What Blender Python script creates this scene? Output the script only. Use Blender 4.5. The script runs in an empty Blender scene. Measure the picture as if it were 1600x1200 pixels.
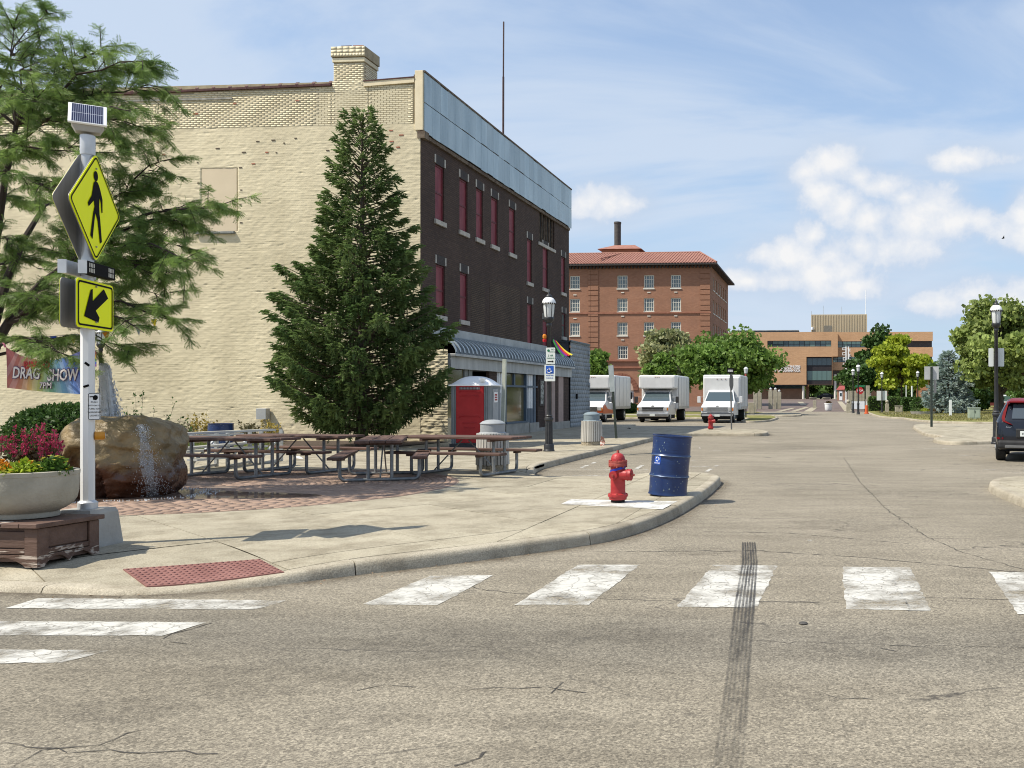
import bpy, bmesh, math, random
import numpy as np
from mathutils import Vector, Matrix, Euler
random.seed(7)
RNG = np.random.default_rng(11)
R = math.radians
scene = bpy.context.scene
COL = scene.collection

# ------------------------------------------------------------------ camera
# The street runs along +Y.  Perspective-control (shifted) lens, as the photograph is an off-centre crop.
FPX, PX0, PY0, W0, H0, CAMH = 1450.0, 1186.0, 620.0, 1600.0, 1200.0, 1.6
YAW = math.atan(109.0 / FPX)
cam = bpy.data.cameras.new('camera')
cam.sensor_fit = 'HORIZONTAL'; cam.sensor_width = 36.0
cam.lens = 36.0 * FPX / W0
cam.shift_x = -(PX0 - W0 / 2) / W0
cam.shift_y = (PY0 - H0 / 2) / W0
cam.clip_start = 0.1; cam.clip_end = 6000
camo = bpy.data.objects.new('camera', cam)
COL.objects.link(camo)
camo.location = (0, 0, CAMH)
camo.rotation_euler = (R(90), 0, YAW)
scene.camera = camo

# ------------------------------------------------------------------ light
SUN_EL, SUN_AZ = 55.0, 29.0          # elevation, and the angle of the shadows from +X towards +Y
sl = bpy.data.lights.new('sun', 'SUN')
sl.energy = 4.6; sl.angle = R(0.53); sl.color = (1.0, 0.93, 0.80)
so = bpy.data.objects.new('sun', sl); COL.objects.link(so)
sdir = Vector((-math.cos(R(SUN_EL)) * math.cos(R(SUN_AZ)), -math.cos(R(SUN_EL)) * math.sin(R(SUN_AZ)), math.sin(R(SUN_EL))))
so.rotation_euler = sdir.to_track_quat('Z', 'Y').to_euler()
so.location = (-30, -15, 40)
vs = scene.view_settings
scene.display_settings.display_device = 'sRGB'
vs.view_transform = 'Standard'; vs.look = 'None'; vs.gamma = 1.0; vs.use_curve_mapping = False
vs.exposure = 0.42
scene.cycles.pixel_filter_type = 'BLACKMAN_HARRIS'; scene.cycles.filter_width = 1.05

def px_ray(px, py):
    a = (px - PX0) / FPX; b = (PY0 - py) / FPX
    return Vector((-math.sin(YAW) + a * math.cos(YAW), math.cos(YAW) + a * math.sin(YAW), b))
def G(px, py, z=0.0):
    d = px_ray(px, py); t = (z - CAMH) / d.z
    return Vector((d.x * t, d.y * t, z))
def AY(px, py, Y):
    d = px_ray(px, py); t = Y / d.y
    return Vector((d.x * t, Y, CAMH + d.z * t))
def AX(px, py, X):
    d = px_ray(px, py); t = X / d.x
    return Vector((X, d.y * t, CAMH + d.z * t))

# ------------------------------------------------------------------ world: clear summer sky with clouds
world = bpy.data.worlds.new('World'); scene.world = world; world.use_nodes = True
wt = world.node_tree; wt.nodes.clear()
def wn(t, **k):
    n = wt.nodes.new(t)
    for a, v in k.items(): setattr(n, a, v)
    return n
def wm(op, a, b=None, c=None, clamp=False):
    n = wn('ShaderNodeMath', operation=op); n.use_clamp = clamp
    for i, v in enumerate((a, b, c)):
        if v is None: continue
        if isinstance(v, (int, float)): n.inputs[i].default_value = v
        else: wt.links.new(v, n.inputs[i])
    return n.outputs[0]
wout = wn('ShaderNodeOutputWorld'); wbg = wn('ShaderNodeBackground')
wt.links.new(wbg.outputs[0], wout.inputs[0])
sky = wn('ShaderNodeTexSky', sky_type='NISHITA')
sky.sun_disc = False; sky.sun_elevation = R(SUN_EL)
sky.sun_rotation = math.atan2(sdir.x, sdir.y)
sky.air_density = 1.2; sky.dust_density = 0.5; sky.ozone_density = 2.2; sky.altitude = 200
SKY_STRENGTH = 0.13
tc = wn('ShaderNodeTexCoord'); sep = wn('ShaderNodeSeparateXYZ')
wt.links.new(tc.outputs['Generated'], sep.inputs[0])
dx, dy, dz = sep.outputs
zc = wm('MAXIMUM', dz, 0.0)
# thin high cloud: noise on a flat layer
den = wm('ADD', zc, 0.20)
comb = wn('ShaderNodeCombineXYZ')
wt.links.new(wm('DIVIDE', dx, den), comb.inputs[0]); wt.links.new(wm('DIVIDE', dy, den), comb.inputs[1])
mp = wn('ShaderNodeMapping'); mp.inputs['Rotation'].default_value = (0, 0, R(18)); mp.inputs['Scale'].default_value = (0.8, 1.7, 1); mp.inputs['Location'].default_value = (5.3, 2.2, 0)
wt.links.new(comb.outputs[0], mp.inputs[0])
n1 = wn('ShaderNodeTexNoise'); n1.inputs['Scale'].default_value = 1.0; n1.inputs['Detail'].default_value = 9; n1.inputs['Roughness'].default_value = 0.56; n1.inputs['Distortion'].default_value = 0.6
wt.links.new(mp.outputs[0], n1.inputs['Vector'])
cr = wn('ShaderNodeValToRGB'); cr.color_ramp.elements[0].position = 0.39; cr.color_ramp.elements[1].position = 0.60
cr.color_ramp.interpolation = 'EASE'
wt.links.new(n1.outputs['Fac'], cr.inputs[0])
veil = wn('ShaderNodeMapRange'); wt.links.new(dz, veil.inputs[0]); veil.inputs[1].default_value = 0.0; veil.inputs[2].default_value = 0.42; veil.inputs[3].default_value = 0.92; veil.inputs[4].default_value = 0.0
cirrus = wm('MULTIPLY_ADD', cr.outputs[0], 0.58, 0.24)
# heaped clouds low over the horizon: directions and angular sizes
az = wm('ARCTAN2', dx, dy); el = wm('ARCSINE', dz)
pn = wn('ShaderNodeTexNoise'); pn.inputs['Scale'].default_value = 22; pn.inputs['Detail'].default_value = 10; pn.inputs['Roughness'].default_value = 0.62; pn.inputs['Distortion'].default_value = 0.2
wt.links.new(tc.outputs['Generated'], pn.inputs['Vector'])
pn2 = wn('ShaderNodeTexNoise'); pn2.inputs['Scale'].default_value = 52; pn2.inputs['Detail'].default_value = 6; pn2.inputs['Roughness'].default_value = 0.55
wt.links.new(tc.outputs['Generated'], pn2.inputs['Vector'])
BLOBS = [(1262, 268, 30, 20), (1303, 256, 36, 24), (1340, 275, 32, 16), (1382, 290, 34, 18), (1412, 308, 24, 14), (1318, 318, 30, 26), (1290, 300, 30, 24), (1360, 340, 34, 26), (1300, 400, 30, 24),
         (1455, 325, 36, 30), (1430, 350, 52, 34), (1400, 385, 58, 26), (1490, 348, 44, 20), (1520, 345, 26, 14), (1345, 385, 24, 16),
         (1268, 370, 18, 20), (1240, 402, 48, 22), (1285, 430, 60, 26), (1318, 428, 24, 26), (1225, 438, 50, 18), (1330, 446, 40, 16),
         (918, 322, 30, 18), (950, 315, 38, 22), (978, 318, 26, 14), (1598, 335, 16, 26), (1620, 362, 46, 24),
         (1478, 475, 46, 16), (1520, 462, 40, 20), (1590, 470, 60, 22), (1505, 250, 44, 14), (1170, 440, 40, 14)]
fld = None
for (bx, by, rx, ry) in BLOBS:
    d0 = px_ray(bx, by).normalized()
    a0, e0 = math.atan2(d0.x, d0.y), math.asin(d0.z)
    da = wm('MULTIPLY', wm('SUBTRACT', az, a0), FPX / rx * 0.93)
    de = wm('MULTIPLY', wm('SUBTRACT', el, e0), FPX / ry * 1.0)
    r = wm('SQRT', wm('ADD', wm('MULTIPLY', da, da), wm('MULTIPLY', de, de)))
    v = wm('SUBTRACT', 1.25, wm('MULTIPLY', r, 0.62), clamp=False)
    fld = v if fld is None else wm('SMOOTH_MAX', fld, v, 0.22)
edge = wm('ADD', wm('MULTIPLY', wm('SUBTRACT', pn.outputs['Fac'], 0.5), 1.35), wm('MULTIPLY', wm('SUBTRACT', pn2.outputs['Fac'], 0.5), 0.6))
cum = wn('ShaderNodeMapRange', interpolation_type='SMOOTHSTEP')
wt.links.new(wm('ADD', fld, edge), cum.inputs[0]); cum.inputs[1].default_value = 0.30; cum.inputs[2].default_value = 0.66
body = wn('ShaderNodeMapRange'); wt.links.new(wm('ADD', fld, wm('MULTIPLY', edge, 1.5)), body.inputs[0]); body.inputs[1].default_value = 0.35; body.inputs[2].default_value = 1.25
ccol = wn('ShaderNodeMix', data_type='RGBA')
wt.links.new(body.outputs[0], ccol.inputs['Factor'])
ccol.inputs['A'].default_value = (3.5, 4.05, 4.9, 1); ccol.inputs['B'].default_value = (5.6, 5.5, 5.4, 1)
skym = wn('ShaderNodeMix', data_type='RGBA'); skym.blend_type = 'MULTIPLY'; skym.inputs['Factor'].default_value = 1.0
wt.links.new(sky.outputs[0], skym.inputs['A']); skym.inputs['B'].default_value = (0.86, 0.93, 1.0, 1)
m0 = wn('ShaderNodeMix', data_type='RGBA'); wt.links.new(veil.outputs[0], m0.inputs['Factor']); wt.links.new(skym.outputs['Result'], m0.inputs['A']); m0.inputs['B'].default_value = (2.45, 3.3, 4.5, 1)
m1 = wn('ShaderNodeMix', data_type='RGBA'); wt.links.new(cirrus, m1.inputs['Factor'])
wt.links.new(m0.outputs['Result'], m1.inputs['A']); m1.inputs['B'].default_value = (3.75, 4.3, 5.1, 1)
m2 = wn('ShaderNodeMix', data_type='RGBA'); wt.links.new(wm('MULTIPLY', cum.outputs[0], 0.86), m2.inputs['Factor'])
hz = wn('ShaderNodeMapRange', interpolation_type='SMOOTHSTEP'); wt.links.new(wm('ADD', fld, wm('MULTIPLY', edge, 0.5)), hz.inputs[0]); hz.inputs[1].default_value = -0.35; hz.inputs[2].default_value = 0.75; hz.inputs[4].default_value = 0.7
m15 = wn('ShaderNodeMix', data_type='RGBA'); wt.links.new(hz.outputs[0], m15.inputs['Factor']); wt.links.new(m1.outputs['Result'], m15.inputs['A']); m15.inputs['B'].default_value = (3.2, 3.85, 4.8, 1)
wt.links.new(m15.outputs['Result'], m2.inputs['A']); wt.links.new(ccol.outputs['Result'], m2.inputs['B'])
wt.links.new(m2.outputs['Result'], wbg.inputs['Color']); wbg.inputs['Strength'].default_value = SKY_STRENGTH

# ------------------------------------------------------------------ materials
MATS = {}
def mat(name, c, c2=None, scale=4.0, rough=0.75, bump=0.0, bscale=None, metal=0.0, spec=0.4, vary=0.0, detail=4.0, lo=0.35, hi=0.65,
        stretch=None, trans=0.0, attr=None, sheen=0.0):
    """principled surface: two real base colours mixed by noise in object space, optional relief, per-piece variation"""
    if name in MATS: return MATS[name]
    m = bpy.data.materials.new(name); m.use_nodes = True
    nt = m.node_tree; b = nt.nodes['Principled BSDF']
    b.inputs['Roughness'].default_value = rough; b.inputs['Metallic'].default_value = metal
    b.inputs['Specular IOR Level'].default_value = spec
    L = nt.links.new
    tcn = nt.nodes.new('ShaderNodeTexCoord'); vec = tcn.outputs['Object']
    if stretch:
        mpn = nt.nodes.new('ShaderNodeMapping'); mpn.inputs['Scale'].default_value = stretch
        L(vec, mpn.inputs[0]); vec = mpn.outputs[0]
    col = None
    if c2 is not None:
        n = nt.nodes.new('ShaderNodeTexNoise'); n.inputs['Scale'].default_value = scale; n.inputs['Detail'].default_value = detail; n.inputs['Roughness'].default_value = 0.6
        L(vec, n.inputs['Vector'])
        rp = nt.nodes.new('ShaderNodeValToRGB')
        rp.color_ramp.elements[0].position = lo; rp.color_ramp.elements[1].position = hi
        rp.color_ramp.elements[0].color = (*c, 1); rp.color_ramp.elements[1].color = (*c2, 1)
        L(n.outputs['Fac'], rp.inputs[0]); col = rp.outputs[0]
    if vary or attr:
        hs = nt.nodes.new('ShaderNodeHueSaturation')
        if col is not None: L(col, hs.inputs['Color'])
        else: hs.inputs['Color'].default_value = (*c, 1)
        mr = nt.nodes.new('ShaderNodeMapRange'); mr.inputs[3].default_value = 1 - vary; mr.inputs[4].default_value = 1 + vary
        if attr:
            an = nt.nodes.new('ShaderNodeAttribute'); an.attribute_name = attr; L(an.outputs['Fac'], mr.inputs[0])
        else:
            oi = nt.nodes.new('ShaderNodeObjectInfo'); L(oi.outputs['Random'], mr.inputs[0])
        L(mr.outputs[0], hs.inputs['Value']); col = hs.outputs[0]
    if col is not None: L(col, b.inputs['Base Color'])
    else: b.inputs['Base Color'].default_value = (*c, 1)
    if bump:
        n2 = nt.nodes.new('ShaderNodeTexNoise'); n2.inputs['Scale'].default_value = bscale or scale * 4; n2.inputs['Detail'].default_value = 5
        L(vec, n2.inputs['Vector'])
        bp = nt.nodes.new('ShaderNodeBump'); bp.inputs['Strength'].default_value = bump; bp.inputs['Distance'].default_value = 0.02
        L(n2.outputs['Fac'], bp.inputs['Height']); L(bp.outputs[0], b.inputs['Normal'])
    if trans:
        out = nt.nodes['Material Output']
        tr = nt.nodes.new('ShaderNodeBsdfTranslucent'); mx = nt.nodes.new('ShaderNodeMixShader'); mx.inputs[0].default_value = trans
        if col is not None: L(col, tr.inputs[0])
        else: tr.inputs[0].default_value = (*c, 1)
        L(b.outputs[0], mx.inputs[1]); L(tr.outputs[0], mx.inputs[2]); L(mx.outputs[0], out.inputs['Surface'])
    MATS[name] = m
    return m

def glass(name, tint=(0.02, 0.025, 0.03), rough=0.06):
    return mat(name, tint, rough=rough, spec=0.9)

# ------------------------------------------------------------------ mesh helpers
def root_loc(o):
    v = Vector((0, 0, 0))
    while o is not None:
        v = v + o.location; o = o.parent
    return v

class MB:
    def __init__(s): s.v = []; s.f = []; s.m = []
    def add(s, vs, fs, mi=0):
        k = len(s.v); s.v += [tuple(v) for v in vs]; s.f += [tuple(i + k for i in f) for f in fs]; s.m += [mi] * len(fs); return s
    def box(s, x0, x1, y0, y1, z0, z1, mi=0):
        return s.add([(x0, y0, z0), (x1, y0, z0), (x1, y1, z0), (x0, y1, z0), (x0, y0, z1), (x1, y0, z1), (x1, y1, z1), (x0, y1, z1)],
                     [(0, 3, 2, 1), (4, 5, 6, 7), (0, 1, 5, 4), (1, 2, 6, 5), (2, 3, 7, 6), (3, 0, 4, 7)], mi)
    def bar(s, p, q, w, h=None, up=(0, 0, 1), mi=0):
        h = w if h is None else h
        p = Vector(p); q = Vector(q); d = (q - p).normalized(); u = Vector(up)
        if abs(d.dot(u)) > 0.98: u = Vector((1, 0, 0))
        a = d.cross(u).normalized(); b = a.cross(d).normalized()
        c = [p + a * sx * w / 2 + b * sz * h / 2 for sx, sz in ((-1, -1), (1, -1), (1, 1), (-1, 1))] + [q + a * sx * w / 2 + b * sz * h / 2 for sx, sz in ((-1, -1), (1, -1), (1, 1), (-1, 1))]
        return s.add(c, [(0, 1, 2, 3), (7, 6, 5, 4), (0, 4, 5, 1), (1, 5, 6, 2), (2, 6, 7, 3), (3, 7, 4, 0)], mi)
    def tube(s, pts, r, n=10, mi=0, caps=True):
        pts = [Vector(p) for p in pts]; k = len(pts)
        rs = r if isinstance(r, (list, tuple)) else [r] * k
        rings = []; pa = None
        for i, p in enumerate(pts):
            d = (pts[min(i + 1, k - 1)] - pts[max(i - 1, 0)]).normalized()
            if pa is None:
                u = Vector((0, 0, 1)) if abs(d.z) < 0.95 else Vector((1, 0, 0))
                a = d.cross(u).normalized()
            else:
                a = (pa - d * pa.dot(d)).normalized()
            pa = a; b = d.cross(a)
            rings.append([p + (a * math.cos(2 * math.pi * j / n) + b * math.sin(2 * math.pi * j / n)) * rs[i] for j in range(n)])
        vs = [v for rg in rings for v in rg]; fs = []
        for i in range(k - 1):
            for j in range(n):
                fs.append((i * n + j, i * n + (j + 1) % n, (i + 1) * n + (j + 1) % n, (i + 1) * n + j))
        if caps: fs += [tuple(range(n - 1, -1, -1)), tuple((k - 1) * n + j for j in range(n))]
        return s.add(vs, fs, mi)
    def lathe(s, prof, n=24, c=(0, 0, 0), mi=0, cap0=True, cap1=True):
        vs = []; fs = []
        for (r, z) in prof:
            for j in range(n):
                a = 2 * math.pi * j / n; vs.append((c[0] + r * math.cos(a), c[1] + r * math.sin(a), c[2] + z))
        for i in range(len(prof) - 1):
            for j in range(n): fs.append((i * n + j, i * n + (j + 1) % n, (i + 1) * n + (j + 1) % n, (i + 1) * n + j))
        if cap0: fs.append(tuple(range(n - 1, -1, -1)))
        if cap1: fs.append(tuple((len(prof) - 1) * n + j for j in range(n)))
        return s.add(vs, fs, mi)
    def prism(s, poly, z0, z1, mi=0):
        n = len(poly)
        vs = [(p[0], p[1], z0) for p in poly] + [(p[0], p[1], z1) for p in poly]
        fs = [tuple(range(n - 1, -1, -1)), tuple(range(n, 2 * n))] + [(i, (i + 1) % n, n + (i + 1) % n, n + i) for i in range(n)]
        return s.add(vs, fs, mi)
    def plate(s, poly, org, ux, uy, th, mi=0):
        """flat outline poly (2D) in plane org + x*ux + y*uy, thickness th along ux x uy"""
        org = Vector(org); ux = Vector(ux); uy = Vector(uy); nz = ux.cross(uy).normalized() * th; n = len(poly)
        vs = [org + ux * p[0] + uy * p[1] for p in poly]; vs = vs + [v + nz for v in vs]
        fs = [tuple(range(n - 1, -1, -1)), tuple(range(n, 2 * n))] + [(i, (i + 1) % n, n + (i + 1) % n, n + i) for i in range(n)]
        return s.add(vs, fs, mi)
    def xf(s, M, start=0):
        for i in range(start, len(s.v)): s.v[i] = tuple(M @ Vector(s.v[i]))
        return s
    def build(s, name, m, parent=None, smooth=False, world=True, bevel=0.0, seg=2, auto=None):
        off = root_loc(parent) if (parent is not None and world) else Vector((0, 0, 0))
        me = bpy.data.meshes.new(name)
        me.from_pydata([(v[0] - off.x, v[1] - off.y, v[2] - off.z) for v in s.v], [], s.f)
        ms = m if isinstance(m, (list, tuple)) else [m]
        for mm in ms: me.materials.append(mm)
        if len(ms) > 1: me.polygons.foreach_set('material_index', s.m)
        if smooth: me.polygons.foreach_set('use_smooth', [True] * len(me.polygons))
        if smooth and auto is None: auto = 40
        if auto and smooth:
            try: me.set_sharp_from_angle(angle=R(auto))
            except Exception: pass
        me.update()
        o = bpy.data.objects.new(name, me); COL.objects.link(o)
        if parent is not None: o.parent = parent
        if bevel:
            bv = o.modifiers.new('bevel', 'BEVEL'); bv.width = bevel; bv.segments = seg; bv.limit_method = 'ANGLE'; bv.angle_limit = R(35)
        return o

def T(name, label, cat, loc=(0, 0, 0), rz=0.0, group=None):
    o = bpy.data.objects.new(name, None); COL.objects.link(o); o.empty_display_size = 0.2
    o.location = loc; o.rotation_euler = (0, 0, rz); o['label'] = label; o['category'] = cat
    if group: o['group'] = group
    return o
def tag(o, label, cat, group=None):
    o['label'] = label; o['category'] = cat
    if group: o['group'] = group
    return o
def ST(o, label=None):
    o['kind'] = 'structure'
    if label: o['label'] = label
    return o
def stuff(o): o['kind'] = 'stuff'; return o
def piece(name, me, parent, loc, rot=(0, 0, 0), scale=(1, 1, 1), world=True):
    o = bpy.data.objects.new(name, me); COL.objects.link(o)
    off = root_loc(parent) if (parent is not None and world) else Vector((0, 0, 0))
    if parent is not None: o.parent = parent
    o.location = Vector(loc) - off; o.rotation_euler = rot; o.scale = scale
    return o
def copy_tree(o, parent=None):
    c = o.copy(); COL.objects.link(c)
    if parent is not None: c.parent = parent
    for ch in list(o.children): copy_tree(ch, c)
    return c
def cmesh(name, sx, sy, sz, b, m):
    """a chamfered block centred on the origin, 44 triangles, for loops of like pieces"""
    bm = bmesh.new(); bmesh.ops.create_cube(bm, size=1.0)
    bmesh.ops.scale(bm, vec=(sx, sy, sz), verts=bm.verts)
    if b > 0: bmesh.ops.bevel(bm, geom=bm.edges[:], offset=b, segments=1, affect='EDGES', profile=0.5)
    me = bpy.data.meshes.new(name); bm.to_mesh(me); bm.free(); me.materials.append(m); return me
def text(body, size, m, parent, loc, rot, ext=0.002, name='lettering', align='CENTER', sx=1.0, bold=0.0, world=True, shear=0.0):
    cu = bpy.data.curves.new(name, 'FONT'); cu.body = body; cu.size = size; cu.extrude = ext; cu.align_x = align; cu.align_y = 'CENTER'
    cu.offset = bold; cu.shear = shear; cu.resolution_u = 2
    cu.materials.append(m)
    tmp = bpy.data.objects.new(name, cu); me = bpy.data.meshes.new_from_object(tmp); bpy.data.objects.remove(tmp)
    if not len(me.materials): me.materials.append(m)
    o = bpy.data.objects.new(name, me); COL.objects.link(o)
    off = root_loc(parent) if (parent is not None and world) else Vector((0, 0, 0))
    o.parent = parent; o.location = Vector(loc) - off; o.rotation_euler = rot; o.scale = (sx, 1, 1)
    return o
def np_mesh(name, V, F, m, parent=None, attr=None, world=True, smooth=False):
    """large mesh from numpy arrays; F is (n,4) or (n,3); attr = per-face float"""
    off = root_loc(parent) if (parent is not None and world) else Vector((0, 0, 0))
    V = np.asarray(V, dtype=np.float32) - np.array(off, dtype=np.float32)
    F = np.asarray(F, dtype=np.int32); n, k = F.shape
    me = bpy.data.meshes.new(name)
    me.vertices.add(len(V)); me.vertices.foreach_set('co', V.ravel())
    me.loops.add(n * k); me.loops.foreach_set('vertex_index', F.ravel())
    me.polygons.add(n); me.polygons.foreach_set('loop_start', np.arange(0, n * k, k, dtype=np.int32)); me.polygons.foreach_set('loop_total', np.full(n, k, dtype=np.int32))
    if smooth: me.polygons.foreach_set('use_smooth', np.ones(n, dtype=bool))
    me.update(calc_edges=True)
    if attr is not None:
        a = me.attributes.new('tone', 'FLOAT', 'FACE'); a.data.foreach_set('value', np.asarray(attr, dtype=np.float32))
    me.materials.append(m); me.validate()
    o = bpy.data.objects.new(name, me); COL.objects.link(o)
    if parent is not None: o.parent = parent
    return o
def rot_from(dirs, roll):
    """(n,3) directions -> (n,3,3) frames whose x axis is the direction"""
    x = dirs / np.maximum(np.linalg.norm(dirs, axis=1, keepdims=True), 1e-6)
    up = np.tile(np.array([0, 0, 1.0]), (len(x), 1)); bad = np.abs(x[:, 2]) > 0.95; up[bad] = (1, 0, 0)
    y = np.cross(up, x); y /= np.linalg.norm(y, axis=1, keepdims=True); z = np.cross(x, y)
    c, s = np.cos(roll)[:, None], np.sin(roll)[:, None]
    return np.stack([x, y * c + z * s, -y * s + z * c], axis=2)
def scatter(TV, TF, P, M, S, tone=None):
    """copies of a small template (TV, TF) at P with frames M and sizes S, as arrays"""
    TV = np.asarray(TV, float); TF = np.asarray(TF, int); n = len(P); k = len(TV)
    V = np.einsum('nij,kj->nki', M, TV) * S[:, None, None] + P[:, None, :]
    F = TF[None] + (np.arange(n) * k)[:, None, None]
    a = RNG.random(n) if tone is None else tone
    return V.reshape(-1, 3), F.reshape(-1, TF.shape[1]), np.repeat(a, len(TF))
def join_np(parts):
    V = []; F = []; A = []; k = 0
    for v, f, a in parts: V.append(v); F.append(f + k); A.append(a); k += len(v)
    return np.concatenate(V), np.concatenate(F), np.concatenate(A)
# ================================================================== SETTING
def gz(y): return max(0.0, min(1.0, (y - 100.0) / 135.0)) * 1.03
def smooth01(t): t = max(0.0, min(1.0, t)); return t * t * (3 - 2 * t)
def zs(x, y):
    """top of the left pavement: flat, dipping to the dropped kerb at the crossing"""
    low = math.exp(-((x + 5.35) / 1.15) ** 2) * math.exp(-(max(0, y - 7.1) / 0.85) ** 2)
    left = 0.07 * smooth01((-5.4 - x) / 1.2) * math.exp(-(max(0, y - 7.1) / 0.7) ** 2)
    rear = 0.10 * math.exp(-((y - 18.0) / 0.9) ** 2) * smooth01((-3.2 - x) / 1.0) * smooth01((x + 6.4) / 0.5)
    return max(0.022, 0.135 - 0.105 * low - left * (1 - low) - rear)

def clip_half(poly, nx, ny, c):
    """keep the part where nx*x + ny*y <= c"""
    out = []
    for i in range(len(poly)):
        p, q = poly[i], poly[(i + 1) % len(poly)]
        dp = nx * p[0] + ny * p[1] - c; dq = nx * q[0] + ny * q[1] - c
        if dp <= 0: out.append(p)
        if (dp < 0 < dq) or (dq < 0 < dp):
            t = dp / (dp - dq); out.append((p[0] + (q[0] - p[0]) * t, p[1] + (q[1] - p[1]) * t))
    return out
def area(poly): return 0.5 * sum(poly[i][0] * poly[(i + 1) % len(poly)][1] - poly[(i + 1) % len(poly)][0] * poly[i][1] for i in range(len(poly)))
def dedupe(poly, e=1e-4):
    out = []
    for p in poly:
        if not out or (abs(p[0] - out[-1][0]) + abs(p[1] - out[-1][1])) > e: out.append(p)
    if len(out) > 1 and (abs(out[0][0] - out[-1][0]) + abs(out[0][1] - out[-1][1])) < e: out.pop()
    return out
def sheet(name, poly, off, m, parent=None, kind='structure', zf=None):
    mb = MB(); poly = [(p[0], p[1]) for p in poly]
    if area(poly) < 0: poly = poly[::-1]
    for lo, hi in ((-1e5, 100), (100, 235), (235, 1e5)):
        q = dedupe(clip_half(clip_half(poly, 0, -1, -lo), 0, 1, hi))
        if len(q) >= 3: mb.add([(x, y, (zf(x, y) if zf else gz(y)) + off) for x, y in q], [tuple(range(len(q)))])
    o = mb.build(name, m, parent)
    if kind: o['kind'] = kind
    return o
def smooth_path(pts, step=0.25):
    pts = [Vector((p[0], p[1])) for p in pts]; out = []
    for i in range(len(pts) - 1):
        p0 = pts[max(i - 1, 0)]; p1 = pts[i]; p2 = pts[i + 1]; p3 = pts[min(i + 2, len(pts) - 1)]
        n = max(1, int((p2 - p1).length / step))
        if n > 24: n = 24
        for k in range(n):
            t = k / n
            out.append(0.5 * ((2 * p1) + (-p0 + p2) * t + (2 * p0 - 5 * p1 + 4 * p2 - p3) * t * t + (-p0 + 3 * p1 - 3 * p2 + p3) * t ** 3))
    out.append(pts[-1]); return out
def offset_path(path, d):
    out = []
    for i, p in enumerate(path):
        t = (path[min(i + 1, len(path) - 1)] - path[max(i - 1, 0)])
        t = t.normalized() if t.length > 1e-9 else Vector((1, 0))
        out.append(p + Vector((-t.y, t.x)) * d)
    return out

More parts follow.
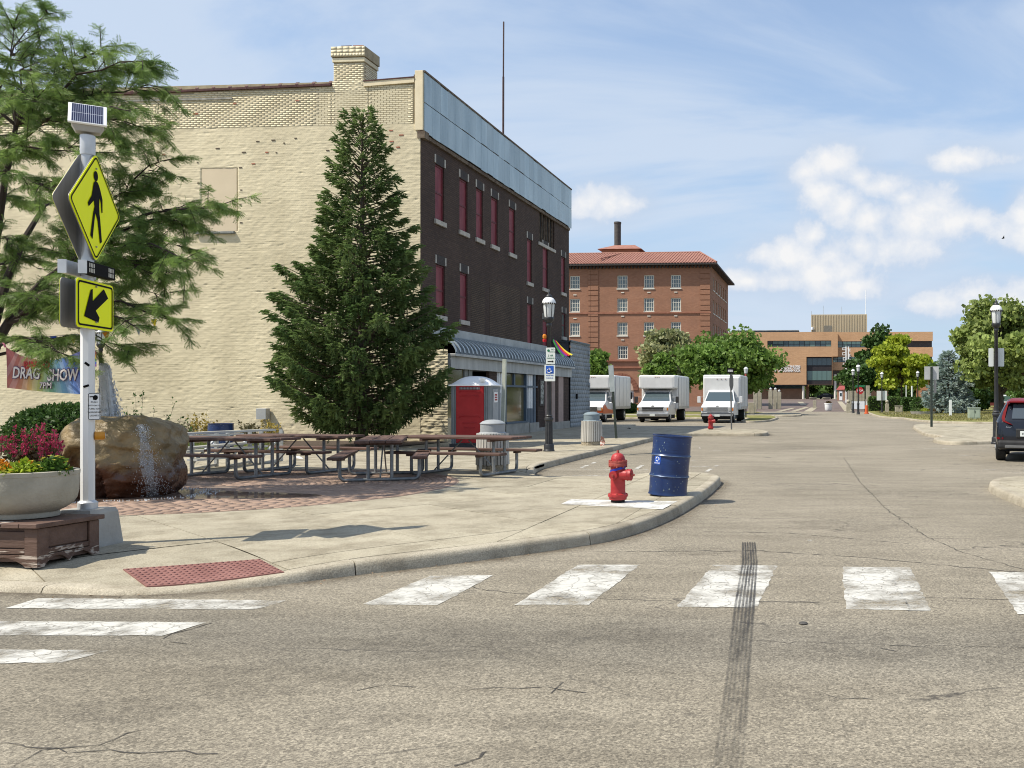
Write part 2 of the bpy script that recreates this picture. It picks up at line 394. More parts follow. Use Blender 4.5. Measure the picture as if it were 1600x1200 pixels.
def asphalt_material():
    m = bpy.data.materials.new('asphalt'); m.use_nodes = True; nt = m.node_tree; b = nt.nodes['Principled BSDF']; L = nt.links.new
    N = nt.nodes.new
    def noise(scale, detail=4, rough=0.55, vec=None, dist=0.0):
        n = N('ShaderNodeTexNoise'); n.inputs['Scale'].default_value = scale; n.inputs['Detail'].default_value = detail; n.inputs['Roughness'].default_value = rough; n.inputs['Distortion'].default_value = dist
        L(vec or g, n.inputs['Vector']); return n.outputs['Fac']
    def ramp(v, a, ca, c, cc, mid=None):
        r = N('ShaderNodeValToRGB'); r.color_ramp.elements[0].position = a; r.color_ramp.elements[0].color = (*ca, 1); r.color_ramp.elements[1].position = c; r.color_ramp.elements[1].color = (*cc, 1)
        L(v, r.inputs[0]); return r.outputs[0]
    def mix(bl, f, a, c):
        x = N('ShaderNodeMix'); x.data_type = 'RGBA'; x.blend_type = bl
        if isinstance(f, float): x.inputs['Factor'].default_value = f
        else: L(f, x.inputs['Factor'])
        for s, v in (('A', a), ('B', c)):
            if isinstance(v, tuple): x.inputs[s].default_value = (*v, 1)
            else: L(v, x.inputs[s])
        return x.outputs['Result']
    def mth(op, a, c):
        x = N('ShaderNodeMath'); x.operation = op
        for i, v in enumerate((a, c)):
            if isinstance(v, (int, float)): x.inputs[i].default_value = v
            else: L(v, x.inputs[i])
        return x.outputs[0]
    geo = N('ShaderNodeNewGeometry'); g = geo.outputs['Position']
    sp = N('ShaderNodeSeparateXYZ'); L(g, sp.inputs[0])
    base = ramp(noise(0.28, 6, 0.62), 0.32, (0.222, 0.200, 0.158), 0.70, (0.312, 0.283, 0.228))
    # aggregate: pale and dark stones
    base = mix('MULTIPLY', 0.9, base, ramp(noise(75, 3, 0.7), 0.34, (0.50, 0.49, 0.48), 0.66, (1.40, 1.38, 1.35)))
    vo = N('ShaderNodeTexVoronoi'); vo.inputs['Scale'].default_value = 62; L(g, vo.inputs['Vector'])
    base = mix('MULTIPLY', 0.75, base, ramp(vo.outputs['Color'], 0.15, (0.56, 0.55, 0.54), 0.95, (1.42, 1.40, 1.36)))
    # worn, oil darkened lanes of the crossing street, and the lane of the street ahead
    ln = N('ShaderNodeMapRange'); ln.interpolation_type = 'SMOOTHSTEP'
    dist = mth('ABSOLUTE', mth('SUBTRACT', mth('ADD', sp.outputs[1], mth('MULTIPLY', noise(0.5, 3), 0.9)), 6.45), 0)
    L(dist, ln.inputs[0]); ln.inputs[1].default_value = 0.15; ln.inputs[2].default_value = 1.1; ln.inputs[3].default_value = 0.62; ln.inputs[4].default_value = 0.0
    base = mix('MULTIPLY', ln.outputs[0], base, (0.62, 0.64, 0.68))
    # streaks along the ground (patches of binder)
    mpn = N('ShaderNodeMapping'); mpn.inputs['Scale'].default_value = (0.5, 2.2, 1); L(g, mpn.inputs[0])
    base = mix('MULTIPLY', 0.55, base, ramp(noise(1.3, 7, 0.65, mpn.outputs[0]), 0.36, (0.72, 0.71, 0.70), 0.58, (1.06, 1.06, 1.06)))
    # fine cracking
    mpc = N('ShaderNodeMapping'); mpc.inputs['Scale'].default_value = (0.55, 1.0, 1); L(g, mpc.inputs[0])
    wv = N('ShaderNodeVectorMath'); wv.operation = 'ADD'; L(mpc.outputs[0], wv.inputs[0])
    nz = N('ShaderNodeTexNoise'); nz.inputs['Scale'].default_value = 2.2; nz.inputs['Detail'].default_value = 6; L(g, nz.inputs['Vector'])
    sc = N('ShaderNodeVectorMath'); sc.operation = 'SCALE'; sc.inputs['Scale'].default_value = 0.55; L(nz.outputs['Color'], sc.inputs[0]); L(sc.outputs[0], wv.inputs[1])
    vc = N('ShaderNodeTexVoronoi'); vc.feature = 'DISTANCE_TO_EDGE'; vc.inputs['Scale'].default_value = 0.62; L(wv.outputs[0], vc.inputs['Vector'])
    cm = N('ShaderNodeMapRange'); L(vc.outputs['Distance'], cm.inputs[0]); cm.inputs[1].default_value = 0.002; cm.inputs[2].default_value = 0.009; cm.inputs[3].default_value = 1; cm.inputs[4].default_value = 0
    msk = N('ShaderNodeMapRange'); L(noise(0.55, 4, 0.6), msk.inputs[0]); msk.inputs[1].default_value = 0.50; msk.inputs[2].default_value = 0.60
    base = mix('MIX', mth('MULTIPLY', mth('MULTIPLY', cm.outputs[0], msk.outputs[0]), 0.75), base, (0.055, 0.05, 0.045))
    L(base, b.inputs['Base Color']); b.inputs['Roughness'].default_value = 0.88; b.inputs['Specular IOR Level'].default_value = 0.25
    bp = N('ShaderNodeBump'); bp.inputs['Strength'].default_value = 0.55; bp.inputs['Distance'].default_value = 0.012
    L(noise(70, 4, 0.7), bp.inputs['Height']); L(bp.outputs[0], b.inputs['Normal'])
    return m
def concrete_material(name, ca, cb, vary=0.08):
    m = mat(name, ca, cb, scale=0.9, rough=0.85, bump=0.25, bscale=55, vary=vary, detail=8, lo=0.3, hi=0.72, spec=0.25)
    nt = m.node_tree; b = nt.nodes['Principled BSDF']; L = nt.links.new
    src = b.inputs['Base Color'].links[0].from_socket
    tcn = nt.nodes.new('ShaderNodeNewGeometry')
    n = nt.nodes.new('ShaderNodeTexNoise'); n.inputs['Scale'].default_value = 85; n.inputs['Detail'].default_value = 3; L(tcn.outputs['Position'], n.inputs['Vector'])
    rp = nt.nodes.new('ShaderNodeValToRGB'); rp.color_ramp.elements[0].position = 0.33; rp.color_ramp.elements[0].color = (0.66, 0.65, 0.63, 1); rp.color_ramp.elements[1].position = 0.64; rp.color_ramp.elements[1].color = (1.22, 1.21, 1.18, 1)
    L(n.outputs['Fac'], rp.inputs[0])
    n3 = nt.nodes.new('ShaderNodeTexNoise'); n3.inputs['Scale'].default_value = 2.4; n3.inputs['Detail'].default_value = 9; n3.inputs['Roughness'].default_value = 0.68; L(tcn.outputs['Position'], n3.inputs['Vector'])
    rp3 = nt.nodes.new('ShaderNodeValToRGB'); rp3.color_ramp.elements[0].position = 0.34; rp3.color_ramp.elements[0].color = (0.60, 0.575, 0.54, 1); rp3.color_ramp.elements[1].position = 0.56; rp3.color_ramp.elements[1].color = (1.03, 1.03, 1.03, 1)
    L(n3.outputs['Fac'], rp3.inputs[0])
    for s in (rp.outputs[0], rp3.outputs[0]):
        x = nt.nodes.new('ShaderNodeMix'); x.data_type = 'RGBA'; x.blend_type = 'MULTIPLY'; x.inputs['Factor'].default_value = 0.8
        L(src, x.inputs['A']); L(s, x.inputs['B']); src = x.outputs['Result']
    L(src, b.inputs['Base Color'])
    return m
M_ASPHALT = asphalt_material()
M_CONC = concrete_material('pavement_concrete', (0.315, 0.284, 0.217), (0.405, 0.367, 0.284))
M_KERB = concrete_material('kerb_concrete', (0.335, 0.30, 0.235), (0.42, 0.378, 0.30), 0.09)
M_BASE = mat('joint_dirt', (0.085, 0.075, 0.055), (0.14, 0.12, 0.09), scale=8)
M_DIRT = mat('ground_earth', (0.13, 0.13, 0.07), (0.20, 0.19, 0.11), scale=0.4, rough=0.95)
M_GRASS = mat('dry_grass', (0.10, 0.125, 0.032), (0.27, 0.235, 0.095), scale=1.2, rough=0.95, bump=0.9, bscale=18, detail=9, lo=0.3, hi=0.7, spec=0.1)
M_MULCH = mat('bark_mulch', (0.035, 0.024, 0.018), (0.085, 0.06, 0.045), scale=22, rough=0.95, bump=1.0, bscale=30)
M_PAINT = mat('road_paint', (0.60, 0.585, 0.545), (0.70, 0.685, 0.645), scale=3, rough=0.7, bump=0.2, bscale=60)

# one sheet of ground to the horizon, rising gently towards the plaza
gy = [-400, -20, 60, 100, 235, 400, 3500]; gx = [-3500, -200, -60, 60, 200, 3500]
V = [(x, y, gz(y) - 0.06) for y in gy for x in gx]; nx_ = len(gx)
F = [(j * nx_ + i, j * nx_ + i + 1, (j + 1) * nx_ + i + 1, (j + 1) * nx_ + i) for j in range(len(gy) - 1) for i in range(nx_ - 1)]
ST(MB().add(V, F).build('ground', M_DIRT))
ST(MB().add([(-75, -25, 0), (70, -25, 0), (70, 100, 0), (-75, 100, 0)], [(0, 1, 2, 3)]).build('road', M_ASPHALT), 'worn pale tan asphalt of the street and crossing')

# ---------------------------------------------------------------- pavements with kerbs
def kerb(path, parent, hz, width=0.17, seg=2.4, start=0.0, name='kerb_stone'):
    """rounded kerb stones along a path whose left-hand side is the pavement"""
    inner = offset_path(path, width); acc = 0; cur = [0]
    lens = [(path[i + 1] - path[i]).length for i in range(len(path) - 1)]
    runs = []
    for i, l in enumerate(lens):
        acc += l; cur.append(i + 1)
        if acc >= seg: runs.append(cur); cur = [i + 1]; acc = 0
    if len(cur) > 1: runs.append(cur)
    for rn in runs:
        vs = []; fs = []; k = 8; m = len(rn); ja = RNG.uniform(-0.004, 0.004)
        for a, i in enumerate(rn):
            p, q = path[i].copy(), inner[i].copy(); h = hz(p.x, p.y) + ja
            if a == 0 or a == m - 1:
                other = path[rn[1]] if a == 0 else path[rn[-2]]
                t = (other - p).normalized() * 0.006; p += t; q += t
            n = (q - p).normalized()
            r = min(0.055, h * 0.6)
            for u, z in ((-0.012, -0.02), (-0.004, max(0.0, h - r) * 0.5), (0.004, max(0.0, h - r)), (0.012, h - r * 0.45), (0.03, h - r * 0.14), (0.055, h), (width, h), (width, -0.02)):
                vs.append((p.x + n.x * u, p.y + n.y * u, z))
        for a in range(m - 1):
            for j in range(k - 1): fs.append((a * k + j, (a + 1) * k + j, (a + 1) * k + j + 1, a * k + j + 1))
        fs += [tuple(range(k)), tuple((m - 1) * k + j for j in range(k - 1, -1, -1))]
        MB().add(vs, fs).build(name, M_KERB, parent, smooth=True, auto=50)
    return inner
def slabs(poly, parent, zf, org, ang, dx, dy, gap=0.011, xr=None, name='paving_slab', m=None):
    """clip a pavement outline into separate slabs with open joints"""
    ca, sa = math.cos(ang), math.sin(ang)
    loc = [((p[0] - org[0]) * ca + (p[1] - org[1]) * sa, -(p[0] - org[0]) * sa + (p[1] - org[1]) * ca) for p in poly]
    if area(loc) < 0: loc = loc[::-1]
    x0, x1 = min(p[0] for p in loc), max(p[0] for p in loc); y0, y1 = min(p[1] for p in loc), max(p[1] for p in loc)
    for i in range(math.floor(x0 / dx), math.ceil(x1 / dx)):
        for j in range(math.floor(y0 / dy), math.ceil(y1 / dy)):
            q = clip_half(loc, -1, 0, -(i * dx + gap / 2)); q = clip_half(q, 1, 0, (i + 1) * dx - gap / 2) if len(q) > 2 else q
            q = clip_half(q, 0, -1, -(j * dy + gap / 2)) if len(q) > 2 else q
            q = clip_half(q, 0, 1, (j + 1) * dy - gap / 2) if len(q) > 2 else q
            q = dedupe(q, 1e-3)
            if len(q) < 3 or abs(area(q)) < 0.01: continue
            w = [(org[0] + x * ca - y * sa, org[1] + x * sa + y * ca) for x, y in q]
            dz = RNG.uniform(-0.0025, 0.0025); n = len(w)
            vs = [(x, y, zf(x, y) - 0.05) for x, y in w] + [(x, y, zf(x, y) + dz) for x, y in w]
            fs = [tuple(range(n, 2 * n))] + [(a, (a + 1) % n, n + (a + 1) % n, n + a) for a in range(n)]
            if abs(w[0][0] + 5.3) < 2.6 and w[0][1] < 9.8:      # finer top where the pavement dips
                vs, fs = vs[:2 * n], fs[1:]
                for a in range(7):
                    for b in range(7):
                        u0, v0, su, sv = i * dx + a * dx / 7, j * dy + b * dy / 7, dx / 7, dy / 7
                        c = q
                        for (nx, ny, e) in ((-1, 0, -u0), (1, 0, u0 + su), (0, -1, -v0), (0, 1, v0 + sv)): c = clip_half(c, nx, ny, e) if len(c) > 2 else c
                        c = dedupe(c)
                        if len(c) < 3: continue
                        k0 = len(vs)
                        for x, y in c: X, Y = org[0] + x * ca - y * sa, org[1] + x * sa + y * ca; vs.append((X, Y, zf(X, Y) + dz))
                        fs.append(tuple(range(k0, len(vs))))
            MB().add(vs, fs).build(name, m or M_CONC, parent)

pave = T('pavement', '', 'x'); del pave['label']; del pave['category']; pave['kind'] = 'structure'
near = smooth_path([(-40, 7.05), (-12, 7.08), (-8.5, 7.10), (-6.77, 7.12), (-6.19, 7.09), (-5.74, 7.07), (-5.19, 7.21), (-4.67, 7.55), (-4.23, 8.02), (-3.64, 8.58), (-2.85, 9.5), (-2.36, 10.3), (-2.07, 11.77), (-1.95, 14.1), (-1.96, 16.4), (-2.06, 17.3), (-2.5, 17.95), (-3.4, 18.05), (-5.0, 17.95), (-5.7, 18.0), (-6.0, 18.6), (-6.25, 19.6), (-6.35, 21.5), (-6.35, 31.0), (-6.3, 35.3), (-6.05, 36.6), (-5.3, 37.35), (-4.2, 37.5), (-3.0, 37.5), (-2.55, 37.9), (-2.6, 39.5), (-3.2, 41.6), (-4.2, 42.6), (-6.0, 43.2), (-8.0, 44.8), (-10.0, 47.2)], 0.22)
kin = kerb(near, pave, zs)
outline = [(p.x, p.y) for p in kin] + [(-10.2, 48.5), (-40, 48.5)]
sheet('joint_bed', [(p.x, p.y) for p in offset_path(near, 0.05)] + [(-10.2, 48.5), (-40, 48.5)], -0.022, M_BASE, pave, None, zs)
a40 = R(39)
left = clip_half(clip_half(outline, 0.0, 1, 14.8), 1, 0, -3.35)
tip = clip_half(clip_half(outline, 0, 1, 18.3), -1, 0, 3.35 - 0.011)
mid = clip_half(clip_half(clip_half(outline, 0, -1, -14.811), 0, 1, 18.3), 1, 0, -3.35)
slabs(left, pave, zs, (-5.0, 8.0), -a40, 1.52, 1.52)
slabs(tip, pave, zs, (-3.35, 9.0), 0, 0.9, 1.55)
slabs(mid, pave, zs, (-3.35, 14.8), 0, 1.55, 1.6)
far_ = clip_half(clip_half(outline, 0, -1, -18.311), -1, 0, 26)
slabs(far_, pave, zs, (-6.2, 18.3), 0, 1.55, 1.55)

def island(pts, name, m_top=None, h=0.12, slab=(1.8, 1.8), closed_back=None):
    p = T(name, '', 'x'); del p['label']; del p['category']; p['kind'] = 'structure'
    path = smooth_path(pts, 0.3); inn = kerb(path, p, lambda x, y: h + gz(y))
    poly = [(q.x, q.y) for q in inn] + (closed_back or [])
    return p, poly
# raised corners of the car park on the right
p1, poly1 = island([(q.x, q.y) for q in (G(*e) for e in ((2600, 745), (1800, 750), (1620, 752.5), (1566, 755), (1550, 758.5), (1545, 764), (1549, 770), (1562, 777), (1585, 787), (1640, 807), (1800, 850), (2600, 940)))], 'traffic_island')
p1_path = poly1
sheet('joint_bed', poly1, -0.02, M_BASE, p1, None, lambda x, y: 0.12); slabs(clip_half(poly1, 1, 0, 14), p1, lambda x, y: 0.12, (3.2, 15.0), 0.25, 1.6, 1.5)
g2 = [G(*q) for q in ((1700, 691), (1557, 694), (1500, 695.5), (1475, 694.5), (1462, 692), (1459, 689), (1470, 686), (1446, 681), (1434, 675), (1427, 668.5), (1436, 666), (1470, 665), (1557, 665.5), (1750, 665))]
g2 = [(v.x, v.y) for v in g2]
p2, poly2 = island(g2[::-1], 'traffic_island')
sheet('joint_bed', poly2, -0.02, M_BASE, p2, None, lambda x, y: 0.12); slabs(clip_half(poly2, 1, 0, 22), p2, lambda x, y: 0.12, (3.0, 30.0), 0.0, 2.2, 3.0)
# mown verge on the right, with its kerb
g3 = [G(*q) for q in ((2100, 662), (1600, 662.5), (1500, 662), (1450, 660), (1425, 657.5), (1405, 654.5), (1385, 653.5), (1370, 651.5), (1358, 647.0), (1352, 644.0))]
g3 = [(4.2, 103.0)] + [(v.x, v.y) for v in g3[::-1]]
p3, poly3 = island(g3, 'verge')
sheet('grass', poly3 + [(90, 56), (90, 135), (4.2, 135)], 0.115, M_GRASS, p3, None)
sheet('footpath', [(7.6, 72.5), (60, 76), (60, 77.5), (8.0, 74.2)], 0.121, M_CONC, p3, None)
sheet('footpath', [(5.2, 84), (7.2, 77), (9, 73), (10, 73.5), (8.2, 78), (6.2, 85), (5.4, 92), (4.6, 92)], 0.123, M_CONC, p3, None)
# verge behind the trucks on the left, with the footpath beyond it
p4, poly4 = island([(-60, 66.4), (-30, 66.4), (-12, 66.4), (-7.0, 66.2), (-5.75, 65.0), (-5.6, 61.0), (-5.5, 58.0), (-5.15, 57.2), (-4.5, 57.4), (-3.85, 59.3), (-3.65, 63.0), (-3.7, 68.0), (-4.3, 73.0)], 'verge')
sheet('grass', poly4 + [(-4.6, 74.0), (-60, 74.0)], 0.115, M_GRASS, p4, None)
p5, poly5 = island([(-5.0, 74.1), (-3.2, 74.3), (-2.4, 75.5), (-2.3, 78.0), (-2.5, 83.0), (-3.5, 86.0)], 'footpath')
sheet('joint_bed', poly5 + [(-5, 86), (-9, 78.5), (-60, 78.5), (-60, 74.1)], 0.10, M_BASE, p5, None)
slabs(clip_half(poly5 + [(-5, 86), (-9, 78.5), (-60, 78.5), (-60, 74.1)], -1, 0, 30), p5, lambda x, y: 0.12, (-3, 74), 0, 3.0, 2.2)
sheet('grass', [(-9.5, 78.6), (-60, 78.6), (-60, 98), (-9.0, 98), (-6.5, 92)], 0.06, M_GRASS)

# ---------------------------------------------------------------- plaza in front of the far building
M_PAVER = mat('plaza_paver', (0.10, 0.075, 0.066), (0.155, 0.115, 0.10), scale=1.5, rough=0.8, bump=0.4, bscale=6)
sheet('plaza', [(-40, 100.0), (4.4, 100.0), (4.4, 120), (7.5, 160), (30, 235), (30, 260), (-60, 260), (-60, 100)], 0.0, M_PAVER)
for (a, b, w) in (((1216, 643.5), (1240, 637.5), 0.7), ((1238, 643.5), (1262, 636.0), 0.7), ((1262, 643.5), (1272, 637), 0.9), ((1290, 640.5), (1362, 640.5), 0.5), ((1312, 627.5), (1326, 643), 0.9), ((1222, 627.6), (1310, 627.6), 1.4), ((1250, 628), (1256, 633), 1.0)):
    def gp(px, py):
        lo, hi = 60.0, 300.0
        for _ in range(50):
            md = 0.5 * (lo + hi)
            if AY(px, py, md).z < gz(md): hi = md
            else: lo = md
        return AY(px, py, lo)
    p, q = gp(*a), gp(*b); t = (q - p).normalized(); n = Vector((-t.y, t.x, 0)) * w * 0.5
    k = max(1, int((q - p).length / 10)); vs = []
    for i in range(k + 1):
        c = p.lerp(q, i / k)
        for sgn in (1, -1):
            e = c + n * sgn; vs.append((e.x, e.y, gz(e.y) + 0.02))
    ST(MB().add(vs, [(2 * i, 2 * i + 1, 2 * i + 3, 2 * i + 2) for i in range(k)]).build('paving_band', M_CONC))

# ---------------------------------------------------------------- painted markings and marks on the road
def worn(name, base, scale, lo, hi, rough=0.75, crack=True, stretch=(1, 1, 1), strength=1.0, fade=None):
    m = bpy.data.materials.new(name); m.use_nodes = True; nt = m.node_tree; L = nt.links.new; N = nt.nodes.new; b = nt.nodes['Principled BSDF']
    b.inputs['Roughness'].default_value = rough; b.inputs['Specular IOR Level'].default_value = 0.25
    g = N('ShaderNodeNewGeometry'); mpn = N('ShaderNodeMapping'); mpn.inputs['Scale'].default_value = stretch; L(g.outputs['Position'], mpn.inputs[0])
    n = N('ShaderNodeTexNoise'); n.inputs['Scale'].default_value = scale; n.inputs['Detail'].default_value = 10; n.inputs['Roughness'].default_value = 0.72; L(mpn.outputs[0], n.inputs['Vector'])
    mr = N('ShaderNodeMapRange'); L(n.outputs['Fac'], mr.inputs[0]); mr.inputs[1].default_value = lo; mr.inputs[2].default_value = hi; mr.inputs[4].default_value = strength
    al = mr.outputs[0]
    if crack:
        nz = N('ShaderNodeTexNoise'); nz.inputs['Scale'].default_value = 3.0; nz.inputs['Detail'].default_value = 6; L(g.outputs['Position'], nz.inputs['Vector'])
        mx = N('ShaderNodeMix'); mx.data_type = 'VECTOR'; mx.inputs['Factor'].default_value = 0.28; L(g.outputs['Position'], mx.inputs['A']); L(nz.outputs['Color'], mx.inputs['B'])
        v = N('ShaderNodeTexVoronoi'); v.feature = 'DISTANCE_TO_EDGE'; v.inputs['Scale'].default_value = 8.5; L(mx.outputs['Result'], v.inputs['Vector'])
        cr = N('ShaderNodeMapRange'); L(v.outputs['Distance'], cr.inputs[0]); cr.inputs[1].default_value = 0.006; cr.inputs[2].default_value = 0.035; cr.inputs[3].default_value = 0.45
        mu = N('ShaderNodeMath'); mu.operation = 'MULTIPLY'; L(al, mu.inputs[0]); L(cr.outputs[0], mu.inputs[1]); al = mu.outputs[0]
    if fade:
        sp = N('ShaderNodeSeparateXYZ'); L(g.outputs['Position'], sp.inputs[0])
        fr = N('ShaderNodeMapRange'); L(sp.outputs[1], fr.inputs[0]); fr.inputs[1].default_value = fade[0]; fr.inputs[2].default_value = fade[1]
        mu = N('ShaderNodeMath'); mu.operation = 'MULTIPLY'; L(al, mu.inputs[0]); L(fr.outputs[0], mu.inputs[1]); al = mu.outputs[0]
    n2 = N('ShaderNodeTexNoise'); n2.inputs['Scale'].default_value = 60; L(g.outputs['Position'], n2.inputs['Vector'])
    hs = N('ShaderNodeMix'); hs.data_type = 'RGBA'; L(n2.outputs['Fac'], hs.inputs['Factor']); hs.inputs['A'].default_value = (*[c * 0.82 for c in base], 1); hs.inputs['B'].default_value = (*[min(1, c * 1.12) for c in base], 1)
    L(hs.outputs['Result'], b.inputs['Base Color']); L(al, b.inputs['Alpha'])
    return m
M_STRIPE = worn('worn_white_paint', (0.54, 0.525, 0.48), 1.7, 0.38, 0.56)
M_STRIPE2 = worn('faded_white_paint', (0.62, 0.60, 0.55), 2.0, 0.44, 0.62)
def ragged(poly, z, amp=0.012, step=0.07):
    """quad outline with slightly ragged painted edges"""
    out = []
    for i in range(len(poly)):
        p, q = Vector(poly[i][:2]), Vector(poly[(i + 1) % len(poly)][:2]); n = max(2, int((q - p).length / step))
        for k in range(n):
            c = p.lerp(q, k / n); out.append((c.x + RNG.normal() * amp * 0.5, c.y + RNG.normal() * amp * 0.5, z))
    return out
for quad in (((566, 945), (684, 946), (772, 899), (672, 900)), ((804, 946), (920, 946), (1000, 883), (903, 883)), ((1057, 949), (1183, 950), (1214, 884), (1115, 883)),
             ((1322, 952), (1455, 955), (1422, 887), (1316, 886)), ((1590, 960), (1730, 962), (1650, 895), (1546, 894)),
             ((7, 951), (397, 953), (448, 939), (60, 935)), ((-160, 993), (255, 994), (324, 973), (-120, 970)), ((-320, 1043), (95, 1036), (173, 1017), (-260, 1013))):
    o = MB(); vs = ragged([G(*q) for q in quad], 0.004); o.add(vs, [tuple(range(len(vs)))])
    ST(o.build('crosswalk_stripe', M_STRIPE))
for (a, b, w) in (((868, 733.2), (1012, 733.8), .09), ((985, 738), (1004, 727), .09), ((878, 743), (1016, 744), .09), ((1078, 729), (1121, 729), .09), ((1104, 737), (1121, 727), .09), ((1075, 720), (1100, 720.5), .09), ((908, 731), (930, 722.5), .09),
                  ((1536, 734), (1556, 734), .1), ((1563, 739), (1640, 739.5), .1), ((1420, 702), (1560, 699), .1), ((1500, 712), (1556, 711), .1), ((1262, 845), (1268, 845), .08), ((1095, 704), (1130, 704.5), .09), ((1085, 697), (1112, 697.5), .09)):
    p, q = G(*a), G(*b); t = (q - p).normalized(); n = Vector((-t.y, t.x, 0)) * w / 2
    ST(MB().add([(v.x, v.y, 0.004) for v in (p + n, p - n, q - n, q + n)], [(0, 1, 2, 3)]).build('parking_line', M_STRIPE2))
# tyre mark: six ribs of rubber
M_RUB = worn('tyre_rubber_mark', (0.035, 0.035, 0.038), 26, 0.28, 0.66, crack=False, stretch=(1, 0.06, 1), strength=0.80, fade=(2.6, 7.8))
Lc = [((1159, 848), (1181, 848)), ((1156, 880), (1182, 880)), ((1146, 950), (1180, 950)), ((1138, 1020), (1174, 1020)), ((1130, 1080), (1170, 1080)), ((1118, 1160), (1166, 1160)), ((1104, 1260), (1160, 1260))]
tm = T('tyre_mark', '', 'x'); del tm['label']; del tm['category']; tm['kind'] = 'structure'
for k in range(6):
    vs = []
    for i, (a, b) in enumerate(Lc):
        p, q = G(*a), G(*b); wv = 0.02 * math.sin(i * 2.1) if i < 2 else 0
        for u in ((k + 0.12) / 6, (k + 0.74) / 6):
            c = p.lerp(q, u); vs.append((c.x + wv, c.y, 0.0085))
    MB().add(vs, [(2 * i, 2 * i + 1, 2 * i + 3, 2 * i + 2) for i in range(len(Lc) - 1)]).build('tread_mark', M_RUB, tm)
M_MARK2 = worn('faint_rubber_smear', (0.05, 0.05, 0.05), 20, 0.42, 0.75, crack=False, stretch=(1, 0.06, 1), strength=0.5, fade=(2.0, 6.5))
vs = []
for (a, b) in Lc:
    p, q = G(*a), G(*b); vs += [(p.x, p.y, 0.0055), (q.x, q.y, 0.0055)]
MB().add(vs, [(2 * i, 2 * i + 1, 2 * i + 3, 2 * i + 2) for i in range(len(Lc) - 1)]).build('rubber_smear', M_MARK2, tm)
# long cracks in the asphalt, as open slots of dark binder
M_CRACK = worn('crack_binder', (0.06, 0.055, 0.05), 6, 0.30, 0.5, crack=False, strength=0.85)
def crack(pts, w=0.012, seed=0):
    rg = random.Random(seed); path = [G(*p) for p in pts]; out = []
    for i in range(len(path) - 1):
        n = max(2, int((path[i + 1] - path[i]).length / 0.07))
        for k in range(n):
            c = path[i].lerp(path[i + 1], k / n); out.append(Vector((c.x + rg.gauss(0, 0.012), c.y + rg.gauss(0, 0.016), 0)))
    out.append(path[-1]); vs = []
    for i, p in enumerate(out):
        t = out[min(i + 1, len(out) - 1)] - out[max(i - 1, 0)]; t = t.normalized() if t.length > 0 else Vector((1, 0, 0)); hw = w * (0.25 + rg.random()) / 2
        vs += [(p.x - t.y * hw, p.y + t.x * hw, 0.003), (p.x + t.y * hw, p.y - t.x * hw, 0.003)]
    ST(MB().add(vs, [(2 * i, 2 * i + 1, 2 * i + 3, 2 * i + 2) for i in range(len(out) - 1)]).build('road_crack', M_CRACK))
for i, (pts, w) in enumerate([([(930, 862), (1180, 861), (1340, 870), (1500, 886), (1700, 903)], .022), ([(735, 918), (830, 931), (980, 937), (1130, 940), (1290, 941)], .012), ([(1180, 941), (1310, 942)], .012), ([(1440, 934), (1600, 937)], .012),
    ([(1100, 831), (1230, 833), (1330, 842), (1420, 850)], .02), ([(1318, 715), (1345, 755), (1390, 800), (1450, 840), (1500, 862), (1600, 890)], .016), ([(0, 1158), (60, 1172), (110, 1175), (250, 1174), (340, 1178)], .010), ([(20, 1198), (70, 1172), (150, 1165), (225, 1140)], .010),
    ([(730, 1081), (770, 1075), (850, 1076), (915, 1083)], .012), ([(560, 1080), (600, 1070), (650, 1074)], .01), ([(865, 1083), (880, 1066)], .008), ([(1380, 1014), (1400, 1018)], .02), ([(715, 1198), (745, 1185), (760, 1175)], .016), ([(1290, 1088), (1370, 1094)], .01),
    ([(1395, 905), (1410, 930), (1420, 955)], .02), ([(1160, 1000), (1400, 1008), (1600, 1012)], .008), ([(255, 999), (268, 992), (330, 974)], .012), ([(270, 1003), (300, 1008)], .01), ([(648, 940), (720, 903)], .012), ([(870, 945), (950, 884)], .014), ([(1120, 948), (1148, 900)], .014), ([(60, 942), (280, 945), (420, 946)], .012), ([(0, 982), (180, 984), (290, 983)], .012)]):
    crack(pts, w, i)
tag(MB().lathe([(0.0, 0.0), (0.028, 0.0), (0.034, 0.007), (0.022, 0.014), (0.0, 0.016)], 9, G(1255, 975)).build('stone', mat('dark_stone', (0.05, 0.045, 0.04), (0.09, 0.085, 0.08), scale=30)), 'small dark stone lying on the asphalt below the crossing', 'stone')

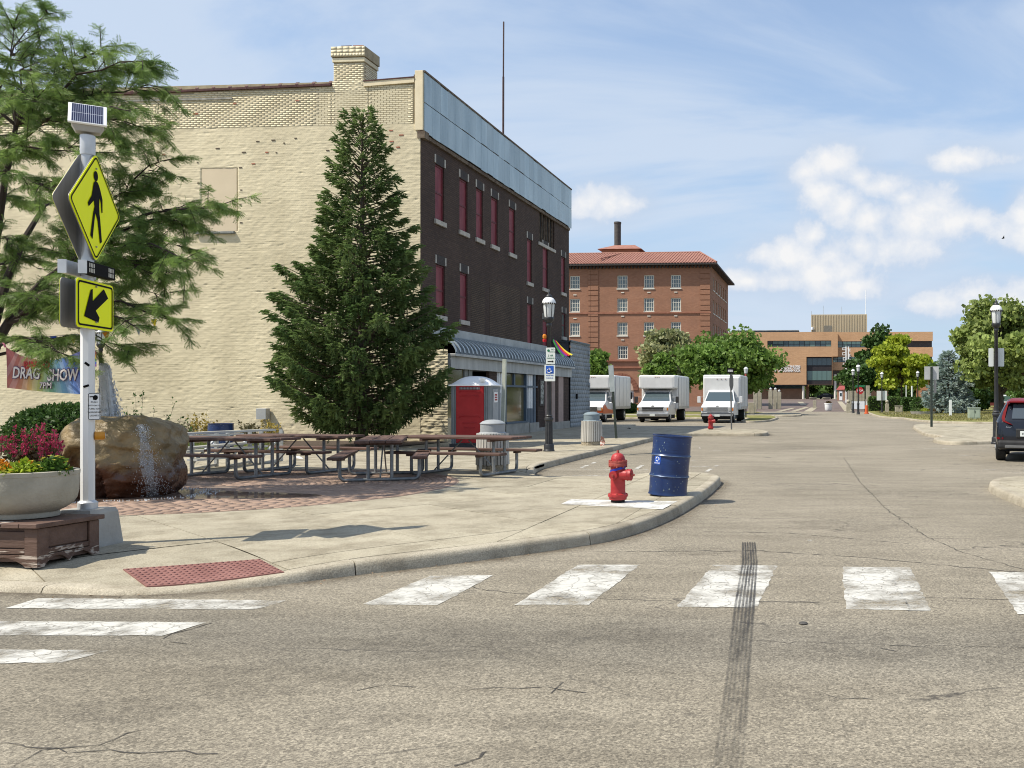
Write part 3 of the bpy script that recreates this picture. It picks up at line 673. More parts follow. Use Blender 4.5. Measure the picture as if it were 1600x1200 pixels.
# dirt washed along the kerb, oil drips and a patched trench
for j in range(6):
    gd = offset_path(near, -.012 - .05 * j); gd2 = offset_path(near, -.062 - .05 * j); vs = []
    for p, q in zip(gd, gd2): vs += [(p.x, p.y, .002), (q.x, q.y, .002)]
    ST(MB().add(vs, [(2 * i, 2 * i + 1, 2 * i + 3, 2 * i + 2) for i in range(len(gd) - 1)]).build('gutter_dirt', worn('gutter_grime', (0.12, 0.095, 0.068), 6, .30, .75, crack=False, strength=.85 * (1 - j / 6) ** 1.6)))
M_OIL = worn('oil_stain', (0.075, 0.068, 0.060), 7, .40, .80, crack=False, strength=.26)
rs_ = random.Random(4)
for (px, py, r) in ((1290, 760, .8), (1330, 820, .6), (1420, 770, .7), (1250, 700, 1.2), (1380, 1010, .35), (700, 1010, .45), (420, 1060, .4), (950, 990, .35), (1230, 1090, .22), (560, 1120, .25), (1480, 1090, .3), (860, 1130, .2), (1090, 860, .3), (200, 1110, .25)):
    c = G(px, py); ST(MB().add([(c.x + r * (1.5 if py < 900 else 1.3) * rs_.uniform(.7, 1.2) * math.cos(a), c.y + r * rs_.uniform(.7, 1.1) * math.sin(a), .0015) for a in np.linspace(0, 6.283, 25)[:-1]], [tuple(range(24))]).build('road_stain', M_OIL))
# ---------------------------------------------------------------- round brick paving under the fountain
M_BRICKP = mat('paving_brick', (0.27, 0.185, 0.138), (0.35, 0.245, 0.188), scale=3, rough=0.85, attr='tone', vary=0.12, bump=0.4, bscale=60)
CC = Vector((-9.78, 14.30)); RAD = 3.62
bc = T('brick_circle', '', 'x', (CC.x, CC.y, 0.1)); del bc['label']; del bc['category']; bc['kind'] = 'structure'
MB().lathe([(RAD + 0.03, 0.0), (RAD + 0.03, 0.038)], 96, (CC.x, CC.y, 0.1)).build('mortar_bed', mat('mortar_bed', (0.20, 0.15, 0.115), (0.27, 0.20, 0.155), scale=12), bc)
Vb = []; Fb = []; Ab = []; kk = 0
for ring in range(34):
    r1 = RAD - ring * 0.106; r0 = r1 - (0.098 if ring not in (1, 3, 5) else 0.088)
    if r0 < 0.15: break
    n = max(8, int(2 * math.pi * r1 / 0.205)); ph = RNG.random() * 6.28; dr = 0.0
    for i in range(n):
        a0 = ph + 2 * math.pi * i / n; a1 = a0 + 2 * math.pi / n - 0.006 / r1
        zt = 0.143 + RNG.uniform(-0.0006, 0.0006); t = RNG.random()
        if ring in (1, 3, 5): t = t * 0.6
        for (r, a, z) in ((r0, a0, zt), (r1, a0, zt), (r1, a1, zt), (r0, a1, zt), (r0, a0, 0.11), (r1, a0, 0.11), (r1, a1, 0.11), (r0, a1, 0.11)):
            Vb.append((CC.x + r * math.cos(a), CC.y + r * math.sin(a), z))
        for f in ((0, 1, 2, 3), (0, 4, 5, 1), (1, 5, 6, 2), (2, 6, 7, 3), (3, 7, 4, 0)): Fb.append([q + kk for q in f]); Ab.append(t)
        kk += 8
stuff(np_mesh('paving_bricks', Vb, Fb, M_BRICKP, bc, Ab))

# tactile plate at the dropped kerb
M_TACT = mat('red_tactile_plate', (0.195, 0.085, 0.072), (0.25, 0.118, 0.10), scale=5, rough=0.7, vary=0.05)
tp = T('tactile_paving', '', 'x'); del tp['label']; del tp['category']; tp['kind'] = 'structure'
cs = [G(*q, 0.055) for q in ((215, 920), (435, 906), (408, 886), (192, 897))]
for i_, d_ in enumerate((.15, .15, .05, .05)): cs[i_] = cs[i_] + Vector((-.04, d_, 0))
def bil(u, v):
    p = cs[0].lerp(cs[1], u).lerp(cs[3].lerp(cs[2], u), v); return Vector((p.x, p.y, zs(p.x, p.y) + 0.009))
for k in range(2):
    vs = []; n = 6
    for i in range(n + 1):
        u = (k + i / n * 0.996 + 0.002) / 2
        for v in (0, 0.5, 1.0): vs.append(bil(u, v))
    fs = []
    for i in range(n):
        for j in range(2): fs.append((i * 3 + j, (i + 1) * 3 + j, (i + 1) * 3 + j + 1, i * 3 + j + 1))
    rim = [i * 3 for i in range(n + 1)] + [n * 3 + 1] + [i * 3 + 2 for i in range(n, -1, -1)] + [1]; m0 = len(vs); vs += [vs[i] - Vector((0, 0, .09)) for i in rim]
    fs += [(rim[i], m0 + i, m0 + (i + 1) % len(rim), rim[(i + 1) % len(rim)]) for i in range(len(rim))]
    MB().add(vs, fs).build('tactile_plate', M_TACT, tp)
dm = MB()
for i in range(22):
    for j in range(9):
        p = bil((i + 0.5) / 22, (j + 0.5) / 9); dm.lathe([(0.0165, -0.003), (0.014, 0.006), (0.009, 0.009)], 8, p, cap0=False)
stuff(dm.build('domes', M_TACT, tp, smooth=True))
# white painted patch on the slab under the near hydrant
vs = ragged([G(*q, 0.14) for q in ((1035, 796), (876, 787.5), (893, 780), (1058, 783.5))][::-1], 0.1415, 0.006, 0.1)
ST(MB().add(vs, [tuple(range(len(vs)))]).build('painted_patch', worn('white_slab_paint', (0.60, 0.59, 0.56), 2.5, 0.30, 0.52, crack=False)))
# planting bed with bark along the foot of the cream wall, and a strip of grass
sheet('planting_bed', [(-40, 27.4), (-17.5, 27.5), (-16.6, 25.4), (-15.2, 24.7), (-13.6, 25.0), (-12.5, 26.3), (-12.2, 29.2), (-40, 29.2)], 0.16, M_MULCH, None, 'structure', lambda x, y: 0)
sheet('lawn', [(-40, 24.6), (-17.6, 24.3), (-15.4, 24.0), (-15.0, 24.6), (-16.6, 25.4), (-17.5, 27.4), (-40, 27.3)], 0.152, M_GRASS, None, 'structure', lambda x, y: 0)
# ================================================================== BUILDINGS
def brickmat(name, c1, c2, mortar, bw=0.22, bh=0.075, ms=0.012, axis='X', tone=(0.75, 1.15), bump=0.5, nscale=0.5, rough=0.85):
    """procedural brick face; axis = the horizontal world axis that runs along the wall"""
    m = bpy.data.materials.new(name); m.use_nodes = True; nt = m.node_tree; L = nt.links.new; N = nt.nodes.new; b = nt.nodes['Principled BSDF']
    g = N('ShaderNodeNewGeometry'); sp = N('ShaderNodeSeparateXYZ'); L(g.outputs['Position'], sp.inputs[0])
    cb = N('ShaderNodeCombineXYZ'); L(sp.outputs[0 if axis == 'X' else 1], cb.inputs[0]); L(sp.outputs[2], cb.inputs[1])
    t = N('ShaderNodeTexBrick'); t.inputs['Scale'].default_value = 1.0; t.inputs['Brick Width'].default_value = bw; t.inputs['Row Height'].default_value = bh; t.inputs['Mortar Size'].default_value = ms
    t.inputs['Color1'].default_value = (*c1, 1); t.inputs['Color2'].default_value = (*c2, 1); t.inputs['Mortar'].default_value = (*mortar, 1); t.inputs['Bias'].default_value = 0.0
    L(cb.outputs[0], t.inputs['Vector'])
    n = N('ShaderNodeTexNoise'); n.inputs['Scale'].default_value = nscale; n.inputs['Detail'].default_value = 8; n.inputs['Roughness'].default_value = 0.65; L(g.outputs['Position'], n.inputs['Vector'])
    mr = N('ShaderNodeMapRange'); L(n.outputs['Fac'], mr.inputs[0]); mr.inputs[1].default_value = 0.3; mr.inputs[2].default_value = 0.7; mr.inputs[3].default_value = tone[0]; mr.inputs[4].default_value = tone[1]
    hs = N('ShaderNodeHueSaturation'); L(t.outputs['Color'], hs.inputs['Color']); L(mr.outputs[0], hs.inputs['Value']); L(hs.outputs[0], b.inputs['Base Color'])
    b.inputs['Roughness'].default_value = rough; b.inputs['Specular IOR Level'].default_value = 0.25
    bp = N('ShaderNodeBump'); bp.invert = True; bp.inputs['Strength'].default_value = bump; bp.inputs['Distance'].default_value = 0.01; L(t.outputs['Fac'], bp.inputs['Height']); L(bp.outputs[0], b.inputs['Normal'])
    return m
def wall_open(org, u, n, u0, u1, z0, z1, opens, depth):
    """a wall face in the plane org + s*u + z, outward normal n, with real openings (a,b,c,d) and reveals going in by depth"""
    mb = MB(); org = Vector(org); u = Vector(u); n = Vector(n)
    us = sorted({u0, u1, *[v for o in opens for v in o[:2]]}); zl = sorted({z0, z1, *[v for o in opens for v in o[2:4]]})
    P = lambda s, z, d=0: org + u * s + Vector((0, 0, z)) - n * d
    flip = u.cross(Vector((0, 0, 1))).dot(n) < 0
    def q(a, b_, c, d): mb.add([a, b_, c, d], [(0, 1, 2, 3) if not flip else (3, 2, 1, 0)])
    for i in range(len(us) - 1):
        for j in range(len(zl) - 1):
            cu, cz = (us[i] + us[i + 1]) / 2, (zl[j] + zl[j + 1]) / 2
            if us[i] < u0 - 1e-6 or us[i + 1] > u1 + 1e-6 or any(o[0] < cu < o[1] and o[2] < cz < o[3] for o in opens): continue
            q(P(us[i], zl[j]), P(us[i + 1], zl[j]), P(us[i + 1], zl[j + 1]), P(us[i], zl[j + 1]))
    for (a, b_, c, d) in [o[:4] for o in opens]:
        q(P(a, c), P(b_, c), P(b_, c, depth), P(a, c, depth)); q(P(a, d, depth), P(b_, d, depth), P(b_, d), P(a, d))
        q(P(a, c, depth), P(a, d, depth), P(a, d), P(a, c)); q(P(b_, c), P(b_, d), P(b_, d, depth), P(b_, c, depth))
    return mb
def vnoise(x, y, sx, sy, seed):
    r = np.random.default_rng(seed); g = r.random((257, 257)).astype(np.float32)
    a = x / sx; b = y / sy; ia = np.floor(a).astype(int); ib = np.floor(b).astype(int); fa = a - ia; fb = b - ib
    fa = fa * fa * (3 - 2 * fa); fb = fb * fb * (3 - 2 * fb); ia %= 256; ib %= 256
    return (g[ia, ib] * (1 - fa) + g[ia + 1, ib] * fa) * (1 - fb) + (g[ia, ib + 1] * (1 - fa) + g[ia + 1, ib + 1] * fa) * fb

XF, XS, YW = -13.26, -12.36, 29.3
YF_END = AX(889, 400, XF).y
def fz(r): return 1.6 + r * 13.29          # height on the upper front from the picture's slope ratio
M_CREAM = mat('cream_masonry_paint', (0.48, 0.415, 0.28), (0.71, 0.625, 0.44), scale=0.5, rough=0.8, detail=11, lo=0.22, hi=0.62, stretch=(1, 1, .55), spec=0.2, bump=0.3, bscale=45)
M_CREAMB = mat('cream_painted_brick', (0.60, 0.53, 0.37), (0.73, 0.65, 0.465), scale=1.2, rough=0.75, vary=0.09, attr='tone', spec=0.25)
M_CREAMP = mat('cream_brick_piece', (0.60, 0.53, 0.37), (0.73, 0.65, 0.465), scale=1.2, rough=0.75, vary=0.07, spec=0.25)
M_CREAMM = mat('weathered_mortar', (0.27, 0.225, 0.145), (0.40, 0.34, 0.225), scale=3, rough=0.95)
M_TRIM = mat('cream_trim_paint', (0.68, 0.58, 0.39), (0.78, 0.67, 0.47), scale=2, rough=0.6)
M_COPE = mat('glazed_clay_coping', (0.065, 0.03, 0.03), (0.11, 0.05, 0.045), scale=6, rough=0.6, vary=0.2, spec=.2)
M_BROWN = brickmat('dark_brown_brick', (0.064, 0.042, 0.034), (0.088, 0.058, 0.045), (0.052, 0.038, 0.031), 0.22, 0.07, 0.010, 'Y', (0.75, 1.25), 0.5, 0.35)
M_INFILL = brickmat('brown_infill_brick', (0.085, 0.060, 0.042), (0.11, 0.078, 0.055), (0.045, 0.033, 0.027), 0.22, 0.07, 0.012, 'Y', (0.75, 1.25), 0.6, 0.6)
M_MAROON = mat('maroon_board_paint', (0.155, 0.018, 0.032), (0.225, 0.045, 0.055), scale=3, rough=0.6, detail=8, stretch=(1, 1, 0.3))
M_MAROON2 = mat('maroon_frame_paint', (0.10, 0.012, 0.022), (0.14, 0.03, 0.035), scale=6, rough=.6)
M_STONE = mat('limestone_sill', (0.36, 0.34, 0.30), (0.5, 0.47, 0.42), scale=4, rough=0.8)
M_STEELP = mat('galvanised_fascia', (0.29, 0.385, 0.44), (0.41, 0.51, 0.56), scale=1.0, rough=0.42, metal=0.25, stretch=(1, 1.5, 0.35), vary=0.10, detail=8)
M_RUST = mat('rusty_timber', (0.075, 0.05, 0.035), (0.19, 0.15, 0.11), scale=5, rough=0.9)
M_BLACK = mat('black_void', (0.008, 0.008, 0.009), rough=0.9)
M_ROOF = mat('roof_felt', (0.05, 0.05, 0.052), (0.09, 0.09, 0.09), scale=2)
M_ALU = mat('silver_fascia_board', (0.33, 0.34, 0.335), (0.46, 0.47, 0.46), scale=1.5, rough=0.5, metal=0.2, stretch=(1, 2, 0.5))
M_AWN = mat('dark_awning_sheet', (0.05, 0.065, 0.075), (0.075, 0.09, 0.10), scale=3, rough=0.4, metal=0.2)
M_AWNR = mat('awning_rib_metal', (0.34, 0.40, 0.43), (0.46, 0.52, 0.55), scale=3, rough=0.4, metal=0.3)
M_BLUEF = mat('blue_grey_frame', (0.055, 0.085, 0.125), (0.075, 0.115, 0.16), scale=4, rough=0.5)
M_WHITEP = mat('white_gloss_paint', (0.80, 0.80, 0.79), (0.86, 0.86, 0.85), scale=4, rough=0.4)
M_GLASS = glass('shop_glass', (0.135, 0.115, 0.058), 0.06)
M_PINK = mat('pink_stone_panel', (0.33, 0.235, 0.205), (0.40, 0.29, 0.25), scale=5, rough=0.6)
M_CGREY = mat('grey_bulkhead_stone', (0.24, 0.235, 0.21), (0.36, 0.345, 0.31), scale=2.2, rough=0.8, detail=8)

B = T('brick_building', 'three storey cream painted brick building with boarded maroon windows and metal parapet', 'building', (XF, YW, 0.0))
# --- rough old brickwork of the side wall, thick with paint, as real relief
def rough_wall(x0, x1, z0, z1, dx, dz, name, seed, amp=1.0, hole=None):
    xs = np.arange(x0, x1 + dx * 0.5, dx); zl = np.arange(z0, z1 + dz * 0.5, dz); xs[-1] = x1; zl[-1] = z1
    X, Z = np.meshgrid(xs, zl)
    wav = (vnoise(X + 90, Z + 40, 1.7, 0.5, seed) - 0.5) * 0.020 + (vnoise(X + 9, Z + 4, 0.35, 0.2, seed + 1) - 0.5) * 0.030
    bh, bw = 0.078, 0.215
    rowf = (Z + wav) / bh; row = np.floor(rowf); fr = rowf - row
    jit = np.sin(row * 12.9898) * 43758.5453; jit -= np.floor(jit)
    colf = (X + (row % 2) * bw / 2 + jit * 0.06) / bw; col = np.floor(colf); fc = colf - col
    hsh = np.sin(row * 127.1 + col * 311.7) * 43758.5453; hsh -= np.floor(hsh)
    hrow = np.sin(row * 57.3) * 9127.13; hrow -= np.floor(hrow)
    soften = vnoise(X + 50, Z + 70, 0.9, 0.35, seed + 5)
    bed = np.clip(np.minimum(fr, 1 - fr) / 0.20, 0, 1); perp = np.clip(np.minimum(fc, 1 - fc) / 0.09, 0, 1)
    h = -0.013 * (1 - bed) * (0.30 + 1.1 * soften) - 0.008 * (1 - perp) * soften + 0.014 * (hsh - 0.5) + 0.002 * (hrow - 0.5)
    h += 0.020 * (vnoise(X + 3, Z + 8, 0.10, 0.07, seed + 2) - 0.5) + 0.016 * (vnoise(X + 31, Z + 18, 0.8, 0.6, seed + 3) - 0.5) + 0.010 * (vnoise(X, Z, 0.06, 0.05, seed + 4) - 0.5)
    h -= 0.05 * np.clip(vnoise(X + 71, Z + 28, 0.30, 0.085, seed + 6) - 0.90, 0, 1) / 0.1
    h *= amp
    if hole is not None:
        a, b, c, d = hole; inside = (X > a) & (X < b) & (Z > c) & (Z < d); h = np.where(inside, -0.06, h)
    Vv = np.stack([X.ravel(), (YW - h).ravel(), Z.ravel()], 1); nx, nz = len(xs), len(zl)
    idx = np.arange(nx * nz).reshape(nz, nx)
    Fv = np.stack([idx[:-1, :-1].ravel(), idx[:-1, 1:].ravel(), idx[1:, 1:].ravel(), idx[1:, :-1].ravel()], 1)
    return np_mesh(name, Vv, Fv, M_CREAM, B)
ZB = 10.50
hole = (-20.74, -19.52, 7.08, 9.18)
rough_wall(-28.6, XF, 0.0, ZB, 0.043, 0.0225, 'side_wall', 3, .37, hole)
rough_wall(XF, XS + 0.01, 0.0, 3.15, 0.055, 0.0225, 'side_wall', 13, 1.6)
MB().add([(-45, YW, 0), (-28.6, YW, 0), (-28.6, YW, ZB), (-45, YW, ZB)], [(0, 1, 2, 3)]).build('side_wall', M_CREAM, B)
MB().box(-20.735, -19.525, YW + 0.012, YW + 0.2, 7.085, 9.175).build('window_infill', mat('smooth_cream_block', (0.60, 0.50, 0.355), (0.65, 0.545, 0.39), scale=0.9, rough=0.8, bump=0.15, bscale=3), B, bevel=0.01)
MB().box(-20.95, -19.56, YW - 0.10, YW + 0.02, 6.985, 7.065).build('window_sill', mat('weathered_grey_sill', (0.16, 0.17, 0.165), (0.30, 0.31, 0.29), scale=6), B, bevel=0.015)
# --- band of crisp later brickwork above: single bricks
MB().box(-45, XF - 0.20, YW + 0.012, YW + 0.30, ZB + 0.001, 11.93).build('backing_wall', M_CREAMM, B)
def brick_run(x0, x1, z0, z1, bw=0.205, bh=0.0635, y=YW, gap=0.014, zlim=None):
    out = []; r = 0; z = z0
    while z + bh <= z1 + 1e-6:
        x = x0 - (bw / 2 if r % 2 else 0)
        while x < x1 - 0.01:
            a, b = max(x, x0), min(x + bw, x1)
            if b - a > 0.03 and (zlim is None or z + bh < zlim((a + b) / 2)): out.append((a + gap / 2, b - gap / 2, z + gap / 2, z + bh - gap / 2))
            x += bw
        z += bh; r += 1
    return out
roofline = lambda x: 11.60 + 0.0155 * (x + 27.9)
bricks = brick_run(-29, -16.25, ZB, 11.9, zlim=roofline) + brick_run(-16.25, -15.02, ZB, 12.0) + brick_run(-15.01, -13.50, ZB, 11.80)
bricks.sort(key=lambda b: -((b[0] + b[1]) / 2))
bme = cmesh('brick', 0.191, 0.05, 0.0495, 0.004, M_CREAMP)
full = [b for b in bricks if b[1] - b[0] > 0.18][:300]; fset = set(full)
for (a, b, c, d) in full:
    piece('brick', bme, B, ((a + b) / 2, YW + 0.026 + RNG.uniform(-0.002, 0.002), (c + d) / 2), (0, RNG.uniform(-0.008, 0.008), 0))
rest = [b for b in bricks if b not in fset]
# chimney, on the wall top
chx0, chx1 = AY(521, 100, YW).x, AY(569, 100, YW).x
ch = T('chimney', '', 'x'); 
for k in ('label', 'category'): del ch[k]
ch.parent = B; ch.location = Vector((chx0, YW, 11.9)) - root_loc(B)
MB().box(chx0 + .01, chx1 - .01, YW + .012, YW + .88, 11.5, 12.86).build('shaft', M_CREAMM, ch)
MB().box(chx0 - .03, chx1 + .03, YW - .03, YW + .92, 12.56, 12.70).build('collar', M_CREAMP, ch, bevel=0.012)
MB().box(chx0 - .055, chx1 + .055, YW - .06, YW + .95, 12.72, 13.06).build('cap', M_CREAMM, ch, bevel=0.01)
chb = brick_run(chx0, chx1, 11.63, 12.55, y=YW)
V8 = []; F8 = []; A8 = []
def addbrick(a, b, c, d, y0, y1):
    k = len(V8)
    V8.extend([(a, y0, c), (b, y0, c), (b, y1, c), (a, y1, c), (a, y0, d), (b, y0, d), (b, y1, d), (a, y1, d)])
    F8.extend([[k + i for i in f] for f in ((4, 5, 6, 7), (0, 1, 5, 4), (1, 2, 6, 5), (3, 0, 4, 7), (0, 3, 2, 1))]); A8.extend([RNG.random()] * 5)
for q in rest: addbrick(*q, YW + RNG.uniform(-0.002, 0.002), YW + 0.03)
stuff(np_mesh('brick_courses', V8, F8, M_CREAMB, B, A8))
V8, F8, A8 = [], [], []
for q in chb: addbrick(*q, YW + RNG.uniform(-0.002, 0.002), YW + 0.03)
x = chx0 - 0.055
while x < chx1 + 0.03:                                   # soldier and rowlock courses of the cap
    w = min(0.105, chx1 + 0.055 - x); addbrick(x + .004, x + w - .004, 12.735, 12.835, YW - 0.068, YW - 0.03); x += 0.105
x = chx0 - 0.055
while x < chx1 + 0.03:
    w = min(0.21, chx1 + 0.055 - x); addbrick(x + .004, x + w - .004, 12.845, 12.95, YW - 0.068, YW - 0.03); addbrick(x + .004, x + w - .004, 12.957, 13.055, YW - 0.066, YW - 0.03); x += 0.21
for (yy, x_) in ((0, chx1),):
    for r in range(14):
        z = 11.63 + r * 0.0635; y = YW + 0.03 + (0.10 if r % 2 else 0)
        while y < YW + 0.86:
            k = len(V8); a, b = y, min(y + 0.195, YW + 0.88)
            V8.extend([(x_ - .02, a, z + .005), (x_ + .004, a, z + .005), (x_ + .004, b, z + .005), (x_ - .02, b, z + .005), (x_ - .02, a, z + .058), (x_ + .004, a, z + .058), (x_ + .004, b, z + .058), (x_ - .02, b, z + .058)])
            F8.extend([[k + i for i in f] for f in ((4, 5, 6, 7), (0, 1, 5, 4), (1, 2, 6, 5), (3, 0, 4, 7), (0, 3, 2, 1))]); A8.extend([RNG.random()] * 5); y += 0.205
stuff(np_mesh('brick_courses', V8, F8, M_CREAMB, ch, A8))
for (a, b, m_) in ((-15.95, -15.6, M_COPE), (-15.55, -15.2, mat('broken_red_brick', (0.25, 0.10, 0.07), (0.36, 0.19, 0.13), scale=9))):
    MB().box(a, b, YW + .02, YW + .5, 13.061, 13.12).build('cap_tile', m_, ch, bevel=0.01)
# exposed and broken bricks showing through the paint
for (px, py, dark) in ((248, 222, 0), (427, 219, 1), (403, 221, 1), (444, 223.5, 1), (462, 216, 1), (417, 238, 0), (432, 238.5, 1), (396, 256, 0), (611, 204, 0), (627, 211, 0), (612, 221, 0), (367, 162, 0), (465, 157.5, 0), (604, 213, 0), (622, 230, 0), (376, 262, 1), (377, 297, 1), (376, 320, 1), (309, 254, 1), (310, 286, 1), (377, 348, 1), (381, 238, 1), (306, 178, 0), (256, 242, 0), (236, 258, 0), (233, 233, 1), (512, 235, 1), (340, 232, 1)):
    p = AY(px, py, YW); w = RNG.uniform(0.05, 0.13) + (0 if dark else .04)
    MB().box(p.x - w / 2, p.x + w / 2, YW - 0.013, YW + 0.03, p.z - 0.017, p.z + 0.017).build('exposed_brick', mat('spalled_dark_brick', (0.06, 0.045, 0.03), (0.11, 0.08, 0.055), scale=12) if dark else mat('bare_red_brick', (0.30, 0.085, 0.05), (0.40, 0.15, 0.09), scale=12), B)
# coping tiles along the wall top, with raised hubs
tmb = MB(); tmb.tube([(-0.29, 0, 0), (0.20, 0, 0)], 0.085, 10).tube([(0.19, 0, 0.004), (0.29, 0, 0.004)], 0.108, 10).box(-0.29, 0.28, -0.17, 0.17, -0.09, -0.02)
tme = tmb.build('coping_tile', M_COPE, B, smooth=True, world=False); tmesh = tme.data; bpy.data.objects.remove(tme)
x = -16.55
while x > -34: piece('coping_tile', tmesh, B, (x, YW + 0.10, roofline(x) + 0.10), (0, -math.atan(0.0155), 0)); x -= 0.575
MB().box(-25.6, AY(363, 150, YW).x, YW - 0.03, YW + 0.02, 11.44, 11.50).build('flashing', mat('grey_flashing', (0.2, 0.2, 0.18), (0.36, 0.34, 0.30), scale=6), B)
MB().add([(chx1, YW - .05, 11.74), (-13.45, YW - .05, 11.83), (-13.45, YW - .05, 11.98), (chx1, YW - .05, 11.89), (chx1, YW + .3, 11.74), (-13.45, YW + .3, 11.83), (-13.45, YW + .3, 11.98), (chx1, YW + .3, 11.89)], [(0, 1, 2, 3), (3, 2, 6, 7), (1, 5, 6, 2), (0, 4, 5, 1)]).build('parapet_trim', M_TRIM, B)
MB().add([(chx1, YW - .07, 11.893), (-13.45, YW - .07, 11.983), (-13.45, YW + .35, 11.983), (chx1, YW + .35, 11.893), (chx1, YW - .07, 11.93), (-13.45, YW - .07, 12.02), (-13.45, YW + .35, 12.02), (chx1, YW + .35, 11.93)], [(0, 3, 2, 1), (4, 5, 6, 7), (0, 1, 5, 4), (1, 2, 6, 5)]).build('coping_strip', M_COPE, B)
MB().box(-13.43, XF + 0.10, YW - .04, YW + .16, 10.28, 12.22).build('corner_post', M_TRIM, B, bevel=0.008)
MB().box(-13.35, XF + 0.16, YW - .03, YW + .3, 10.02, 10.26).build('corner_bracket', M_RUST, B)
MB().box(-45, XF - 0.3, YW + 0.31, YF_END, 11.2, 11.4).build('roof', M_ROOF, B)
MB().box(-18.69, -18.35, YW - 0.26, YW - 0.03, 0.86, 1.22).build('utility_box', mat('grey_enclosure', (0.36, 0.37, 0.37), (0.42, 0.43, 0.43), scale=5, rough=0.5), B, bevel=0.01)
# --- street front
def fy(px): return AX(px, 400, XF).y
wins = [(680, 694, .594, .452), (718, 730.5, .594, .452), (744, 754.5, .594, .452), (767.5, 777.7, .594, .452), (795.6, 804.7, .594, .452), (823.6, 831, .526, .382), (848, 856, .526, .382), (877, 883, .526, .392), (681, 695, .339, .209), (719, 730.5, .339, .209), (824, 831.5, .310, .168), (848, 856, .27, .13), (878, 883.5, .315, .226)]
opens = [(fy(a) - YW, fy(b) - YW, fz(d), fz(c)) for a, b, c, d in wins]
bo = (fy(842) - YW, fy(866) - YW, fz(.526) + 0.12, fz(.642))
wall_open((XF, YW, 0), (0, 1, 0), (1, 0, 0), 0.002, YF_END - YW, 3.1, 10.6, opens + [bo], 0.14).build('front_wall', M_BROWN, B)
MB().box(-45, XF - 0.15, YW + 0.25, YF_END - 0.05, 0, 11.2).build('inner_wall', M_BLACK, B)
for i, (a, b, c, d) in enumerate(opens):
    y0, y1 = YW + a, YW + b
    w = MB().box(XF - 0.138, XF - 0.07, y0 + .002, y1 - .002, c + .002, d - .002).build('boarded_window', M_MAROON if i != 12 else mat('grey_green_frame', (0.06, 0.075, 0.07), (0.09, 0.11, 0.10), scale=5), B)
    fr_ = MB().box(XF - .07, XF - .045, y0 + .003, y0 + .05, c + .003, d - .003).box(XF - .07, XF - .045, y1 - .05, y1 - .003, c + .003, d - .003).box(XF - .07, XF - .045, y0 + .051, y1 - .051, d - .06, d - .003).box(XF - .07, XF - .05, y0 + .051, y1 - .051, (c + d) / 2 - .03, (c + d) / 2 + .03)
    fr_.build('frame', M_MAROON2, w)
    MB().box(XF - 0.02, XF + 0.07, y0 - .08, y1 + .08, c - .16, c + .001).build('sill', M_STONE, w, bevel=0.01)
    for s in (y0 - .07, y1 - .01): MB().box(XF - 0.02, XF + 0.025, s, s + .09, d + .02, d + .30).build('lintel_block', M_STONE, w)
    MB().box(XF - 0.01, XF + 0.012, y0 + .04, y1 - .03, d + .003, d + .32).build('lintel', mat('soot_brick', (0.03, 0.024, 0.022), (0.045, 0.036, 0.032), scale=8), w)
w = MB().box(XF - .135, XF - .12, YW + bo[0], YW + bo[1], bo[2], bo[3]).build('broken_window', M_BLACK, B)
for k in range(6):
    y = YW + bo[0] + (bo[1] - bo[0]) * (k + 0.3) / 6
    MB().bar((XF - .05, y, bo[2]), (XF - .04, y + RNG.uniform(-.1, .1), bo[3]), .05, .07).build('batten', M_RUST, w)
MB().box(XF - .02, XF + .06, YW + bo[0] - .1, YW + bo[1] + .1, bo[2] - .14, bo[2]).build('sill', M_STONE, w)
for (a, b, ra, rb) in ((736, 757, .33, .13), (765, 812, .345, .125)):
    MB().box(XF - .01, XF + .006, fy(a), fy(b), fz(rb), fz(ra)).build('brick_infill', M_INFILL, B)
for (ya, yb) in ((YW + 0.1, fy(735)), (fy(735), fy(800)), (fy(800), YF_END - .1)):
    MB().box(XF + .001, XF + .09, ya + .01, yb - .01, 10.08, 10.20).build('timber_rail', M_RUST, B)
y = YW + .02; k = 0
while y < YF_END - .05:
    w_ = min(0.62, YF_END - y)
    for (za, zb_) in ((10.24, 11.175), (11.215, 12.15)):
        MB().box(XF + 0.10 + RNG.uniform(0, .012), XF + .135, y + .004, y + w_ - .004, za + RNG.uniform(-.03, .01), zb_ + (RNG.uniform(-.01, .04) if zb_ > 12 else 0)).build('metal_panel', M_STEELP, B)
    y += w_; k += 1
MB().box(XF + .02, XF + .16, YW, YF_END, 12.17, 12.23).build('parapet_cap', M_RUST, B)
MB().box(XF - .3, XF + .098, YW + .17, YF_END, 10.62, 12.16).build('parapet_wall', M_RUST, B)
MB().tube([AX(786, 215, -17.0) + Vector((0, 0, -2.5)), AX(786.5, 120, -17.0)], 0.055, 8).tube([AX(786.5, 120, -17.0), AX(787, 34, -17.0)], 0.04, 8).build('roof_mast', mat('rusty_mast', (0.06, 0.035, 0.035), (0.1, 0.06, 0.055), scale=6), B, smooth=True)
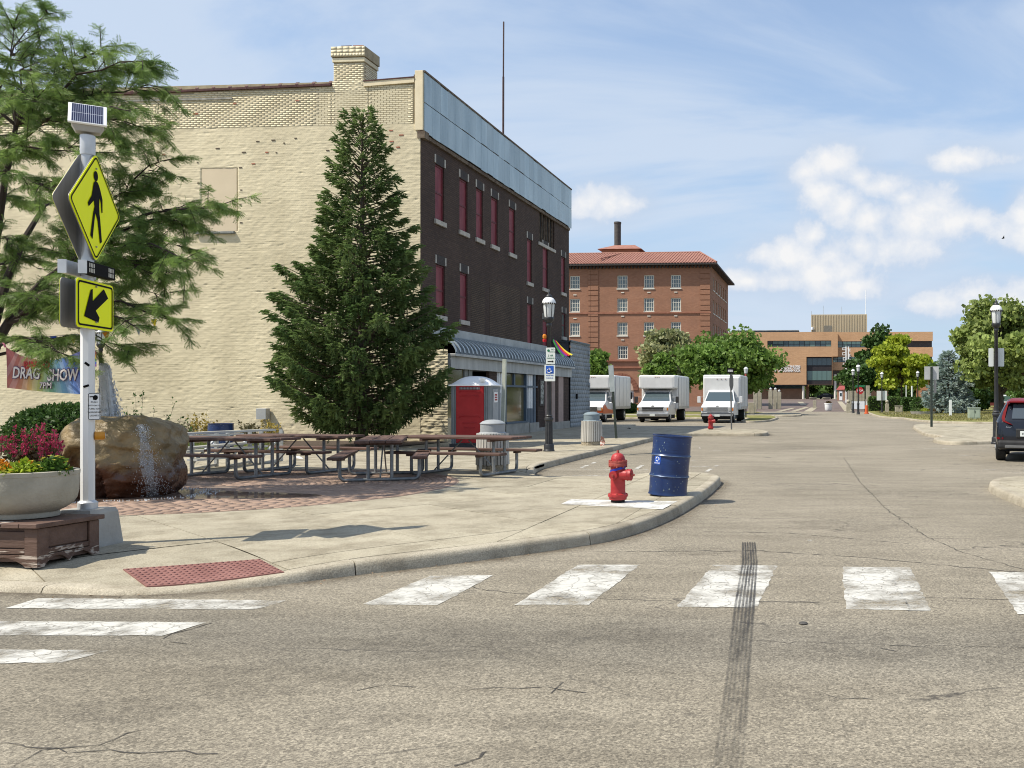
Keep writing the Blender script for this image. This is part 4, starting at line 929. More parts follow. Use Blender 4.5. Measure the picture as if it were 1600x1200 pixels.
# --- shop front under the curved awning
def sy(px): return AX(px, 620, XS).y
YS1 = 43.62
for (ya, yb) in ((YW + .05, fy(778)), (fy(778), fy(825)), (fy(825), YS1)):
    MB().box(XF + .001, XF + .12, ya + .02, yb - .02, 3.55, 4.0 - .03).build('sign_band', mat('pale_stone_band', (0.34, 0.36, 0.355), (0.47, 0.49, 0.475), scale=1.3, rough=0.7, detail=8), B)
prof = []
for i in range(9):
    t = i / 8 * math.pi / 2
    prof.append((XF + 0.12 + 1.02 * math.sin(t) * 1.0, 3.02 + 0.60 * math.cos(t)))
vs = [(x, y, z) for y in (YW + .1, YS1) for (x, z) in prof]
MB().add(vs, [(i, i + 1, 9 + i + 1, 9 + i) for i in range(8)]).build('awning', M_AWN, B, smooth=True)
n_r = 40
for k in range(n_r):
    y = YW + .14 + (YS1 - YW - .24) * k / (n_r - 1)
    if k == 0:
        rb = MB(); vs = []
        for (x, z) in prof: vs += [(x, -.045, z), (x, .045, z), (x + .012, .045, z + .05), (x + .012, -.045, z + .05)]
        rb.add(vs, [q for i in range(8) for q in ((4 * i + 3, 4 * i + 2, 4 * i + 6, 4 * i + 7), (4 * i, 4 * i + 3, 4 * i + 7, 4 * i + 4), (4 * i + 2, 4 * i + 1, 4 * i + 5, 4 * i + 6))])
        ro = rb.build('awning_rib', M_AWNR, B, world=False); rme = ro.data; bpy.data.objects.remove(ro)
    piece('awning_rib', rme, B, (0, y, 0))
MB().box(XF + .15, XS + .26, YW + .05, YS1, 2.93, 3.015).build('awning_gutter', M_ALU, B, bevel=.01)
y = YW + .06
while y < YS1 - .1:
    yb = min(y + 2.4, YS1); MB().box(XF + .2, XS + .10, y + .004, yb - .004, 2.53, 2.925).build('fascia_board', M_ALU, B); y = yb
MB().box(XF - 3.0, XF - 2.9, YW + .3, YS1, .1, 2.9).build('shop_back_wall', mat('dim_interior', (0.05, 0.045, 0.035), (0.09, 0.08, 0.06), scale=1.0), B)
def sbox(name, pa, pb, z0, z1, m, x0=-.10, x1=0.0, parent=None, **k):
    return MB().box(XS + x0, XS + x1, sy(pa), sy(pb), z0, z1).build(name, m, parent or B, **k)
sbox('shop_door', 738.5, 763, .14, 2.5, mat('dark_door', (0.02, 0.018, 0.016), (0.04, 0.035, 0.03), scale=3), -.7, -.6)
for (a, b) in ((726, 731), (732.5, 738)): sbox('post', a, b, .14, 2.53, mat('grey_post', (0.14, 0.15, 0.14), (0.22, 0.23, 0.21), scale=4))
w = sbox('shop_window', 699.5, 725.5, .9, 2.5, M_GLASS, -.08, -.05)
sbox('bulkhead', 699.5, 725.5, .13, .9, mat('yellow_stone', (0.36, 0.30, 0.19), (0.55, 0.47, 0.31), scale=5, bump=1.0, bscale=8), -.12, -.01)
sbox('brick_pier', 764.5, 776.5, .13, 2.53, M_BROWN, -.12, .0)
w = sbox('shop_window', 777, 790, .6, 2.5, glass('pale_glass', (0.25, 0.27, 0.28), 0.1), -.16, -.12)
for a in (777, 780.6, 784.2, 788): sbox('mullion', a, a + 1.9, .6, 2.52, M_WHITEP, -.12, -.04, w)
sbox('rail', 777, 790, 1.75, 1.85, M_WHITEP, -.10, -.035, w)
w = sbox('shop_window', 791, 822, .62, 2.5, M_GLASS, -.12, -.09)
sbox('transom', 790.5, 840, 1.98, 2.06, M_BLUEF, -.08, 0.0, w); sbox('sill', 790, 824, .55, .62, M_BLUEF, -.12, .05, w); sbox('mullion', 804, 806, 2.06, 2.52, M_BLUEF, -.1, -.02, w)
sbox('mullion', 790, 791.2, .6, 2.52, M_BLUEF, -.1, 0.01, w); sbox('mullion', 821.5, 824, .6, 2.52, M_BLUEF, -.1, 0.01, w)
w = sbox('shop_window', 824, 839, .5, 2.5, M_BLUEF, -.16, -.12)
for a in (825, 828.4, 831.6): sbox('mullion', a, a + 2.0, 1.12, 2.52, M_WHITEP, -.12, -.04, w)
for a in (826, 830, 834.5): sbox('mullion', a, a + 3.6, .35, 1.12 if a < 834 else 2.52, M_BLUEF, -.12, -.02, w)
sbox('bulkhead', 790, 826, .13, .55, M_CGREY, -.12, .03); sbox('bulkhead', 826, 840, .13, .52, M_CGREY, -.12, .07)
sbox('brick_pier', 840, 851, .28, 2.53, M_BROWN, -.12, .0); sbox('bulkhead', 840, 851, .13, .28, M_CGREY, -.12, .04)
p = sbox('notice_board', 842, 849, 1.22, 2.35, mat('dark_board_frame', (0.05, 0.04, 0.035), (0.08, 0.07, 0.06), scale=5), .0, .05)
sbox('poster', 843.2, 847.6, 1.3, 2.28, mat('faded_poster', (0.10, 0.10, 0.08), (0.42, 0.42, 0.37), scale=7, detail=2, lo=.45, hi=.55), .051, .056, p)
for (a, b) in ((851, 854.5), (861, 866), (871.5, 879)): sbox('pink_panel', a, b, .45, 2.53, M_PINK, -.08, .04)
for (a, b) in ((854.5, 861), (866, 871.5), (879, 888.5)): sbox('brick_pier', a, b, .3, 2.53, M_BROWN, -.12, .0)
sbox('bulkhead', 851, 888.5, .13, .46, M_CGREY, -.12, .06)

# --- grey painted annex beyond
M_GREYB = mat('grey_painted_brick', (0.22, 0.245, 0.26), (0.30, 0.325, 0.335), scale=0.9, rough=0.75, bump=0.5, bscale=14, detail=9)
XA, YA0 = XS + .03, 43.64
YA1 = AX(921, 600, XA).y; ZA = AX(892, 533, XA).z
AN = T('brick_annex', 'single storey grey painted brick annex at the far end of the shop front', 'building', (XA, YA0, 0))
MB().box(-30, XA - .014, YA0 + .26, YA1 - .02, .0, ZA - .3).build('core_wall', M_BLACK, AN)
V8, F8, A8 = [], [], []; r = 0; z = .13
while z < ZA - .05:
    y = YA0 - (.2 if r % 2 else 0)
    while y < YA1:
        a, b = max(y, YA0), min(y + .40, YA1); prot = RNG.uniform(-.0012, .0012) + (RNG.uniform(.0, .05) if b > YA1 - .05 else 0); k = len(V8); x1 = XA + prot
        for (xx, yy, zz) in ((XA - .012, a, z), (x1, a + .004, z + .004), (x1, b - .004, z + .004), (XA - .012, b, z), (XA - .012, a, z + .2), (x1, a + .004, z + .196), (x1, b - .004, z + .196), (XA - .012, b, z + .2)): V8.append((xx, yy, zz))
        F8.extend([[k + i for i in f] for f in ((4, 5, 6, 7), (0, 1, 5, 4), (1, 2, 6, 5), (2, 3, 7, 6), (0, 3, 2, 1))]); A8.extend([RNG.random()] * 5); y += .4
    z += .2; r += 1
stuff(np_mesh('brick_courses', V8, F8, mat('grey_painted_block', (0.22, 0.245, 0.26), (0.30, 0.325, 0.335), scale=0.9, rough=0.75, bump=0.5, bscale=14, detail=9, attr='tone', vary=.06), AN, A8))
MB().box(XA - 1.3, XA - .1, YA0 + .002, YA0 + .2, .0, ZA - .05).build('end_wall', mat('dark_slate_wall', (0.05, 0.055, 0.065), (0.075, 0.08, 0.09), scale=3), AN)
MB().box(XA - 1.4, XA + .04, YA0 - .04, YA1 + .02, ZA - .05, ZA + .03).build('coping', M_AWN, AN)
MB().box(XA + .0, XA + .07, YA0 + .9, YA0 + 1.05, 1.5, 1.75).build('meter_box', M_BLACK, AN)

# ================================================================== red brick block with tiled roof
YR = 130.0
def rx(px): return AY(px, 600, YR).x
def rz(py): return AY(1000, py, YR).z
XR0, XR1 = rx(800), rx(1110); YR1 = AX(1137.5, 500, XR1).y
M_RED = brickmat('orange_red_brick', (0.30, 0.145, 0.088), (0.36, 0.18, 0.11), (0.28, 0.155, 0.105), 0.4, 0.13, .02, 'X', (.86, 1.1), .3, .2)
M_REDY = brickmat('orange_red_brick_side', (0.30, 0.145, 0.088), (0.36, 0.18, 0.11), (0.28, 0.155, 0.105), 0.4, 0.13, .02, 'Y', (.86, 1.1), .3, .2)
M_TILE = mat('red_clay_roof_tile', (0.25, 0.108, 0.076), (0.34, 0.162, 0.118), scale=1.5, rough=0.7, detail=8)
M_EAVE = mat('dark_eave', (0.035, 0.03, 0.028), (0.06, 0.05, 0.045), scale=3)
M_WFRAME = mat('cream_window_frame', (0.60, 0.58, 0.50), (0.68, 0.66, 0.58), scale=3, rough=.5)
M_WGLASS = glass('old_window_glass', (0.10, 0.13, 0.135), .12)
M_WGLASSD = glass('dark_window_glass', (0.025, 0.03, 0.032), .08)
RB = T('brick_block', 'tall orange red brick block with hipped clay tile roof and smokestack behind the trucks', 'building', ((XR0 + XR1) / 2, YR, 0))
cols = [(800, 817), (845, 861), (890.5, 906), (964.5, 980.5), (1006, 1022), (1048, 1064)]
rows = [(430, 450.5), (466, 487), (503.5, 524)]
wl = [(rx(a), rx(b), rz(d), rz(c)) for (a, b) in cols for (c, d) in rows] + [(rx(965), rx(981), rz(561), rz(540))]
arch = (rx(951), rx(990), 0.05, rz(610))
zt = rz(416)
wall_open((0, YR, 0), (1, 0, 0), (0, -1, 0), XR0, XR1, 0, zt, wl + [arch], .3).build('front_wall', M_RED, RB)
def facade_window(par, org, u, n, a, b, c, d, mg, nx=4, nz=3, fr=.13, dep=.22):
    """frame + pane + glazing bars of one window in the wall plane"""
    org = Vector(org); u = Vector(u); n = Vector(n)
    def bx(mb, s0, s1, z0, z1, d0, d1):
        c8 = [org + u * s + Vector((0, 0, z)) - n * dd for dd in (d0, d1) for z in (z0, z1) for s in (s0, s1)]
        mb.add(c8, [(0, 1, 3, 2), (5, 4, 6, 7), (4, 0, 2, 6), (1, 5, 7, 3), (2, 3, 7, 6), (4, 5, 1, 0)])
    mb = MB(); bx(mb, a, a + fr, c, d, dep - .1, dep); bx(mb, b - fr, b, c, d, dep - .1, dep); bx(mb, a + fr, b - fr, d - fr, d, dep - .1, dep); bx(mb, a + fr, b - fr, c, c + fr, dep - .1, dep)
    for i in range(1, nx): s = a + (b - a) * i / nx; bx(mb, s - .035, s + .035, c + fr, d - fr, dep - .06, dep - .002)
    for j in range(1, nz): z = c + (d - c) * j / nz; bx(mb, a + fr, b - fr, z - .03, z + .03, dep - .05, dep - .004)
    w = mb.build('window', M_WFRAME, par)
    mb = MB(); bx(mb, a, b, c, d, dep + .004, dep + .03); mb.build('pane', mg, w)
    mb = MB(); bx(mb, a - .08, b + .08, c - .16, c - .003, -.10, .05); mb.build('sill', M_WFRAME, w)
    return w
for i, (a, b, c, d) in enumerate(wl): facade_window(RB, (0, YR, 0), (1, 0, 0), (0, -1, 0), a, b, c, d, M_WGLASSD if i == len(wl) - 1 else M_WGLASS)
# side wall with its windows in shade
sw = []
for k in range(6):
    y0 = YR + 3.0 + k * (YR1 - YR - 4.5) / 6
    for (c, d) in rows: sw.append((y0, y0 + 1.45, rz(d), rz(c)))
wall_open((XR1, 0, 0), (0, 1, 0), (1, 0, 0), YR, YR1, 0, zt, sw, .3).build('side_wall', M_REDY, RB)
for s in sw: facade_window(RB, (XR1, 0, 0), (0, 1, 0), (1, 0, 0), *s, M_WGLASSD, 2, 3)
MB().box(XR0, XR1 - .35, YR + .35, YR1, 0, zt).build('core_wall', M_BLACK, RB)
for z, h, pr in ((rz(489), .22, .12), (rz(563), .3, .25), (rz(574), .25, .15)): MB().box(XR0, XR1 + pr, YR - pr, YR + .1, z - h / 2, z + h / 2).build('string_course', mat('red_string_course', (0.25, 0.10, 0.06), (0.33, 0.145, 0.09), scale=2), RB)
for (a, b) in ((919, 922.5), (922.8, 935), (1094, 1109.5)):
    z = rz(575)
    while z < zt - 1.0: MB().box(rx(a), rx(b), YR - .10, YR + .05, z, z + .62).build('quoin', M_RED, RB); z += .74
for (px, rows_) in ((973, (457, 494, 531)), (1014, (457, 494)), (1056, (457, 494)), (898.5, (460, 497))):
    for yy in rows_: MB().box(rx(px - 2.5), rx(px + 2.5), YR - .07, YR, rz(yy + .7), rz(yy - .7)).build('stone_keyblock', M_WFRAME, RB)
dn = MB(); x = XR0
while x < XR1: dn.box(x, x + .22, YR - .45, YR, zt - .30, zt + .04); x += .5
dn.build('dentils', M_EAVE, RB)
ov = 1.0; zr = rz(393.5); xr = rx(1083)
half = (YR1 - YR) / 2
e = [(XR0, YR - ov, zt), (XR1 + ov, YR - ov, zt), (XR1 + ov, YR1 + ov, zt), (XR0, YR1 + ov, zt)]
MB().box(XR0, XR1 + ov, YR - ov, YR1 + ov, zt + .04, zt + .28).build('eave', M_EAVE, RB)
zt2 = zt + .29; ry = YR + 7.5
rf = MB(); rf.add([(XR0, YR - ov, zt2), (XR1 + ov, YR - ov, zt2), (xr, ry, zr + 1.0), (XR0, ry, zr + 1.0), (XR1 + ov, YR1 + ov, zt2), (xr, YR1 - 7.5, zr + 1.0), (XR0, YR1 - 7.5, zr + 1), (XR0, YR1 + ov, zt2)], [(0, 1, 2, 3), (1, 4, 5, 2), (3, 2, 5, 6), (4, 7, 6, 5)])
roof = rf.build('roof', M_TILE, RB)
tl = MB(); x = XR0 + .2                                    # rows of barrel tiles on the slope towards the street
nrm = Vector((0, -(zr + 1.0 - zt2), ry - YR + ov)).normalized()
while x < XR1 + ov - .1:
    top = 1.0 if x < xr else max(.02, 1 - (x - xr) / (XR1 + ov - xr))
    p0 = Vector((x, YR - ov - .05, zt2)); p1 = Vector((x, YR - ov + (ry - YR + ov) * top, zt2 + (zr + 1 - zt2) * top))
    tl.bar(p0 + nrm * .03, p1 + nrm * .03, .20, .07, up=nrm); x += .42
stuff(tl.build('tile_rows', M_TILE, roof))
ridge = MB(); ridge.tube([(XR0, ry, zr + 1.03), (xr, ry, zr + 1.03), (XR1 + ov, YR - ov, zt2 + .05)], .14, 6).build('ridge_tiles', M_TILE, roof)
MB().bar((rx(935), YR - ov + 2, zt2 + 1.0), (rx(953), ry, zr + 1.0), .25, .15).build('hip_tiles', M_TILE, roof)
pa, pb = AY(938, 390, YR + 11).x, AY(1006, 390, YR + 11).x; zp = AY(960, 392, YR + 11).z
MB().box(pa + .6, pb - .6, YR + 9.6, YR + 16, zt, zp).build('penthouse', M_RED, RB)
zp2 = AY(960, 381.5, YR + 11).z
MB().add([(pa, YR + 9, zp), (pb, YR + 9, zp), (pb, YR + 17, zp), (pa, YR + 17, zp), (pa + 2, YR + 12, zp2), (pb - 1.6, YR + 12, zp2), (pb - 1.6, YR + 14, zp2), (pa + 2, YR + 14, zp2)], [(0, 1, 5, 4), (1, 2, 6, 5), (2, 3, 7, 6), (3, 0, 4, 7), (4, 5, 6, 7), (0, 3, 2, 1)]).build('penthouse_roof', M_TILE, RB)
sx0, sx1 = AY(959.8, 360, YR + 14).x, AY(970.2, 360, YR + 14).x; szt = AY(965, 347, YR + 14).z
MB().lathe([((sx1 - sx0) / 2, zp2 - 1), ((sx1 - sx0) / 2, szt - .3), ((sx1 - sx0) / 2 + .05, szt - .3), ((sx1 - sx0) / 2 + .05, szt)], 16, ((sx0 + sx1) / 2, YR + 14, 0)).build('smokestack', mat('dark_stack', (0.055, 0.05, 0.048), (0.085, 0.078, 0.072), scale=2), RB, smooth=True)
# arched entrance filled with pink panel over white
ax, aw = (arch[0] + arch[1]) / 2, (arch[1] - arch[0]) / 2; az0 = rz(610)
MB().add([(arch[0], YR + .28, .05), (arch[1], YR + .28, .05), (arch[1], YR + .28, az0), (arch[0], YR + .28, az0)], [(0, 1, 2, 3)]).build('arch_panel', M_WHITEP, RB)
MB().plate([(-aw, 0)] + [(aw * math.cos(t) * -1, aw * math.sin(t)) for t in np.linspace(.1, math.pi - .1, 14)] + [(aw, 0)], (ax, YR - .02, az0), (1, 0, 0), (0, 0, 1), .05).build('arch_infill', mat('pink_arch_infill', (0.46, 0.33, 0.25), (0.52, 0.38, 0.30), scale=2), RB)
am = MB()
for k in range(15):
    t0, t1 = math.pi * k / 15, math.pi * (k + .93) / 15; r0, r1 = aw, aw + .65
    am.add([(ax - r * math.cos(t), yy, az0 + r * math.sin(t)) for yy in (YR - .12, YR) for (r, t) in ((r0, t0), (r1, t0), (r1, t1), (r0, t1))], [(0, 1, 2, 3), (0, 4, 5, 1), (1, 5, 6, 2), (2, 6, 7, 3), (3, 7, 4, 0)])
am.build('arch_voussoirs', mat('dark_red_brick', (0.19, 0.075, 0.045), (0.25, 0.10, 0.06), scale=3), RB)
MB().box(rx(985), rx(987.5), YR - .35, YR + .1, rz(623.5), rz(613)).build('wall_lantern', M_BLACK, RB)

# ================================================================== civic building closing the street
YC = 235.0
def cx(px): return AY(px, 600, YC).x
def cz(py): return AY(1290, py, YC).z
GZC = gz(YC)
M_TAN = brickmat('tan_orange_brick', (0.50, 0.295, 0.16), (0.57, 0.345, 0.19), (0.44, 0.28, 0.17), 0.8, 0.26, .03, 'X', (.9, 1.08), .2, .15)
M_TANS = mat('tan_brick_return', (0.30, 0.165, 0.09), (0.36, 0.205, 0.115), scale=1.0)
M_BEIGE = mat('ribbed_beige_concrete', (0.46, 0.385, 0.265), (0.53, 0.445, 0.31), scale=1.0, rough=.9, stretch=(3, 3, .2))
M_DGL = glass('tinted_glass', (0.03, 0.06, 0.07), .08)
M_GGL = glass('green_tinted_glass', (0.09, 0.155, 0.14), .12)
M_DARK = mat('dark_bronze_panel', (0.018, 0.015, 0.018), (0.028, 0.024, 0.027), scale=2, rough=.5)
M_COLM = mat('pale_column', (0.58, 0.55, 0.48), (0.66, 0.63, 0.56), scale=3)
CB = T('civic_building', 'long tan brick civic building with beige rooftop tower closing the far end of the street', 'building', (cx(1290), YC, GZC))
xs0, xs1, xs2 = cx(1100), cx(1309), cx(1461)
ztop = cz(518.5)
band1 = (cx(1199), cx(1300), cz(541.5), cz(532)); gl = (cx(1260), xs1 - .001, cz(600.5), cz(557.5))
wall_open((0, YC, 0), (1, 0, 0), (0, -1, 0), xs0, cx(1300.5), cz(601), ztop, [(band1[0], band1[1] - .2, band1[2], band1[3]), (cx(1260), cx(1300), cz(600.9), cz(557.5))], .8).build('brick_wall', M_TAN, CB)
MB().box(cx(1300.5), xs1, YC, YC + 6, cz(557), ztop).build('brick_wall', M_TAN, CB)
YC2 = YC + 5.0
MB().box(xs1, xs2, YC2, YC2 + .4, cz(531.5), cz(517)).build('brick_wall', M_TAN, CB)
MB().box(xs1, xs2, YC2, YC2 + .4, cz(556.5), cz(541.5)).build('brick_wall', M_TAN, CB)
MB().box(xs1 - 1.2, xs2, YC + 2, YC2 + .4, cz(578), cz(565.5)).build('brick_wall', M_TAN, CB)
MB().box(xs1 + .4, cx(1321), YC + 3, YC2 + .4, cz(601), cz(592)).build('brick_wall', M_TAN, CB)
MB().box(xs0, xs2, YC2 + 2.0, YC2 + 14, cz(601), cz(520)).build('core_wall', M_DARK, CB)
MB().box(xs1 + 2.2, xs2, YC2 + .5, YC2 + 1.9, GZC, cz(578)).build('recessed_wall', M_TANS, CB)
def ribbon(name, a, b, z0, z1, y, n, zsplit, pal):
    w = MB().box(a, b, y + .45, y + .5, z0, z1).build(name, M_DARK, CB)
    for i in range(n):
        p, q = a + (b - a) * i / n, a + (b - a) * (i + 1) / n
        MB().box(p + .06, q - .06, y + .38, y + .44, zsplit, z1 - .05).build('upper_pane', M_GGL if pal[i % len(pal)] else M_DGL, w)
        MB().box(p + .06, q - .06, y + .38, y + .44, z0 + .05, zsplit - .08).build('lower_pane', M_DGL if RNG.random() < .7 else M_GGL, w)
ribbon('ribbon_window', band1[0], band1[1] - .2, band1[2], band1[3], YC, 12, cz(537), [0, 1, 1])
ribbon('ribbon_window', xs1 + .1, xs2 - 8, cz(541.5), cz(531.5), YC2 - .3, 14, cz(536), [1])
ribbon('ribbon_window', xs1 - 1.1, xs2 - 10, cz(565.5), cz(556.5), YC2 - .6, 14, cz(560.5), [1])
g1 = MB().box(cx(1260), cx(1301), YC + .85, YC + 1.0, cz(600.5), cz(557.5)).build('glazed_hall', M_DARK, CB)
for (za, zb_, m_) in ((cz(570.5), cz(559.5), M_DGL), (cz(594), cz(579.5), M_GGL)):
    for i in range(5):
        p = cx(1261.5) + (cx(1300) - cx(1261.5)) * i / 5; q = cx(1261.5) + (cx(1300) - cx(1261.5)) * (i + .92) / 5
        MB().box(p, q, YC + .78, YC + .84, za, zb_).build('pane', m_, g1)
MB().box(xs0, cx(1261), YC + .2, YC + 14, cz(602.5), cz(601) - .003).build('soffit', M_DARK, CB)
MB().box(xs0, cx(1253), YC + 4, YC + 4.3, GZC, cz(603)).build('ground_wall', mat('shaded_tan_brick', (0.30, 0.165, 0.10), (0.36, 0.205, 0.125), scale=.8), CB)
MB().box(xs0, cx(1253), YC + 3.9, YC + 3.98, cz(607), cz(602.6)).build('clerestory', M_DGL, CB)
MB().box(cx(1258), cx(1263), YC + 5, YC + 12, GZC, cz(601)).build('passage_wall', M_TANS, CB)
for px in (1255, 1305): MB().lathe([(.32, 0), (.32, cz(601) - GZC + (2.6 if px > 1300 else 0))], 12, (cx(px), YC + .8, GZC)).build('column', M_COLM, CB, smooth=True)
for px in (1329, 1360): MB().lathe([(.3, 0), (.3, cz(578) - GZC)], 10, (cx(px), YC + 3, GZC)).build('column', M_COLM, CB, smooth=True)
tw = MB().box(cx(1266.5), cx(1356.5), YC + 8, YC + 22, ztop, cz(487)).build('tower', M_BEIGE, CB)
rb = MB(); x = cx(1267)
while x < cx(1356): rb.box(x, x + .16, YC + 7.9, YC + 8, ztop, cz(487.6)); x += .42
stuff(rb.build('tower_ribs', M_BEIGE, tw))
MB().box(cx(1287.5), cx(1300), YC + 7.85, YC + 7.95, cz(518), cz(505)).build('louvre', mat('grey_louvre', (0.17, 0.16, 0.13), (0.22, 0.2, 0.165), scale=2), tw)
MB().lathe([(.3, 0), (.34, .35), (.3, .7)], 8, (cx(1268.5), YC + 7.6, cz(512))).build('siren', M_WHITEP, tw)
for px, top, r in ((1355, 447, .09), (1286, 472, .05), (1316, 474, .05), (1267, 481, .05)): MB().tube([(cx(px), YC + 9, cz(489)), (cx(px), YC + 9, cz(top))], r, 6).build('antenna', M_WHITEP if r > .06 else M_ALU, tw)
MB().box(cx(1138), cx(1245), YC + 10, YC + 20, ztop, cz(512)).build('plant_room', mat('grey_metal_cladding', (0.17, 0.185, 0.19), (0.225, 0.24, 0.245), scale=1), CB)
MB().box(cx(1137), cx(1246), YC + 9.6, YC + 20, cz(512) + .003, cz(511)).build('plant_roof', M_ALU, CB)
MB().box(cx(1408), cx(1418), YC + 10, YC + 14, cz(517), cz(515.5)).build('roof_vent', M_DARK, CB)
for i, s in enumerate(('MIDDLETOWN CITY BUILDING', 'MUNICIPAL COURT', 'AT ONE DONHAM PLAZA')):
    text(s, .70, M_WHITEP, CB, (cx(1250.5), YC - .06, cz(572.3 + i * 3.55)), (R(90), 0, 0), .04, align='RIGHT', sx=.80, bold=.022)
# ================================================================== TREES AND PLANTS
def leafmat(name, c1, c2, trans=0.3, rough=0.55, vary=0.35):
    return mat(name, c1, c2, scale=1.3, rough=rough, attr='tone', vary=vary, trans=trans, detail=3, spec=0.3)
M_BARK = mat('grey_brown_bark', (0.055, 0.043, 0.033), (0.11, 0.088, 0.068), scale=7, rough=0.9, bump=0.8, bscale=22, stretch=(1, 1, .25))
QV = [(0, -.5, 0), (1, -.35, .12), (1, .35, .12), (0, .5, 0)]
LEAFV = [(0, 0, 0), (.5, -.33, .05), (1, 0, -.06), (.5, .33, .05)]; LEAFF = [(0, 1, 2, 3)]
def rand_dirs(n, rng):
    v = rng.normal(size=(n, 3)); return v / np.linalg.norm(v, axis=1, keepdims=True)
def bushy(name, label, cat, base, height, clear, rx_, ry_, m_leaf, nclump, nleaf, size, seed, group=None, trunk_r=.16, lean=0.0, top_bias=0.0, clump=.30, droop=0.2, layered=False, parts=('trunk', 'crown')):
    """broadleaf tree: tapered trunk, limbs, and leaf-sized faces gathered in clumps through the crown"""
    rng = np.random.default_rng(seed); base = Vector(base)
    t = T(name, label, cat, base, 0, group)
    ch = height - clear; c0 = np.array([base.x + lean, base.y, base.z + clear + ch * .5])
    d = rand_dirs(nclump, rng); rad = rng.random(nclump) ** .45 * .84
    zz = d[:, 2] * rad; w = 1 - .42 * np.clip(zz, 0, 1) * (1 + top_bias)
    P = c0 + np.stack([d[:, 0] * rad * rx_ * w, d[:, 1] * rad * ry_ * w, zz * ch * .5], 1)
    cr = clump * (rx_ + ch / 2) / 2 * (.65 + .7 * rng.random(nclump))
    if layered: P[:, 2] = c0[2] + np.round((P[:, 2] - c0[2]) / (ch / 6)) * ch / 6 + rng.normal(size=nclump) * .08
    ci = rng.integers(0, nclump, nleaf); ld = rand_dirs(nleaf, rng); lr = rng.random(nleaf) ** .5
    off = ld * lr[:, None] * cr[ci][:, None] * np.array([1.1, 1.1, .55 if layered else .72])
    LP = P[ci] + off
    dirs = rng.normal(size=(nleaf, 3)) + ld * .7 + np.array([0, 0, -droop]); S = size * (.6 + .8 * rng.random(nleaf))
    V, F, A = scatter(QV if size > .12 else LEAFV, LEAFF, LP, rot_from(dirs, rng.random(nleaf) * 6.28), S, np.clip(rng.random(nclump)[ci] * .5 + rng.random(nleaf) * .5, 0, 1))
    np_mesh(parts[1], V, F, m_leaf, t, A)
    mb = MB(); top = Vector((base.x + lean * .6, base.y, base.z + clear + ch * .62)); k = Vector((base.x + lean * .2, base.y, base.z + clear * .9))
    mb.tube([base - Vector((0, 0, .1)), base + Vector((0, 0, .12)), k, top], [trunk_r * 1.5, trunk_r * 1.1, trunk_r * .8, trunk_r * .2], 9)
    for i in range(min(nclump, 16)):
        q = Vector(P[i]); s = k.lerp(top, rng.random() * .6); m_ = s.lerp(q, .5) + Vector((0, 0, .15 * (q - s).length * .4))
        mb.tube([s, m_, q], [trunk_r * .42, trunk_r * .26, trunk_r * .07], 6)
    mb.build(parts[0], M_BARK, t, smooth=True)
    return t
